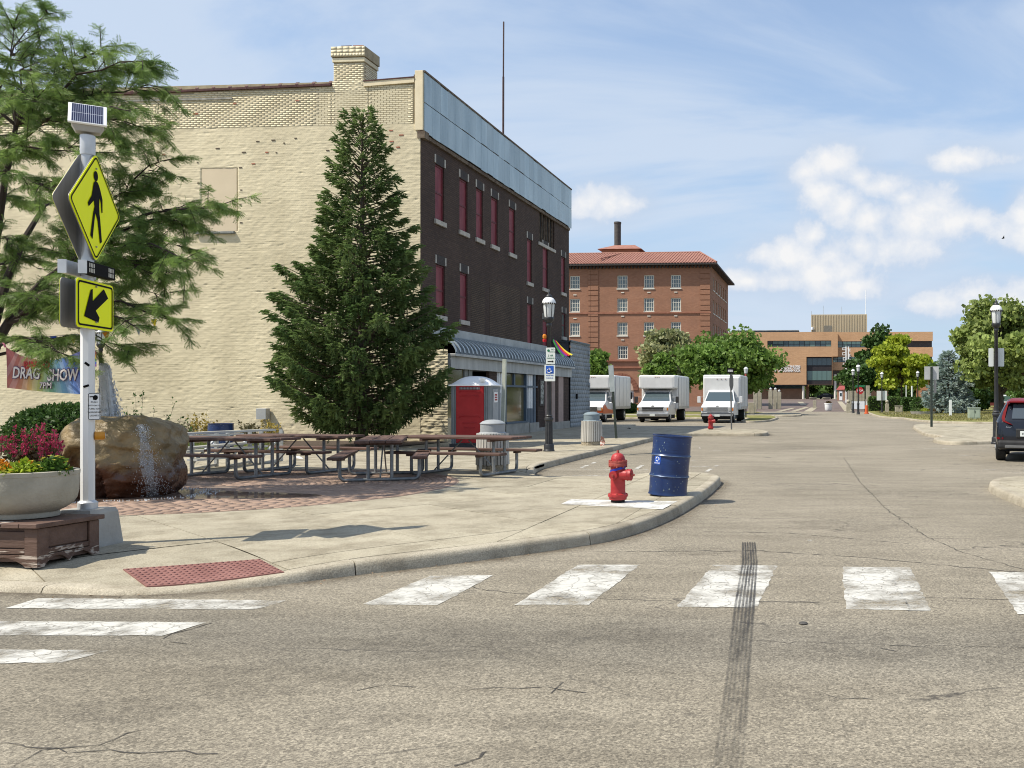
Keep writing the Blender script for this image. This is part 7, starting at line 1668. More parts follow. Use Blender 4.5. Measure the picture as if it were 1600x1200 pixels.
for (z, a, dx_) in ((1.92, 42, -.005), (1.705, -22, -.012)):
    w_ = [(x * math.cos(R(-a)) - y * math.sin(R(-a)), x * math.sin(R(-a)) + y * math.cos(R(-a))) for x, y in ((-.024, -.011), (.024, -.011), (.024, .011), (-.024, .011))]
    vplate('tape_strip', w_, Vector((SP.x, SP.y, z)) + vc * .0605 + vr * dx_, M_SBLK, .001, CS)

# ---------------------------------------------------------------- wooden stand with the planted bowl
BRZ = R(-4.0); PS = Vector((-7.47, 7.97, .105))
st_ = T('planter_stand', 'weathered brown wooden stand with a scalloped skirt under the flower bowl', 'stand', PS, BRZ)
M_BWOOD = mat('peeling_brown_paint', (0.088, 0.050, 0.036), (0.125, 0.075, 0.056), scale=3, rough=.7, vary=.12, bump=.4, bscale=14, stretch=(.5, 3, 3))
M_PEEL = mat('bare_peeled_wood', (0.105, 0.062, 0.045), (0.42, 0.35, 0.29), scale=9, rough=.8, detail=8, lo=.50, hi=.57, stretch=(.45, 1, 3.2), bump=.5, bscale=24)
hx, hy, hh = .60, .32, .385; k = dict(world=False, bevel=.006)
x = -hx - .03
for i in range(7):
    w_ = (2 * hx + .06) / 7; MB().box(x + .003, x + w_ - .003, -hy - .035, hy + .035, hh - .04, hh + RNG.uniform(-.003, .003)).build('top_board', M_PEEL if i in (1, 4) else M_BWOOD, st_, **k); x += w_
for (sx, sy_) in ((-1, -1), (1, -1), (1, 1), (-1, 1)): MB().box(sx * hx - (.13 if sx > 0 else 0), sx * hx + (.13 if sx < 0 else 0), sy_ * hy - (.02 if sy_ > 0 else -.0), sy_ * hy + (.02 if sy_ < 0 else 0), .10, hh - .045).build('corner_board', M_BWOOD, st_, **k)
for (sx, sy_) in ((1, -1), (1, 1)): MB().box(sx * hx - .018, sx * hx + .004, sy_ * hy - (.11 if sy_ > 0 else -.003), sy_ * hy + (.11 if sy_ < 0 else -.003), .10, hh - .045).build('corner_board', M_BWOOD, st_, **k)
MB().box(-hx + .02, hx - .03, -hy + .03, hy - .03, .04, hh - .05).build('core', M_BWOOD, st_, world=False)
for s in (-1, 1):
    MB().box(-hx + .135, hx - .135, s * (hy - .022) - .012, s * (hy - .022) + .012, .165, hh - .075).build('panel', M_BWOOD, st_, **k)
    MB().box(-hx + .132, hx - .132, s * (hy - .012) - .01, s * (hy - .012) + .01, .112, .155).build('rail', M_PEEL, st_, **k)
MB().box(hx - .03, hx - .012, -hy + .115, hy - .115, .165, hh - .05).build('panel', M_BWOOD, st_, **k)
MB().box(hx - .024, hx - .002, -hy + .112, hy - .112, .112, .155).build('rail', M_PEEL, st_, **k)
def skirt(L, flip):
    n = 40; top = [(-L, .105), (L, .105)]; low = []
    for i in range(n + 1):
        u = L - 2 * L * i / n; e = abs(u) / L; z = .0 if e > .78 else .010 + .072 * abs(math.sin(math.pi * e / .78)) ** .8
        low.append((u, z))
    return top + low
sk = skirt(hx, 0)
MB().plate(sk[::-1] if False else sk, (0, -hy - .001, 0), (1, 0, 0), (0, 0, 1), -.02).build('skirt', M_PEEL, st_, world=False)
sk2 = skirt(hy - .003, 0)
MB().plate(sk2, (hx - .018, 0, 0), (0, 1, 0), (0, 0, 1), .02).build('skirt', M_PEEL, st_, world=False)
MB().plate(sk, (0, hy - .02, 0), (1, 0, 0), (0, 0, 1), -.02).build('skirt', M_PEEL, st_, world=False)
PB = AY(40, 760, 8.02); PB = Vector((PB.x, 8.02, PS.z + hh + .003))
bowl = T('planter_bowl', 'round pale concrete bowl planted with flowers on the wooden stand', 'planter', PB)
k = dict(world=False)
MB().lathe([(.24, 0), (.255, .006), (.26, .03), (.25, .05), (.30, .075), (.355, .115), (.388, .17), (.398, .23), (.40, .235), (.402, .30), (.404, .385), (.408, .388), (.410, .425), (.402, .43), (.375, .43), (.368, .39), (.30, .36), (.02, .36)], 56).build('bowl', mat('sand_concrete_bowl', (0.31, 0.285, 0.225), (0.40, 0.37, 0.30), scale=5, rough=.8, bump=.3, bscale=50, detail=8), bowl, smooth=True, auto=40, **k)
MB().lathe([(.375, .385), (.2, .41), (.02, .415)], 28, cap0=False).build('soil', M_MULCH, bowl, smooth=True, **k)
PZ = PB.z + .40
M_PINK2 = leafmat('magenta_plume', (0.34, 0.025, 0.075), (0.52, 0.075, 0.15), .3); M_CELF = leafmat('bronze_leaves', (0.07, 0.045, 0.022), (0.14, 0.10, 0.04), .25)
M_ORNG = leafmat('orange_plume', (0.52, 0.18, 0.01), (0.68, 0.30, 0.02), .25); M_YELF = leafmat('yellow_petals', (0.62, 0.55, 0.05), (0.78, 0.72, 0.16), .3)
M_LIME = leafmat('lime_leaves', (0.20, 0.30, 0.02), (0.34, 0.42, 0.04), .35); M_GREENL = leafmat('fresh_green_leaves', (0.06, 0.13, 0.02), (0.11, 0.20, 0.035), .3)
def plume_plant(name, label, x, y, n, h, m_pl, m_lf, seed, cat='flowers', pr=.02, spread=.09):
    rng = np.random.default_rng(seed); t = T(name, label, cat, (x, y, PZ)); P = []; D = []; S = []; LP = []; LD = []; LS = []; sm = MB()
    for i in range(n):
        a = rng.random() * 6.28; r = spread * math.sqrt(rng.random()); hh_ = h * (.62 + .45 * rng.random()); b = np.array([x + r * .6 * math.cos(a), y + r * .6 * math.sin(a), PZ]); q = np.array([x + r * 1.2 * math.cos(a), y + r * 1.2 * math.sin(a), PZ + hh_])
        sm.tube([tuple(b), tuple(q)], .004, 4, caps=False)
        for j in range(46):
            u = .52 + .48 * rng.random(); c = b + (q - b) * u; w = pr * (1.1 - u) / .5; P.append(c + rng.normal(size=3) * w * np.array([1, 1, .3])); D.append(np.array([0, 0, 1.0]) + rng.normal(size=3) * .5); S.append(.024 * (.6 + .8 * rng.random()))
        for j in range(16):
            u = .05 + .5 * rng.random(); c = b + (q - b) * u; LP.append(c + rng.normal(size=3) * .012); LD.append(rng.normal(size=3) + np.array([0, 0, .3])); LS.append(.055 * (.6 + .8 * rng.random()))
    V, F, A = scatter(LEAFV, LEAFF, np.array(P), rot_from(np.array(D), rng.random(len(P)) * 6.28), np.array(S)); stuff(np_mesh('flower_spikes', V, F, m_pl, t, A))
    V, F, A = scatter(LEAFV, LEAFF, np.array(LP), rot_from(np.array(LD), rng.random(len(LP)) * 6.28), np.array(LS)); np_mesh('leaves', V, F, m_lf, t, A)
    sm.build('stems', M_STEM, t); return t
def mound(name, label, x, y, z, rx_, rz_, m_lf, m_fl, nl, nf, leaf, seed, cat='flowers'):
    rng = np.random.default_rng(seed); t = T(name, label, cat, (x, y, z)); d = rand_dirs(nl, rng); d[:, 2] = np.abs(d[:, 2]); P = np.array([x, y, z]) + d * (rng.random(nl) ** .4)[:, None] * np.array([rx_, rx_, rz_])
    V, F, A = scatter(LEAFV, LEAFF, P, rot_from(d * .6 + rng.normal(size=(nl, 3)) * .6, rng.random(nl) * 6.28), leaf * (.6 + .8 * rng.random(nl))); np_mesh('leaves', V, F, m_lf, t, A)
    if nf:
        d = rand_dirs(nf, rng); d[:, 2] = np.abs(d[:, 2]) + .2; P = np.array([x, y, z]) + d * np.array([rx_, rx_, rz_]); tv = [(0, 0, 0)]; PP = np.repeat(P, 6, 0); aa = np.tile(np.arange(6) * 1.047, nf); D = np.stack([np.cos(aa), np.sin(aa), np.full(nf * 6, .35)], 1)
        V, F, A = scatter(LEAFV, LEAFF, PP, rot_from(D, np.zeros(nf * 6)), np.full(nf * 6, .022)); np_mesh('blossoms', V, F, m_fl, t, A)
    return t
for i, (dx_, dy_, n, h, lab) in enumerate(((-.30, .02, 9, .30, 'magenta celosia at the left edge of the bowl'), (-.17, .10, 9, .34, 'magenta celosia left of centre in the bowl'), (-.02, .12, 10, .36, 'tall magenta celosia in the middle of the bowl'), (.10, .16, 9, .34, 'magenta celosia right of the tall middle one'), (.19, .06, 6, .30, 'thin magenta celosia nearest the white pole'))):
    plume_plant('celosia', lab, PB.x + dx_, PB.y + dy_, max(4, n - 3), h * 1.22, M_PINK2, M_CELF, 200 + i, pr=.015)
for i, (dx_, dy_, lab) in enumerate(((-.13, -.22, 'orange plumed flower at the front left of the bowl'), (.01, -.25, 'orange plumed flower at the front centre of the bowl'), (.09, -.10, 'orange plumed flower behind the lime leaves'))):
    plume_plant('orange_celosia', lab, PB.x + dx_, PB.y + dy_, 6, .13, M_ORNG, M_LIME, 220 + i, pr=.03, spread=.05)
mound('lime_plant', 'lime green leafy plant at the front right of the bowl', PB.x + .17, PB.y - .18, PZ, .11, .12, M_LIME, M_YELF, 260, 6, .055, 230, 'plant')
mound('yellow_flowers', 'green plant with yellow blossoms at the right rim of the bowl', PB.x + .28, PB.y - .02, PZ, .13, .14, M_GREENL, M_YELF, 420, 26, .05, 231)
mound('pale_flowers', 'low pale yellow blossoms along the front rim of the bowl', PB.x + .08, PB.y - .31, PZ, .10, .05, M_LIME, M_YELF, 120, 34, .03, 232)
mound('pale_flowers', 'few cream blossoms at the front left rim of the bowl', PB.x - .14, PB.y - .32, PZ, .08, .05, M_GREENL, M_YELF, 120, 14, .03, 233)
mound('trailing_plant', 'bright green plant trailing over the left side of the bowl', PB.x - .36, PB.y - .20, PZ - .22, .15, .34, M_GREENL, M_YELF, 700, 0, .055, 234, 'plant')
# ---------------------------------------------------------------- boulder fountain
from mathutils import noise as mnoise
from mathutils.bvhtree import BVHTree
BC = Vector((-10.47, 13.02, .13))
def boulder_mesh():
    bm = bmesh.new(); bmesh.ops.create_icosphere(bm, subdivisions=6, radius=1.0)
    for v in bm.verts:
        n = v.co.normalized(); e = 3.1; s = (abs(n.x) ** e + abs(n.y) ** e + abs(n.z) ** e) ** (-1 / e); p = n * s
        d = .16 * mnoise.noise(n * 1.6 + Vector((3, 1, 7))) + .07 * mnoise.noise(n * 3.7 + Vector((9, 2, 1))) + .030 * mnoise.noise(n * 9) + .012 * mnoise.noise(n * 24) + .006 * mnoise.noise(n * 55)
        p = p * (1 + d)
        x, y, z = p
        if z > .55: z = .55 + (z - .55) * .72                              # flat worn top
        # undercut arch in the lower front left, ledges on the front right
        f = max(0.0, -y); arch = smooth01((1 - ((x + .40) / .40) ** 2 - ((z + .60) / .92) ** 2) / .16) * (1 if f > .3 else f / .3); y += .36 * arch
        led = .055 * (math.sin(z * 9.0 + x * 2) > .2) * f * smooth01((x + .1) / .4); y += led
        cut = smooth01((x - .62) / .1) * smooth01((.35 - z) / .15); x -= .05 * cut
        if x < -.55 and z > .2: z -= .32 * smooth01((-.55 - x) / .5)
        v.co = Vector((x * .80, y * .76, z * .70 + .55))
        if v.co.z < -.03: v.co.z = -.03
    me = bpy.data.meshes.new('boulder'); bm.to_mesh(me); bvh = BVHTree.FromBMesh(bm); bm.free(); return me, bvh
bme_, bvh = boulder_mesh()
def boulder_material():
    m = bpy.data.materials.new('wet_sandstone'); m.use_nodes = True; nt = m.node_tree; L = nt.links.new; N = nt.nodes.new; b = nt.nodes['Principled BSDF']
    t = N('ShaderNodeTexCoord'); o = t.outputs['Object']; sp = N('ShaderNodeSeparateXYZ'); L(o, sp.inputs[0])
    n = N('ShaderNodeTexNoise'); n.inputs['Scale'].default_value = 3.2; n.inputs['Detail'].default_value = 9; n.inputs['Roughness'].default_value = .65; L(o, n.inputs['Vector'])
    r = N('ShaderNodeValToRGB'); r.color_ramp.elements[0].position = .32; r.color_ramp.elements[0].color = (0.12, 0.085, 0.036, 1); r.color_ramp.elements[1].position = .68; r.color_ramp.elements[1].color = (0.29, 0.205, 0.095, 1); L(n.outputs['Fac'], r.inputs[0])
    # rust-dark wet stain low on the stone where the water runs
    n2 = N('ShaderNodeTexNoise'); n2.inputs['Scale'].default_value = 2.1; n2.inputs['Detail'].default_value = 6; L(o, n2.inputs['Vector'])
    a = N('ShaderNodeMath'); a.operation = 'MULTIPLY_ADD'; L(n2.outputs['Fac'], a.inputs[0]); a.inputs[1].default_value = .75; L(sp.outputs[2], a.inputs[2])
    mr = N('ShaderNodeMapRange'); L(a.outputs[0], mr.inputs[0]); mr.inputs[1].default_value = .80; mr.inputs[2].default_value = 1.0; mr.inputs[3].default_value = 1; mr.inputs[4].default_value = 0
    mx = N('ShaderNodeMix'); mx.data_type = 'RGBA'; L(mr.outputs[0], mx.inputs['Factor']); L(r.outputs[0], mx.inputs['A'])
    r2 = N('ShaderNodeValToRGB'); r2.color_ramp.elements[0].position = .3; r2.color_ramp.elements[0].color = (0.040, 0.015, 0.009, 1); r2.color_ramp.elements[1].position = .75; r2.color_ramp.elements[1].color = (0.115, 0.045, 0.022, 1); L(n.outputs['Fac'], r2.inputs[0]); L(r2.outputs[0], mx.inputs['B'])
    L(mx.outputs['Result'], b.inputs['Base Color'])
    rr = N('ShaderNodeMapRange'); L(mr.outputs[0], rr.inputs[0]); rr.inputs[3].default_value = .5; rr.inputs[4].default_value = .22; L(rr.outputs[0], b.inputs['Roughness'])
    bp = N('ShaderNodeBump'); bp.inputs['Strength'].default_value = .7; bp.inputs['Distance'].default_value = .02; n3 = N('ShaderNodeTexNoise'); n3.inputs['Scale'].default_value = 26; n3.inputs['Detail'].default_value = 7; L(o, n3.inputs['Vector']); L(n3.outputs['Fac'], bp.inputs['Height']); L(bp.outputs[0], b.inputs['Normal'])
    return m
bme_.materials.append(boulder_material()); bme_.polygons.foreach_set('use_smooth', [True] * len(bme_.polygons))
bo_ = bpy.data.objects.new('boulder', bme_); COL.objects.link(bo_); bo_.location = BC; bo_.rotation_euler = (0, 0, R(22))
tag(bo_, 'big tan boulder with a rust brown wet foot, a fountain spouting on top', 'boulder')
BM = Matrix.Translation(BC) @ Matrix.Rotation(R(22), 4, 'Z')
M_FOAM = mat('white_water', (0.80, 0.82, 0.85), (0.92, 0.93, 0.94), scale=14, rough=.12, trans=.45, spec=.6)
fo = T('fountain_jet', 'white jet of water spouting from the top of the boulder', 'fountain', BC + Vector((0, 0, 1.0)))
rngf = np.random.default_rng(3)
jx = AY(163, 560, 13.4).x; jy = 13.4; jz0 = 1.05; jz1 = AY(158, 568, 13.4).z
n = 7000; u = rngf.random(n) ** .8; z = jz1 - (jz1 - jz0) * u
rad_ = .045 + .11 * u ** 1.3; off = rngf.normal(size=(n, 2)) * rad_[:, None] * .55
P = np.stack([jx + off[:, 0] + .10 * u, jy + off[:, 1] + .05 * u, z], 1)
OV = [(1, 0, 0), (-1, 0, 0), (0, 1, 0), (0, -1, 0), (0, 0, 1.9), (0, 0, -1.9)]; OF = [(0, 2, 4), (2, 1, 4), (1, 3, 4), (3, 0, 4), (2, 0, 5), (1, 2, 5), (3, 1, 5), (0, 3, 5)]
I3 = np.tile(np.eye(3), (n, 1, 1))
V, F, A = scatter(OV, OF, P, I3, rngf.uniform(.003, .012, n)); np_mesh('droplets', V, F, M_FOAM, fo, A)
cv = MB()
for k_ in range(26):
    a = rngf.random() * 6.28; pts = []
    for i in range(7):
        uu = i / 6; rr = .02 + .055 * uu + rngf.normal() * .012; pts.append((jx + .10 * uu + rr * math.cos(a), jy + rr * math.sin(a), jz1 - .03 - (jz1 - jz0 - .03) * uu * (1 if k_ % 3 else .8)))
    cv.tube(pts, [.030, .036, .034, .034, .03, .032, .03], 7)
cv.build('water_column', M_FOAM, fo, smooth=True)
wr = T('running_water', 'white trickle of water running down the front of the boulder', 'water', BC)
pts_ = []
for i in range(2200):
    u = rngf.random(); px = 222 + 20 * u + rngf.normal() * (5 + 9 * u); py = 664 + 112 * u
    o3 = Vector((0, 0, CAMH)); d3 = px_ray(px, py); Mi = BM.inverted(); lo = Mi @ o3; ld = (Mi.to_3x3() @ d3).normalized(); h = bvh.ray_cast(lo, ld)
    if h[0] is not None and rngf.random() < (.35 + .5 * (math.sin(u * 17) > 0)): w = BM @ h[0] + (BM.to_3x3() @ h[1]) * .008; pts_.append(tuple(w))
P = np.array(pts_); n = len(P)
V, F, A = scatter([(1, 0, 0), (-1, 0, 0), (0, 1, 0), (0, -1, 0), (0, 0, 2.6), (0, 0, -2.6)], OF, P, np.tile(np.eye(3), (n, 1, 1)), rngf.uniform(.0014, .0045, n)); np_mesh('droplets', V, F, M_FOAM, wr, A)
fm = []; fr = []
for i in range(25):
    row = []
    for j in range(5):
        u = i / 24; px = 220 + 18 * u + (j - 2) * (3.2 + 2.2 * u) + 2.5 * math.sin(u * 9 + j); d3 = px_ray(px, 664 + 116 * u); h = bvh.ray_cast(lo, (Mi.to_3x3() @ d3).normalized())
        row.append(BM @ h[0] + (BM.to_3x3() @ h[1]) * (.004 + .005 * ((i * 7 + j * 3) % 5) / 5) if h[0] is not None else None)
    fr.append(row)
idx = {}
for i in range(25):
    for j in range(5):
        if fr[i][j] is not None: idx[i, j] = len(fm); fm.append(fr[i][j])
ff_ = [(idx[i, j], idx[i, j + 1], idx[i + 1, j + 1], idx[i + 1, j]) for i in range(24) for j in range(4) if all((a, b) in idx for a in (i, i + 1) for b in (j, j + 1))]
m_ = bpy.data.materials.new('water_film'); m_.use_nodes = True; b_ = m_.node_tree.nodes['Principled BSDF']; b_.inputs['Base Color'].default_value = (.5, .52, .54, 1); b_.inputs['Roughness'].default_value = .06; b_.inputs['Alpha'].default_value = .32
MB().add(fm, ff_).build('water_film', m_, wr, smooth=True)
# wet sheet of water lying on the bricks round the stone
wm_ = bpy.data.materials.new('shallow_water'); wm_.use_nodes = True; b_ = wm_.node_tree.nodes['Principled BSDF']
b_.inputs['Base Color'].default_value = (0.045, 0.024, 0.016, 1); b_.inputs['Roughness'].default_value = .04; b_.inputs['Specular IOR Level'].default_value = .6; b_.inputs['Alpha'].default_value = .45
nz_ = wm_.node_tree.nodes.new('ShaderNodeTexNoise'); nz_.inputs['Scale'].default_value = 9; bp_ = wm_.node_tree.nodes.new('ShaderNodeBump'); bp_.inputs['Strength'].default_value = .25; bp_.inputs['Distance'].default_value = .004
wm_.node_tree.links.new(nz_.outputs['Fac'], bp_.inputs['Height']); wm_.node_tree.links.new(bp_.outputs[0], b_.inputs['Normal'])
pud = []
for i in range(72):
    a = 2 * math.pi * i / 72; w = 1 + .08 * math.sin(3 * a + 1) + .05 * math.sin(7 * a); c, s = math.cos(a), math.sin(a)
    rx_ = 1.22 + (1.55 if c > 0 else 0) * max(0, c) ** 2 * smooth01((s + .65) / .6); pud.append((BC.x + rx_ * c * w, BC.y - .05 + 1.02 * s * w, .1475))
ST(MB().add(pud, [tuple(range(len(pud)))]).build('puddle', wm_))
n = 500; a = rngf.random(n) * 6.28; P = np.stack([BC.x + .1 + (.92 + rngf.random(n) * .35) * np.cos(a), BC.y - .02 + (.80 + rngf.random(n) * .3) * np.sin(a), np.full(n, .150)], 1)
V, F, A = scatter(OV, OF, P, np.tile(np.eye(3), (n, 1, 1)), rngf.uniform(.003, .009, n)); np_mesh('splash_drops', V, F, M_FOAM, wr, A)

# ---------------------------------------------------------------- banner between the tree and a maroon post
bY = 12.45
pL0, pL1, pR0, pR1 = AY(8, 542, bY), AY(11, 606, bY), AY(128.5, 547, bY), AY(128.5, 616, bY)
BN = T('banner', 'rainbow coloured drag show banner tied between the tree and the maroon post', 'banner', (pL0.x, bY, pL1.z))
def banner_material():
    m = bpy.data.materials.new('printed_rainbow_banner'); m.use_nodes = True; nt = m.node_tree; L = nt.links.new; N = nt.nodes.new; b = nt.nodes['Principled BSDF']
    t = N('ShaderNodeTexCoord'); sp = N('ShaderNodeSeparateXYZ'); L(t.outputs['Object'], sp.inputs[0])
    # rays fanning from a point above the middle of the sheet
    W_ = pR0.x - pL0.x
    a = N('ShaderNodeMath'); a.operation = 'SUBTRACT'; L(sp.outputs[0], a.inputs[0]); a.inputs[1].default_value = W_ * .5
    d = N('ShaderNodeMath'); d.operation = 'SUBTRACT'; d.inputs[0].default_value = 1.15; L(sp.outputs[2], d.inputs[1])
    at = N('ShaderNodeMath'); at.operation = 'ARCTAN2'; L(a.outputs[0], at.inputs[0]); L(d.outputs[0], at.inputs[1])
    mr = N('ShaderNodeMapRange'); L(at.outputs[0], mr.inputs[0]); mr.inputs[1].default_value = -.62; mr.inputs[2].default_value = .62
    r = N('ShaderNodeValToRGB'); r.color_ramp.interpolation = 'LINEAR'; e = r.color_ramp.elements
    e[0].position = 0; e[0].color = (0.30, 0.085, 0.085, 1); e[1].position = 1; e[1].color = (0.075, 0.10, 0.38, 1)
    for p_, c_ in ((.20, (.42, .14, .095)), (.33, (.50, .27, .10)), (.45, (.42, .42, .12)), (.56, (.18, .36, .17)), (.68, (.15, .33, .45)), (.82, (.10, .19, .47))): q = e.new(p_); q.color = (*c_, 1)
    L(mr.outputs[0], r.inputs[0])
    wv = N('ShaderNodeMath'); wv.operation = 'MULTIPLY'; L(mr.outputs[0], wv.inputs[0]); wv.inputs[1].default_value = 17
    fr = N('ShaderNodeMath'); fr.operation = 'PINGPONG'; L(wv.outputs[0], fr.inputs[0]); fr.inputs[1].default_value = 1
    st2 = N('ShaderNodeMath'); st2.operation = 'GREATER_THAN'; L(fr.outputs[0], st2.inputs[0]); st2.inputs[1].default_value = .5
    hs = N('ShaderNodeMix'); hs.data_type = 'RGBA'; hs.blend_type = 'SCREEN'; ml = N('ShaderNodeMath'); ml.operation = 'MULTIPLY'; L(st2.outputs[0], ml.inputs[0]); ml.inputs[1].default_value = .16; L(ml.outputs[0], hs.inputs['Factor']); L(r.outputs[0], hs.inputs['A']); hs.inputs['B'].default_value = (.6, .6, .6, 1)
    L(hs.outputs['Result'], b.inputs['Base Color']); b.inputs['Roughness'].default_value = .6
    return m
nx_b, nz_b = 30, 8; vs = []
for i in range(nx_b + 1):
    u = i / nx_b; top = pL0.lerp(pR0, u); bot = pL1.lerp(pR1, u); sag = .155 * (1 - (2 * u - 1) ** 2) * 1.0
    for j in range(nz_b + 1):
        v = j / nz_b; z = bot.z + (top.z - sag - bot.z) * v - .01 * math.sin(u * 3.14)
        vs.append((top.x + (bot.x - top.x) * (1 - v), bY + .014 * math.sin(u * 11 + v * 2), z))
MB().add(vs, [(i * (nz_b + 1) + j, (i + 1) * (nz_b + 1) + j, (i + 1) * (nz_b + 1) + j + 1, i * (nz_b + 1) + j + 1) for i in range(nx_b) for j in range(nz_b)]).build('sheet', banner_material(), BN, smooth=True)
M_BTXT = mat('banner_white_ink', (0.66, 0.62, 0.60), rough=.6); M_BOUT = mat('banner_outline_ink', (0.10, 0.05, 0.12), rough=.6); M_BRED = mat('banner_red_ink', (0.42, 0.03, 0.03), rough=.6)
mid_ = (pL1 + pR1) / 2; W_ = pR0.x - pL0.x
for (s, sz, fx, fz_, m_, bd, dy) in (('DRAG', .23, .265, .25, M_BOUT, .014, -.020), ('DRAG', .23, .265, .25, M_BTXT, .004, -.024), ('SHOW', .23, .735, .22, M_BOUT, .014, -.020), ('SHOW', .23, .735, .22, M_BTXT, .004, -.024), ('7PM', .125, .515, .075, M_BOUT, .006, -.020), ('7PM', .125, .515, .075, M_BTXT, .0, -.024), ('BINGO', .15, .40, .365, M_BRED, .004, -.022)):
    text(s, sz, m_, BN, (pL1.x + W_ * fx, bY + dy, mid_.z + fz_), (R(90), R(2) if s == 'DRAG' else R(-1), 0), .0015, bold=bd, sx=.66 if s in ('DRAG', 'SHOW') else .85, shear=.12)
MB().tube([pL0, pL0 + Vector((-.06, .05, .04)), pL0 + Vector((-.22, .2, .07))], .012, 6).build('tie', mat('pink_tie', (0.55, 0.10, 0.22), (0.65, 0.18, 0.3), scale=9), BN)
bp_ = T('banner_post', 'thin maroon post holding the banner behind the white sign pole', 'post', (AY(129.5, 600, bY).x, bY, ZP)); bx0 = bp_.location.x
MB().lathe([(.05, 0), (.05, .02), (.022, .03), (.022, 2.42), (.012, 2.44)], 10, (bx0 + .018, bY + .02, ZP)).build('shaft', mat('maroon_post_paint', (0.055, 0.012, 0.025), (0.085, 0.02, 0.035), scale=6, rough=.5), bp_, smooth=True)
# bunting on a line from the tree
BU = T('bunting', 'string of small coloured pennants hanging under the locust branches', 'bunting', AY(10, 531, 12.9))
sp_pts = [AY(4, 530, 12.9), AY(30, 528, 12.9), AY(60, 527, 12.9), AY(100, 524, 12.9), AY(140, 521, 12.9), AY(180, 516, 12.9), AY(225, 505, 12.9), AY(262, 488, 12.9)]
MB().tube(sp_pts, .004, 5).build('string', mat('grey_string', (0.3, 0.3, 0.28), rough=.8), BU)
M_GREYC = mat('grey_cloth', (0.36, 0.42, 0.50), (0.42, 0.48, 0.56), scale=6)
for (px, py, w, h, m_) in ((32, 528, .16, .10, cloth(0)), (59, 526.5, .17, .09, cloth(3)), (83, 525, .12, .11, cloth(4)), (113, 523.5, .12, .13, cloth(2)), (165, 518, .12, .15, cloth(1)), (215, 507, .11, .17, M_GREYC), (190, 513, .12, .13, cloth(3)), (240, 499, .10, .12, cloth(2))):
    p = AY(px, py, 12.9); MB().add([p + Vector((-w / 2, 0, 0)), p + Vector((w / 2, 0, .005)), p + Vector((w * .08, .02, -h))], [(0, 1, 2)]).build('pennant', m_, BU)
p = AY(157.5, 600, 25.8); lp2 = lamp('black street lamp half hidden behind the white sign pole and leaves', (p.x, 25.8, ZP), .84)
fl2 = T('flag', 'small rainbow striped flag hanging on the lamp behind the fountain', 'flag', (p.x - .10, 25.7, 2.4))
for i in range(6): MB().box(p.x - .22, p.x - .05, 25.69, 25.70, 2.86 - i * .075, 2.93 - i * .075).build('stripe', cloth(i), fl2)

# ---------------------------------------------------------------- portable toilet and pale post
PT = T('portable_toilet', 'red and grey portable toilet with white domed roof beside the shop front', 'toilet', (-10.32, 26.05, ZP), R(4)); k = dict(world=False)
M_PRED = mat('red_plastic', (0.30, 0.006, 0.010), (0.36, 0.012, 0.016), scale=3, rough=.45, spec=.4); M_PGRY = mat('blue_grey_plastic', (0.165, 0.19, 0.21), (0.21, 0.235, 0.255), scale=3, rough=.55); M_PWHT = mat('white_plastic_roof', (0.80, 0.81, 0.82), (0.86, 0.87, 0.88), scale=3, rough=.4)
w2 = .56
MB().box(-w2 - .03, w2 + .03, 0, 1.14, .0, .10).build('skid_base', mat('dark_plastic', (0.03, 0.032, 0.035), (0.05, 0.052, 0.055), scale=3), PT, **k)
MB().box(-w2, w2, .04, 1.12, .10, 1.80).build('cabin', M_PGRY, PT, bevel=.03, **k)
MB().box(-.40, .40, .0, .045, .13, 1.78).build('door', M_PRED, PT, bevel=.012, **k)
dr = [o for o in PT.children if o.name.startswith('door')][0]
rib = MB()
for (z, a, b) in ((1.62, .30, .30), (.90, .31, .27), (1.50, .26, .22), (.58, .14, .14), (.34, .27, .24), (.72, .2, .2)): rib.tube([(-a, -.006, z - .03), (-b, -.010, z), (b, -.010, z), (a, -.006, z - .03)], .011, 6)
rib.build('door_ribs', M_PRED, dr, world=False, smooth=True)
MB().box(-.30, .30, -.004, .002, 1.665, 1.745).build('vent_slot', mat('dark_vent', (0.09, 0.012, 0.014), rough=.8), dr, world=False)
vb = MB()
for i in range(14): vb.box(-.29 + i * .042, -.264 + i * .042, -.009, -.003, 1.675, 1.735)
vb.build('vent_bars', M_PGRY, dr, world=False)
for s in (-1, 1):
    c_ = MB()
    for x in (.43, .475, .52): c_.tube([(s * x, .03, .11), (s * x, .03, 1.78)], .018, 8)
    c_.build('corner_ribs', M_PGRY, PT, smooth=True, **k)
MB().box(w2 - .01, w2 + .02, .35, .85, .25, 1.7).build('side_panel', mat('pale_grey_plastic', (0.30, 0.32, 0.335), (0.36, 0.38, 0.395), scale=3), PT, bevel=.02, **k)
sg = MB().box(w2 + .021, w2 + .024, .42, .78, 1.30, 1.60).build('logo_panel', M_PWHT, PT, **k)
text('RENT', .11, M_PRED, sg, (w2 + .026, .6, 1.5), (R(90), 0, R(90)), .001, world=False, bold=.004); text('A JOHN', .09, M_PRED, sg, (w2 + .026, .6, 1.38), (R(90), 0, R(90)), .001, world=False, bold=.003)
bpy.data.objects.remove([o for o in sg.children if 'lettering' in o.name][1]); bpy.data.objects.remove([o for o in sg.children if 'lettering' in o.name][0])
for i, (z, h) in enumerate(((1.52, .05), (1.45, .04), (1.38, .05))): MB().box(w2 + .0245, w2 + .027, .48, .72, z - h / 2, z + h / 2).build('red_marking', M_PRED, sg, **k)
rv = []; N1, N2 = 16, 8
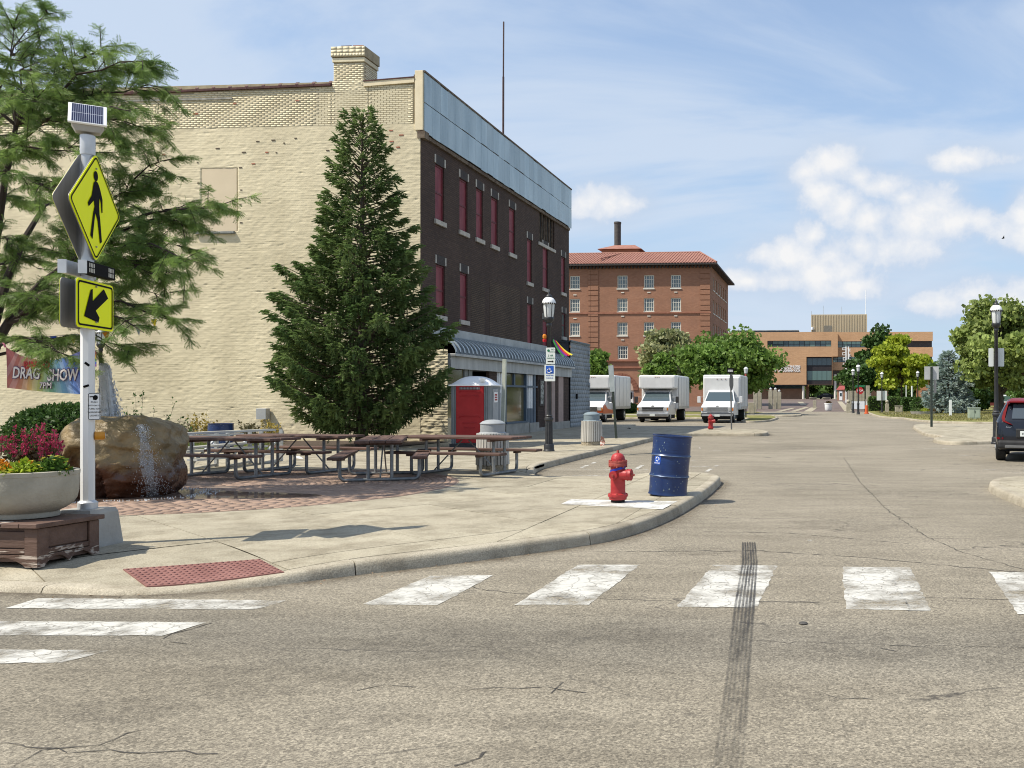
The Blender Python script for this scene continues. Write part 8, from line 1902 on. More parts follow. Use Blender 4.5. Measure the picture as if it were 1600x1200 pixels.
for i in range(N1 + 1):
    for j in range(N2 + 1):
        u, v = i / N1 * 2 - 1, j / N2 * 2 - 1; z = 1.80 + .27 * (1 - abs(u) ** 2.6) * (1 - abs(v) ** 4); rv.append((u * (w2 + .05), .58 + v * .60, z))
rf = MB().add(rv, [(i * (N2 + 1) + j, (i + 1) * (N2 + 1) + j, (i + 1) * (N2 + 1) + j + 1, i * (N2 + 1) + j + 1) for i in range(N1) for j in range(N2)])
rf.box(-w2 - .05, w2 + .05, -.02, 1.18, 1.775, 1.812); rf.box(.30, .42, -.0, .12, 1.9, 2.0)
rf.build('roof', M_PWHT, PT, smooth=True, auto=35, **k)
WP = T('pale_post', 'thin pale post leaning slightly beside the portable toilet', 'post', G(785, 691.5, ZP)); b = WP.location.copy(); tp_ = AY(788.5, 561, b.y)
MB().bar(b - Vector((0, 0, .05)), tp_, .11).build('shaft', mat('pale_green_white_paint', (0.44, 0.47, 0.40), (0.56, 0.58, 0.50), scale=5), WP); MB().box(b.x - .09, b.x + .09, b.y - .09, b.y + .09, ZP - .02, ZP + .09).build('foot', M_WHITEP, WP)

# ---------------------------------------------------------------- sign posts by the far kerb
def post(name, label, base, top, r, m, cat='sign post', sq=True):
    t = T(name, label, cat, base); (MB().bar(base, top, r * 2) if sq else MB().tube([base, top], r, 8)).build('post', m, t); return t
b = G(963, 685, ZP); tp_ = AY(955, 572, b.y); t = post('leaning_sign_post', 'dark leaning post with a narrow grey sign edge near the grey annex', b, tp_, .035, M_DKMET)
q0, q1 = AY(957.5, 612, b.y), AY(954.8, 571, b.y); mb = MB(); d_ = (q1 - q0); mb.bar(q0 + Vector((.0, -.04, 0)), q1 + Vector((0, -.04, 0)), .20, .012, up=(0.3, 1, 0)); mb.build('sign_plate', mat('grey_blue_sign', (0.25, 0.29, 0.31), (0.32, 0.36, 0.38), scale=4), t)
b = G(1143, 671, ZP); tp_ = AY(1141.5, 575, b.y); t = post('sign_post', 'sign post with a black square plate above a dark round sign edge', b, tp_, .03, mat('steel_post', (0.10, 0.105, 0.11), (0.16, 0.165, 0.17), scale=6, rough=.5, metal=.3))
p = AY(1141.5, 579.5, b.y); s_ = MB().box(p.x - .15, p.x + .15, p.y - .06, p.y - .035, p.z - .125, p.z + .125).build('one_way_plate', M_SBLK, t)
MB().box(p.x - .11, p.x + .11, p.y - .066, p.y - .061, p.z - .05, p.z + .05).build('white_arrow_panel', mat('grey_white_print', (0.35, 0.36, 0.36), (0.55, 0.56, 0.55), scale=16, detail=1, lo=.45, hi=.55), s_)
p = AY(1143, 597, b.y); MB().plate([(.10 * math.cos(a), .40 * math.sin(a)) for a in np.linspace(0, 6.283, 9)[:-1] + .3927], (p.x, p.y - .05, p.z), (1, .0, 0), (0, 0, 1), .01).build('stop_sign_edge', mat('dark_sign_back', (0.06, 0.065, 0.07), (0.09, 0.095, 0.1), scale=4), t)
b = G(1165.5, 653, .12); b = Vector((AY(1165.5, 600, 66).x, 66, .12)); t = post('sign_post', 'thin post with a red narrow banner and lamp head beside the spreading tree', b, AY(1165.5, 576, 66), .045, M_IRON)
p, q = AY(1165, 604, 66), AY(1165, 584, 66); MB().box(p.x - .06, p.x + .06, 65.9, 65.93, p.z, q.z).build('red_banner', mat('red_banner_cloth', (0.36, 0.06, 0.05), (0.44, 0.12, 0.1), scale=3), t)
p = AY(1165.5, 579, 66); MB().lathe([(.11, -.2), (.16, .1), (.17, .14), (.05, .26)], 10, tuple(p)).build('lamp_head', M_LGLASS, t, smooth=True)

# ---------------------------------------------------------------- box trucks
M_TWHITE = mat('white_truck_paint', (0.58, 0.585, 0.59), (0.65, 0.655, 0.66), scale=2, rough=.3, spec=.5); M_TBOX = mat('white_truck_box', (0.58, 0.585, 0.58), (0.66, 0.665, 0.66), scale=1.2, rough=.42, detail=8); M_TRIM2 = mat('silver_truck_trim', (0.40, 0.41, 0.42), (0.50, 0.51, 0.52), scale=3, rough=.35, metal=.4)
M_TORNG = mat('orange_truck_paint', (0.52, 0.09, 0.025), (0.58, 0.12, 0.035), scale=3, rough=.35); M_TYRE = mat('tyre_rubber', (0.012, 0.012, 0.012), (0.022, 0.022, 0.021), scale=20, rough=.85); M_CHROME = mat('dull_chrome', (0.42, 0.43, 0.44), (0.54, 0.55, 0.56), scale=6, rough=.28, metal=.8)
M_WSCR = glass('windscreen', (0.06, 0.085, 0.095), .05); M_PLBLK = mat('black_plastic', (0.016, 0.016, 0.017), (0.028, 0.028, 0.029), scale=6, rough=.6); M_LENS = mat('headlamp_lens', (0.30, 0.31, 0.31), (0.5, 0.5, 0.49), scale=14, rough=.15, spec=.7); M_AMB = mat('amber_lens', (0.50, 0.16, 0.02), rough=.3); M_REDL = mat('red_lens', (0.11, 0.003, 0.005), (0.15, 0.005, 0.007), scale=6, rough=.6, spec=.1)
def wheel(par, x, y, r, w, rimm, out=1):
    t = MB().tube([(x - out * w, y, r), (x - out * w * .96, y, r), (x - out * .03, y, r), (x, y, r)], [r * .90, r, r, r * .92], 22).build('wheel', M_TYRE, par, world=False, smooth=True, auto=40)
    MB().tube([(x - out * .04, y, r), (x + out * .004, y, r)], [r * .60, r * .56], 16).tube([(x, y, r), (x + out * .03, y, r)], [r * .25, r * .2], 10).build('rim', rimm, t, world=False, smooth=True, auto=40)
    return t
def truck(label, loc, rz, style):
    t = T('box_truck', label, 'truck', loc, rz, 'box trucks parked side by side'); k = dict(world=False)
    body = M_TWHITE
    # cab: side profile (y, z, half width) lofted across
    pr_ = [(0.02, .50, .98), (.0, .62, .99), (.0, .98, 1.0), (.10, 1.06, .99), (.30, 1.10, .985), (1.02, 1.30, .955), (1.74, 1.93, .80), (1.86, 2.0, .78), (2.05, 2.03, .78), (2.75, 2.03, .78)]
    low = [(0.02, .50), (2.75, .45)]
    vs = []; fs = []
    for (y, z, w) in pr_: vs += [(-w, y, z), (w, y, z)]
    n_ = len(pr_)
    for i in range(n_ - 1): fs.append((2 * i, 2 * i + 1, 2 * i + 3, 2 * i + 2))
    # side walls: belt line then lower body
    belt = [(0.0, .98, 1.0), (1.0, 1.12, 1.01), (2.75, 1.18, 1.01)]; sill = [(.02, .50, .98), (1.0, .47, 1.0), (2.75, .45, 1.0)]
    kb = len(vs)
    for (y, z, w) in belt: vs += [(-w, y, z), (w, y, z)]
    ks = len(vs)
    for (y, z, w) in sill: vs += [(-w, y, z), (w, y, z)]
    for s in (0, 1):
        up = [2 * i + s for i in range(2, n_)]; bl_ = [kb + 2 * i + s for i in range(3)]
        poly = up + bl_[::-1]; fs.append(tuple(poly if s == 0 else poly[::-1]))
        for i in range(2): q = (bl_[i], bl_[i + 1], ks + 2 * (i + 1) + s, ks + 2 * i + s); fs.append(q if s == 0 else q[::-1])
    MB().add(vs, fs).build('cab', body, t, bevel=.02, **k)
    def on_ws(u, v, d=.012):                                  # point on the windscreen
        a0, a1 = Vector((0, 1.02, 1.30)), Vector((0, 1.74, 1.93)); c = a0.lerp(a1, v); w = (.955 + (.80 - .955) * v); return Vector((u * w, c.y - .66 * d, c.z + .75 * d))
    MB().add([on_ws(-.93, .05), on_ws(.93, .05), on_ws(.91, .93), on_ws(-.91, .93)], [(0, 1, 2, 3)]).build('windscreen', M_WSCR, t, **k)
    for s in (-1, 1):
        MB().add([(s * .965, 1.30, 1.28), (s * .985, 2.25, 1.28), (s * .82, 2.25, 1.90), (s * .825, 1.82, 1.90)], [(0, 1, 2, 3) if s < 0 else (3, 2, 1, 0)]).build('side_window', M_WSCR, t, **k)
    lowc = M_TORNG if style == 1 else body
    MB().box(-1.0, 1.0, -.02, .30, .60, .84).build('front_panel', lowc, t, bevel=.02, **k)
    if style == 1:
        for s in (-1, 1): MB().add([(s * 1.016, .02, .55), (s * 1.016, 2.7, .52), (s * 1.016, 2.7, .75), (s * 1.022, 1.2, .82), (s * 1.02, .5, 1.12), (s * 1.016, .02, 1.0)], [(0, 1, 2, 3, 4, 5) if s > 0 else (5, 4, 3, 2, 1, 0)]).build('orange_panel', M_TORNG, t, **k)
    gw, gz0, gz1 = (.62, .70, .94) if style != 2 else (.66, .72, .93)
    g = MB().box(-gw, gw, -.045, -.02, gz0, gz1).build('grille', M_PLBLK, t, bevel=.03 if style == 2 else .005, **k)
    gb = MB(); gb.box(-gw - .03, gw + .03, -.055, -.03, gz1 - .01, gz1 + .03).box(-gw - .03, gw + .03, -.055, -.03, gz0 - .03, gz0 + .01)
    for i in range(1, 4 if style != 2 else 3): gb.box(-gw, gw, -.052, -.04, gz0 + (gz1 - gz0) * i / 4 - .012, gz0 + (gz1 - gz0) * i / 4 + .012)
    gb.build('grille_bars', M_CHROME if style != 3 else M_TRIM2, g, **k)
    MB().lathe([(.0, 0), (.06, .0), (.06, .012)], 14).xf(Matrix.Translation((0, -.03 if style else 0, 1.0)) @ Matrix.Rotation(R(90), 4, 'X') @ Matrix.Scale(1.5, 4, (1, 0, 0))).build('badge', M_TRIM2, t, **k)
    for s in (-1, 1):
        h = MB().box(s * .81 - .15, s * .81 + .15, -.05, -.015, .74, .93).build('headlight', M_LENS, t, bevel=.015, **k)
        MB().box(s * .94 - .045, s * .94 + .045, -.056, -.045, .75, .92).build('indicator', M_AMB, h, **k)
        mr_ = MB().box(s * 1.32 - .10, s * 1.32 + .10, 1.28, 1.40, 1.22, 1.62).build('mirror', M_TWHITE if style == 3 else M_PLBLK, t, bevel=.03, **k)
        MB().tube([(s * .98, 1.35, 1.58), (s * 1.34, 1.34, 1.60), (s * 1.34, 1.34, 1.24), (s * 1.0, 1.38, 1.2)], .015, 6).build('mirror_arm', M_TRIM2, mr_, **k)
    bm_ = MB().box(-1.0, 1.0, -.16, .05, .36, .58).build('bumper', M_PLBLK if style != 2 else M_CHROME, t, bevel=.04, **k)
    MB().box(-.95, .95, -.175, -.15, .44, .54).build('bumper_trim', M_CHROME if style == 2 else M_TRIM2, bm_, **k)
    MB().box(-.16, .16, -.19, -.176, .40, .53).build('licence_plate', M_SIGNW, bm_, **k)
    MB().box(-.96, .96, .02, 2.6, .22, .46).build('chassis', M_BLACK, t, **k)
    # box body
    bx_ = MB().box(-1.22, 1.22, 2.45, 7.1, .78, 3.0).build('cargo_box', M_TBOX, t, bevel=.09 if style != 2 else .12, seg=3, **k)
    if style == 3: MB().box(-1.16, 1.16, 2.06, 2.46, 1.2, 2.86).build('box_nose', M_TBOX, bx_, bevel=.10, seg=3, **k)
    else: MB().box(-1.2, 1.2, 1.42, 2.5, 2.12, 2.99).build('overhead_box', M_TBOX, bx_, bevel=.12, seg=3, **k); MB().box(-1.02, 1.02, 1.400, 1.425, 2.18, 2.82).build('nose_panel', M_TWHITE, bx_, bevel=.01, **k)
    yf = 2.05 if style == 3 else 1.40
    for x in (-.12, 0, .12): MB().box(x * (2.2 if style == 3 else 1) - .03, x * (2.2 if style == 3 else 1) + .03, yf - .02, yf + .03, 2.86 if style != 3 else 2.70, 2.885 if style != 3 else 2.74).build('marker_light', M_REDL if style == 3 else M_AMB, bx_, **k)
    [MB().box(s * 1.225 - .01, s * 1.225 + .01, 2.5, 7.05, .80, .98).build('skirt_rail', M_TRIM2, bx_, **k) for s in (-1, 1)]
    for x in (2.5, 3.6, 4.7, 5.8, 7.0): MB().box(1.218, 1.232, x, x + .05, .99, 2.9).build('side_rib', M_TRIM2, bx_, **k)
    for s in (-1, 1):
        wheel(t, s * .97, .86, .38, .25, M_TRIM2, s); wheel(t, s * 1.16, 5.4, .40, .52, M_TRIM2, s)
    return t
def tloc(px, py): v = G(px, py); return (v.x, v.y, 0)
truck('orange and white box truck partly hidden by the grey annex', tloc(917.5, 660.0), 0, 1)
truck('white box truck with overhead cab box and chrome bumper, middle of three', tloc(1020, 660.0), 0, 2)
truck('white box truck with plain flat box front, nearest the spreading tree', tloc(1121, 661.0), 0, 3)

# ---------------------------------------------------------------- black and red hatchback at the right edge
cv_ = G(1562, 722); CR = T('hatchback_car', 'black hatchback with red roof and tail lights cut off by the right edge', 'car', (cv_.x + .79, cv_.y - .05, 0), R(-13)); CR.scale = (1, 1, .95); k = dict(world=False)
M_CBLK = mat('black_car_paint', (0.006, 0.008, 0.014), (0.009, 0.011, 0.018), scale=3, rough=.12, spec=.6); M_CRED = mat('red_car_paint', (0.14, 0.005, 0.009), (0.17, 0.007, 0.011), scale=3, rough=.35, spec=.2)
# rounded cross sections from rear (y=0) to front (y=4.15): (y, half width, z low, z belt, half roof, z roof)
secs = [(0.0, .76, .42, .98, .60, 1.02), (.05, .86, .34, 1.02, .66, 1.10), (.30, .90, .26, 1.04, .64, 1.50), (.62, .91, .25, 1.05, .63, 1.60), (1.6, .915, .25, 1.04, .62, 1.62), (2.5, .915, .25, 1.02, .60, 1.56), (3.25, .91, .25, .99, .62, 1.04), (3.95, .86, .28, .86, .60, .88), (4.15, .74, .40, .70, .5, .74)]
vs = []; fs = []
for (y, w, z0, zb_, wr_, zr_) in secs: vs += [(-w * .93, y, z0), (-w, y, (z0 + zb_) / 2 - .05), (-w * .985, y, zb_), (-wr_, y, zr_), (wr_, y, zr_), (w * .985, y, zb_), (w, y, (z0 + zb_) / 2 - .05), (w * .93, y, z0)]
for i in range(len(secs) - 1):
    for j in range(8): fs.append((8 * i + j, 8 * i + (j + 1) % 8, 8 * (i + 1) + (j + 1) % 8, 8 * (i + 1) + j))
fs += [tuple(range(7, -1, -1)), tuple(8 * (len(secs) - 1) + j for j in range(8))]
cb = MB().add(vs, fs).build('body', M_CBLK, CR, smooth=True, auto=70, bevel=.045, seg=3, **k)
rv = []
for (y, w, z) in ((.24, .60, 1.535), (.45, .64, 1.60), (1.0, .64, 1.655), (1.8, .62, 1.65), (2.5, .60, 1.585)): rv += [(-w, y, z - .055), (-w * .8, y, z), (w * .8, y, z), (w, y, z - .055)]
MB().add(rv, [(4 * i + j, 4 * i + j + 1, 4 * i + 4 + j + 1, 4 * i + 4 + j) for i in range(4) for j in range(3)]).build('roof', M_CRED, CR, smooth=True, auto=60, **k)
MB().box(-.58, .58, .14, .34, 1.52, 1.575).build('roof_spoiler', M_CRED, CR, bevel=.02, **k)
def hat(x, z): return .05 + (z - 1.10) * .62 - .022                     # rear hatch plane: y at height z
MB().add([(-.50, hat(0, 1.12), 1.12), (.50, hat(0, 1.12), 1.12), (.47, hat(0, 1.49), 1.49), (-.47, hat(0, 1.49), 1.49)], [(0, 1, 2, 3)]).build('rear_window', glass('tinted_rear_glass', (0.05, 0.065, 0.08), .06), CR, **k)
for s in (-1, 1):
    pts = [(.585, 1.535), (.60, 1.545), (.705, 1.30), (.745, 1.13), (.715, 1.045), (.56, .985), (.48, .965), (.55, 1.01), (.655, 1.065), (.665, 1.14), (.64, 1.28)]
    vsl = [(s * x, hat(x, z) - .03 + max(0, abs(x) - .60) * .45, z) for x, z in pts]; vsb = [(v[0], v[1] + .06, v[2]) for v in vsl]; n_ = len(pts)
    MB().add(vsl + vsb, [tuple(range(n_))[::s], tuple(range(n_, 2 * n_))[::-s]] + [(i, (i + 1) % n_, n_ + (i + 1) % n_, n_ + i) for i in range(n_)]).build('tail_light', M_REDL, CR, **k)
    MB().add([(s * .86, .04, .58), (s * .70, -.012, .585), (s * .70, -.012, .63), (s * .86, .04, .64)], [(0, 1, 2, 3)]).build('reflector', M_REDL, CR, **k)
MB().box(-.84, .84, -.045, .25, .34, .56).build('bumper', M_PLBLK, CR, bevel=.06, seg=3, **k); MB().box(-.66, .66, -.075, -.02, .36, .43).build('bumper_trim', mat('grey_plastic', (0.10, 0.10, 0.10), (0.14, 0.14, 0.14), scale=4), CR, bevel=.015, **k)
MB().box(-.40, .40, -.02, .03, .62, .86).build('tailgate_recess', M_PLBLK, CR, bevel=.02, **k)
pl_ = MB().box(-.30, .0, -.032, -.022, .66, .80).build('licence_plate', M_SIGNW, CR, bevel=.01, **k)
text('K10 A', .085, M_SBLK, pl_, (-.15, -.034, .725), (R(90), 0, 0), .001, world=False)
text('KIA', .09, M_CHROME, CR, (-.05, hat(0, 1.11) - .012, 1.115), (R(60), 0, 0), .004, world=False, bold=.003)
text('Soul', .075, M_CHROME, CR, (-.58, -.004, .90), (R(88), 0, R(-6)), .003, world=False, shear=.3)
for s in (-1, 1): wheel(CR, s * .905, .66, .34, .23, M_TRIM2, s); wheel(CR, s * .905, 3.25, .34, .23, M_TRIM2, s)

# ---------------------------------------------------------------- right hand verge and the far end of the street
b = G(1556.5, 693, .12); l3 = lamp('tall black street lamp with two white sign backs behind the red and black car', (b.x, b.y, .12), 1.06)
for (x0, x1) in ((-.21, -.06), (.03, .25)): plate('sign_back', x1 - x0, .55, (x0 + x1) / 2, 2.58, .09, M_SIGNW, l3)
b = G(1455.5, 667, .12); t = post('sign_post', 'dark green post with the blank backs of two sign plates', b, AY(1455.5, 573, b.y), .055, M_DKMET)
for (a, c, d, e, off) in ((1444.5, 1467, 572.5, 593, .0), (1459, 1463.5, 593.5, 614, .02)):
    p, q = AY(a, e, b.y), AY(c, d, b.y); MB().box(p.x, q.x, b.y + .06 + off, b.y + .075 + off, p.z, q.z).build('sign_back', M_SILV if off else mat('pale_sign_back', (0.42, 0.43, 0.43), (0.5, 0.51, 0.51), scale=3, rough=.5, metal=.2), t)
for (px, py_top, Y, lab, panel) in ((1333, 573.5, 86.0, 'slim black street lamp left of the taller one before the stop sign', 0), (1341, 566, 80.0, 'taller black street lamp standing in front of the stop sign', 0), (1378, 578.5, 88.0, 'black street lamp with a blank grey panel by the ball topped pillar', 1), (1511, 576.5, 88.0, 'black street lamp in the shade beside the blue spruce', 0), (1434, 577, 92.0, 'street lamp with white head between yellow green locust and sign post', 0)):
    p = AY(px, py_top, Y); zb_ = gz(Y) + .11; l = lamp(lab, (p.x, Y, zb_), (p.z - zb_) / 4.36)
    if panel: q = plate('sign_back', 1.05, .98, 0, 2.05 / ((p.z - zb_) / 4.36) * .78, .12, M_SIGNW, l)
# stop sign, street name plate
Y = 97; b = Vector((AY(1351.5, 600, Y).x, Y, .11)); t = post('stop_sign', 'red octagonal stop sign behind the taller street lamp', b, AY(1351.5, 603, Y), .04, M_DKMET, 'stop sign')
p = AY(1343.5, 610.5, Y); b2 = Vector((p.x, Y - .1, p.z)); MB().plate([(.40 * math.cos(a), .40 * math.sin(a)) for a in np.linspace(0, 6.283, 9)[:-1] + .3927], b2, (1, 0, 0), (0, 0, 1), -.012).build('octagon', mat('stop_red', (0.42, 0.02, 0.025), (0.48, 0.03, 0.035), scale=4, rough=.45), t)
text('STOP', .27, M_WHITEP, t, b2 + Vector((0, -.03, 0)), (R(90), 0, 0), .004, bold=.006)
MB().bar(b2 + Vector((.05, .1, 0)), Vector((b.x, Y, p.z)), .04).build('arm', M_DKMET, t)
q = AY(1344, 603.3, Y); MB().box(q.x - .5, q.x + .55, Y - .02, Y + .02, q.z - .09, q.z + .09).build('street_name_plate', M_SGREEN, t)
# orange marker, ball topped pillars, gate piers, banner, booth, pylon
Y = 82; p = AY(1354, 646, Y); t = T('marker_cone', 'orange red marker cone on the verge under the street lamps', 'cone', (p.x, Y, .11)); zt__ = AY(1354, 633.5, Y).z; zt_2 = AY(1354, 627, Y).z
MB().lathe([(.21, 0), (.21, .06), (.17, .08), (.12, zt__ - .11), (.04, zt__ - .09)], 12, (p.x, Y, .11)).build('body', mat('orange_red_plastic', (0.52, 0.09, 0.025), (0.6, 0.12, 0.035), scale=4), t, smooth=True, auto=40); MB().lathe([(.035, zt__ - .12), (.03, zt_2 - .12)], 8, (p.x, Y, .11)).build('stalk', M_SIGNW, t)
def pier(name, label, px, pyt, Y, w, ball=True, group=None, m=None):
    p = AY(px, pyt, Y); zb_ = gz(Y) + .05; t = T(name, label, 'pillar', (p.x, Y, zb_), 0, group); h = p.z - zb_ - (w * .9 if ball else 0)
    MB().box(p.x - w / 2, p.x + w / 2, Y - w / 2, Y + w / 2, zb_ - .1, zb_ + h).build('shaft', m or M_AGG2, t, bevel=.02)
    if ball:
        mb = MB(); mb.lathe([(w * .3, 0), (w * .3, w * .1)] + [(w * .46 * math.sin(a), w * .55 - w * .46 * math.cos(a)) for a in np.linspace(.5, 3.1, 9)], 14, (p.x, Y, zb_ + h)).build('ball', m or M_AGG2, t, smooth=True)
    return t
M_AGG2 = mat('tan_cast_stone', (0.29, 0.265, 0.20), (0.39, 0.36, 0.28), scale=3, rough=.85)
pier('ball_pillar', 'ball topped stone pillar right of the panel lamp by the hedge', 1386, 625.5, 90, .36); pier('ball_pillar', 'ball topped stone pillar at the left foot of the slim lamp', 1325.5, 625, 94, .42)
pier('stone_bollard', 'squat stone bollard standing in the plaza left of the white tub', 1273, 625.5, 118, .42, False); pier('gate_pier', 'tall pale concrete pier right of the stop sign', 1356, 602.5, 104, .42, False)
for i, px in enumerate((1180.5, 1187, 1204, 1211.5, 1217.5)):
    pt = pier('gate_pier', ('pale pier with round lamp nearest the red banner post', 'grey pier second from the red banner post, under the spreading tree', 'pale pier third of the row under the spreading tree', 'pale pier fourth of the row with a white lamp', 'darker pier ending the row by the plaza')[i], px, 610 + (i > 3) * 3, 112 + i, .5, False, None)
    q = pt.location; MB().lathe([(.05, 0), (.16, .14), (.16, .24), (.02, .34)], 10, (q.x, q.y, AY(px, 610 + (i > 3) * 3, q.y).z)).build('lamp', M_LGLASS, pt, smooth=True)
pier('stone_bollard', 'low stone bollard with pinched top beside the red banner post', 1174, 629, 88, .55, False)
pier('stone_bollard', 'thin pale bollard beside the pinched stone bollard', 1180, 631, 90, .22, False)
Y = 96; p, q = AY(1331, 639, Y), AY(1351, 627, Y); t = T('event_banner', 'white banner with faint blue print tied low behind the street lamps', 'banner', (p.x, Y, .1)); MB().box(p.x, q.x, Y, Y + .03, p.z, q.z).build('sheet', mat('white_blue_print', (0.62, 0.65, 0.72), (0.74, 0.75, 0.77), scale=3), t)
for x in (p.x, q.x): MB().box(x - .03, x + .03, Y + .031, Y + .09, .05, q.z + .1).build('stake', M_DKMET, t)
Y = 112; p, q = AY(1325, 636, Y), AY(1351, 610.5, Y); t = T('gate_screen', 'pale slatted gate screen behind the stop sign', 'gate', (p.x, Y, .1)); n_ = 10
for i in range(n_): x = p.x + (q.x - p.x) * i / n_; MB().box(x, x + (q.x - p.x) / n_ - .02, Y, Y + .05, .15, q.z).build('slat', M_AGG2, t)
Y = 205; zb_ = gz(Y); p, q = AY(1308, 626, Y), AY(1320.5, 609, Y); t = T('guard_booth', 'small brick booth with red hipped roof and white door', 'booth', ((p.x + q.x) / 2, Y, zb_))
MB().box(p.x, q.x, Y, Y + 2, zb_, q.z).build('wall', mat('booth_brick', (0.33, 0.18, 0.115), (0.40, 0.225, 0.145), scale=2), t); e_ = AY(1314, 602.5, Y).z
MB().add([(p.x - .2, Y - .2, q.z), (q.x + .2, Y - .2, q.z), (q.x + .2, Y + 2.2, q.z), (p.x - .2, Y + 2.2, q.z), (p.x + .5, Y + .8, e_), (q.x - .1, Y + .8, e_)], [(0, 1, 5, 4), (1, 2, 5), (2, 3, 4, 5), (3, 0, 4), (0, 3, 2, 1)]).build('roof', mat('booth_red_roof', (0.26, 0.05, 0.045), (0.32, 0.08, 0.07), scale=3), t)
d0, d1 = AY(1311.3, 625.5, Y).x, AY(1316.2, 625.5, Y).x; dz1 = AY(1313, 611, Y).z; dd = MB().box(d0, d1, Y - .06, Y - .01, zb_ + .05, dz1).build('door', M_WHITEP, t); MB().box(d0 + .15, d1 - .15, Y - .09, Y - .065, AY(1313, 619, Y).z, AY(1313, 614, Y).z).build('door_window', M_DGL, dd)
Y = 170; zb_ = gz(Y); t = T('sign_pylon', 'tall white openwork pylon of stacked frames beside the booth', 'pylon', (AY(1323, 600, Y).x, Y, zb_))
for px, top in ((1321.8, 541.5), (1325.6, 541.5)): p = AY(px, top, Y); MB().box(p.x - .11, p.x + .11, Y - .1, Y + .1, zb_, p.z).build('post', M_WHITEP, t)
for px0, px1, py0, py1 in ((1316.3, 1321, 543, 547), (1316.3, 1321, 550.5, 555), (1317, 1321, 558, 563), (1317, 1321, 567, 571), (1326.4, 1329, 545, 549), (1326.4, 1329, 553, 557), (1326.4, 1329, 561, 565)):
    for (a, c) in ((py0, py0 + .9), (py1 - .9, py1)): p, q = AY(px0, c, Y), AY(px1, a, Y); MB().box(p.x, q.x, Y - .12, Y + .12, p.z, q.z).build('crossbar', M_WHITEP, t)
    p, q = AY(px0, py1, Y), AY(px0 + .9, py0, Y); MB().box(p.x, q.x, Y - .115, Y + .115, p.z, q.z).build('upright', M_WHITEP, t)
# white tub in the plaza, long planter on the verge, round planters and car under the building
Y = 103; p = AY(1294.5, 641, Y); zb_ = gz(Y) + .02; zt3 = AY(1294.5, 630, Y).z; t = T('white_planter', 'white round planter tub standing in the plaza entrance', 'planter', (p.x, Y, zb_)); hh_ = zt3 - zb_
MB().lathe([(.20, 0), (.32, .03), (.40, hh_ * .2), (.43, hh_ * .9), (.46, hh_ * .9), (.46, hh_), (.40, hh_), (.36, hh_ - .1), (.02, hh_ - .1)], 20, (p.x, Y, zb_)).build('tub', M_WHITEP, t, smooth=True, auto=40)
mound('tub_flowers', 'reddish plant growing in the white plaza tub', p.x, Y, zt3 - .08, .30, .34, M_CELF, M_PINK2, 300, 30, .12, 300, 'plant')
Y = 80; p, q = AY(1422, 647, Y), AY(1462, 641.5, Y); t = T('raised_planter', 'low curved grey planter with flowers by the blue spruce', 'planter', ((p.x + q.x) / 2, Y, .11)); xm, hw_ = (p.x + q.x) / 2, (q.x - p.x) / 2
MB().add([(xm + hw_ * math.cos(a) * s, Y + .8 * math.sin(a) * s, z) for (s, z) in ((.9, .08), (1.0, .36), (.94, .36), (.9, .28)) for a in np.linspace(0, 6.283, 25)[:-1]], [(r * 24 + i, r * 24 + (i + 1) % 24, (r + 1) * 24 + (i + 1) % 24, (r + 1) * 24 + i) for r in range(3) for i in range(24)] + [tuple(3 * 24 + i for i in range(24))]).build('bowl', M_CGREY, t)
mound('planter_flowers', 'pink flowers on the left of the low grey planter', p.x + .5, Y, .35, .42, .32, M_MID, leafmat('pale_pink_petals', (0.45, 0.22, 0.34), (0.58, 0.33, 0.45), .2), 260, 70, .11, 301); mound('planter_flowers', 'yellow green flowers in the middle of the low grey planter', p.x + 1.2, Y, .35, .42, .28, M_YEL, M_YELF, 260, 30, .11, 302); mound('planter_flowers', 'reddish leafy plants on the right of the low grey planter', p.x + 1.8, Y, .35, .36, .25, M_CELF, M_PINK2, 240, 20, .11, 303)
for px, lab in ((1270.5, 'low round planter under the building left of the dark car'), (1291.5, 'low round planter under the building in front of the dark car')):
    Y = 226; p = AY(px, 621, Y); zb_ = gz(Y); t = T('round_planter', lab, 'planter', (p.x, Y, zb_)); MB().lathe([(.6, 0), (.95, .30), (1.0, .55), (.85, .55), (.02, .5)], 18, (p.x, Y, zb_)).build('bowl', M_AGG2, t, smooth=True, auto=40)
Y = 246; p = AY(1291, 620, Y); zb_ = gz(Y); t = T('parked_car', 'dark blue car parked under the glazed hall of the civic building', 'car', (p.x, Y, zb_))
pf_ = [(-2.3, .35), (-2.3, .8), (-1.5, .98), (-.9, 1.45), (.7, 1.47), (1.5, 1.0), (2.25, .85), (2.3, .4)]
MB().add([(p.x + x, Y + s, zb_ + z) for s in (-.85, .85) for x, z in pf_], [tuple(range(8)), tuple(range(15, 7, -1))] + [(i, (i + 1) % 8, 8 + (i + 1) % 8, 8 + i) for i in range(8)]).build('body', mat('dark_blue_car', (0.012, 0.016, 0.04), (0.018, 0.022, 0.05), scale=2, rough=.2), t, bevel=.08)
for s in (-1.45, 1.4): MB().tube([(p.x + s, Y - .88, zb_ + .33), (p.x + s, Y + .88, zb_ + .33)], .33, 14).build('wheel', M_TYRE, t, smooth=True)
MB().box(p.x - .85, p.x + .6, Y - .87, Y - .852, zb_ + 1.0, zb_ + 1.38).build('side_window', M_DGL, t)
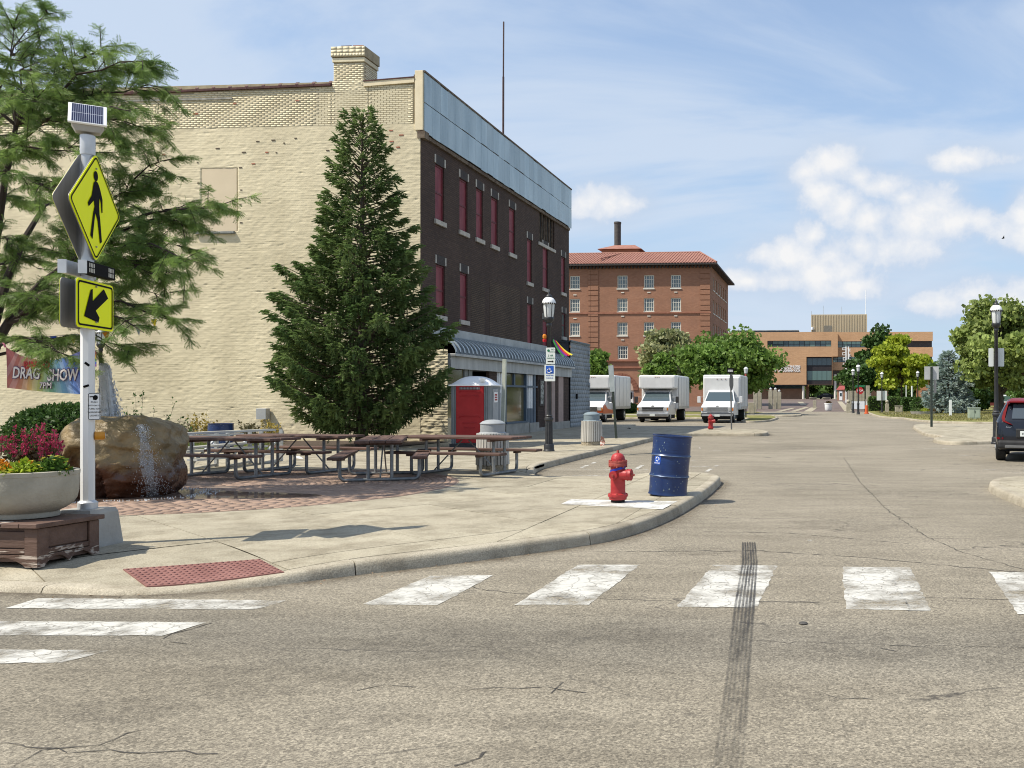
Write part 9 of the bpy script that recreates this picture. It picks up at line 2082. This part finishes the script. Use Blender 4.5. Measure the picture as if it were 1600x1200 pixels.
# utility cabinets, marker post, bench, white signs under the trees
def cabinet(label, px0, px1, py0, py1, Y, m, ribs=True):
    p, q = AY(px0, py1, Y), AY(px1, py0, Y); t = T('utility_cabinet', label, 'utility box', ((p.x + q.x) / 2, Y, .1)); MB().box(p.x, q.x, Y, Y + .8, .08, q.z - .06).build('housing', m, t, bevel=.015); MB().box(p.x - .03, q.x + .03, Y - .03, Y + .83, q.z - .06, q.z).build('top', m, t, bevel=.01)
    xm = (p.x + q.x) / 2
    for s in (-1, 1): MB().box(xm + s * (q.x - p.x) * .24 - (q.x - p.x) * .2, xm + s * (q.x - p.x) * .24 + (q.x - p.x) * .2, Y - .015, Y - .002, .2, q.z - .14).build('door', m, t, bevel=.006)
    MB().box(xm - .02, xm + .02, Y - .04, Y - .016, .55, .7).build('handle', M_DKMET, t)
M_CABG = mat('pale_green_cabinet', (0.30, 0.36, 0.285), (0.36, 0.42, 0.34), scale=3, rough=.5)
cabinet('pale green utility cabinet on the verge beside the tall street lamp', 1514.5, 1532, 637, 656, 63, M_CABG); cabinet('small tan utility box at the foot of the hedge', 1399, 1410.5, 634, 643.5, 88, M_AGG2)
b = Vector((AY(1485, 644, 74).x, 74, .11)); t = post('marker_post', 'short white marker post in front of the blue spruce', b, AY(1485, 625, 74), .10, M_SIGNW, 'post')
for px, pt, lab in ((1416, 602, 'thin white pole rising from the hedge, left one'), (1425, 603, 'thicker white pole rising behind the hedge, right one')): b = Vector((AY(px, 640, 101).x, 101, .1)); post('white_pole', lab, b, AY(px, pt, 101), .06 if px < 1420 else .10, M_SIGNW, 'pole', False)
Y = 96; p, q = AY(1548, 640, Y), AY(1600, 640, Y); t = T('bench', 'dark red bench in the shade behind the car', 'bench', (p.x, Y, .1))
for i in range(3): MB().box(p.x, q.x, Y - .2 + i * .16, Y - .06 + i * .16, .50, .55).build('seat_slat', mat('dark_red_slat', (0.12, 0.025, 0.02), (0.17, 0.04, 0.03), scale=3), t)
MB().box(p.x, q.x, Y + .32, Y + .36, .7, 1.0).build('backrest', mat('dark_red_slat', (0.12, 0.025, 0.02)), t)
for x in (p.x + .3, q.x - .3): MB().box(x - .05, x + .05, Y - .2, Y + .36, .1, .5).build('leg', M_AGG2, t)
Y = 128; p, q = AY(1549, 629, Y), AY(1580, 621, Y); t = T('pale_van', 'pale van seen in the shade under the maple', 'van', ((p.x + q.x) / 2, Y, gz(Y))); MB().box(p.x, q.x + 2, Y, Y + 1.9, gz(Y) + .35, q.z + .35).build('body', M_TBOX, t, bevel=.15); MB().box(p.x + .4, q.x + 1.6, Y - .012, Y - .002, p.z + .2, q.z + .2).build('side_window', M_GGL, t)
for x in (p.x + .8, q.x + 1.1): MB().tube([(x, Y - .01, gz(Y) + .34), (x, Y + .3, gz(Y) + .34)], .34, 12).build('wheel', M_TYRE, t)
Y = 118; p, q = AY(1434, 640, Y), AY(1452, 592, Y); t = T('brick_house', 'orange brick wall of a house showing behind the sign post', 'building', ((p.x + q.x) / 2, Y, gz(Y))); MB().box(p.x, q.x, Y, Y + 6, gz(Y), q.z).build('wall', brickmat('orange_house_brick', (0.40, 0.17, 0.085), (0.47, 0.21, 0.11), (0.35, 0.2, 0.13), .22, .075, .012, 'X', (.9, 1.1), .3), t); MB().add([(p.x - .3, Y - .3, q.z), (q.x + .3, Y - .3, q.z), (q.x + .3, Y + 6.3, q.z), (p.x - .3, Y + 6.3, q.z), (p.x + .7, Y + 3, q.z + 1.2), (q.x - .7, Y + 3, q.z + 1.2)], [(0, 1, 5, 4), (1, 2, 5), (2, 3, 4, 5), (3, 0, 4)]).build('roof', M_ROOF, t); MB().box(p.x + .5, p.x + 1.2, Y - .03, Y - .002, 1.4, 2.4).build('window', M_DGL, t)
# a bird far up on the right
t = T('bird', 'small dark bird flying over the trees at the far right', 'bird', AY(1567, 372.5, 60)); p = t.location
MB().add([(p.x - .10, p.y, p.z - .02), (p.x + .14, p.y, p.z + .02), (p.x, p.y + .05, p.z + .05), (p.x, p.y - .05, p.z - .04), (p.x + .02, p.y - .3, p.z + .16), (p.x + .09, p.y - .05, p.z), (p.x + .02, p.y + .3, p.z + .14), (p.x + .09, p.y + .05, p.z)], [(0, 2, 1), (0, 1, 3), (2, 0, 3), (1, 2, 3), (2, 4, 5), (2, 7, 6)]).build('body', M_SBLK, t)
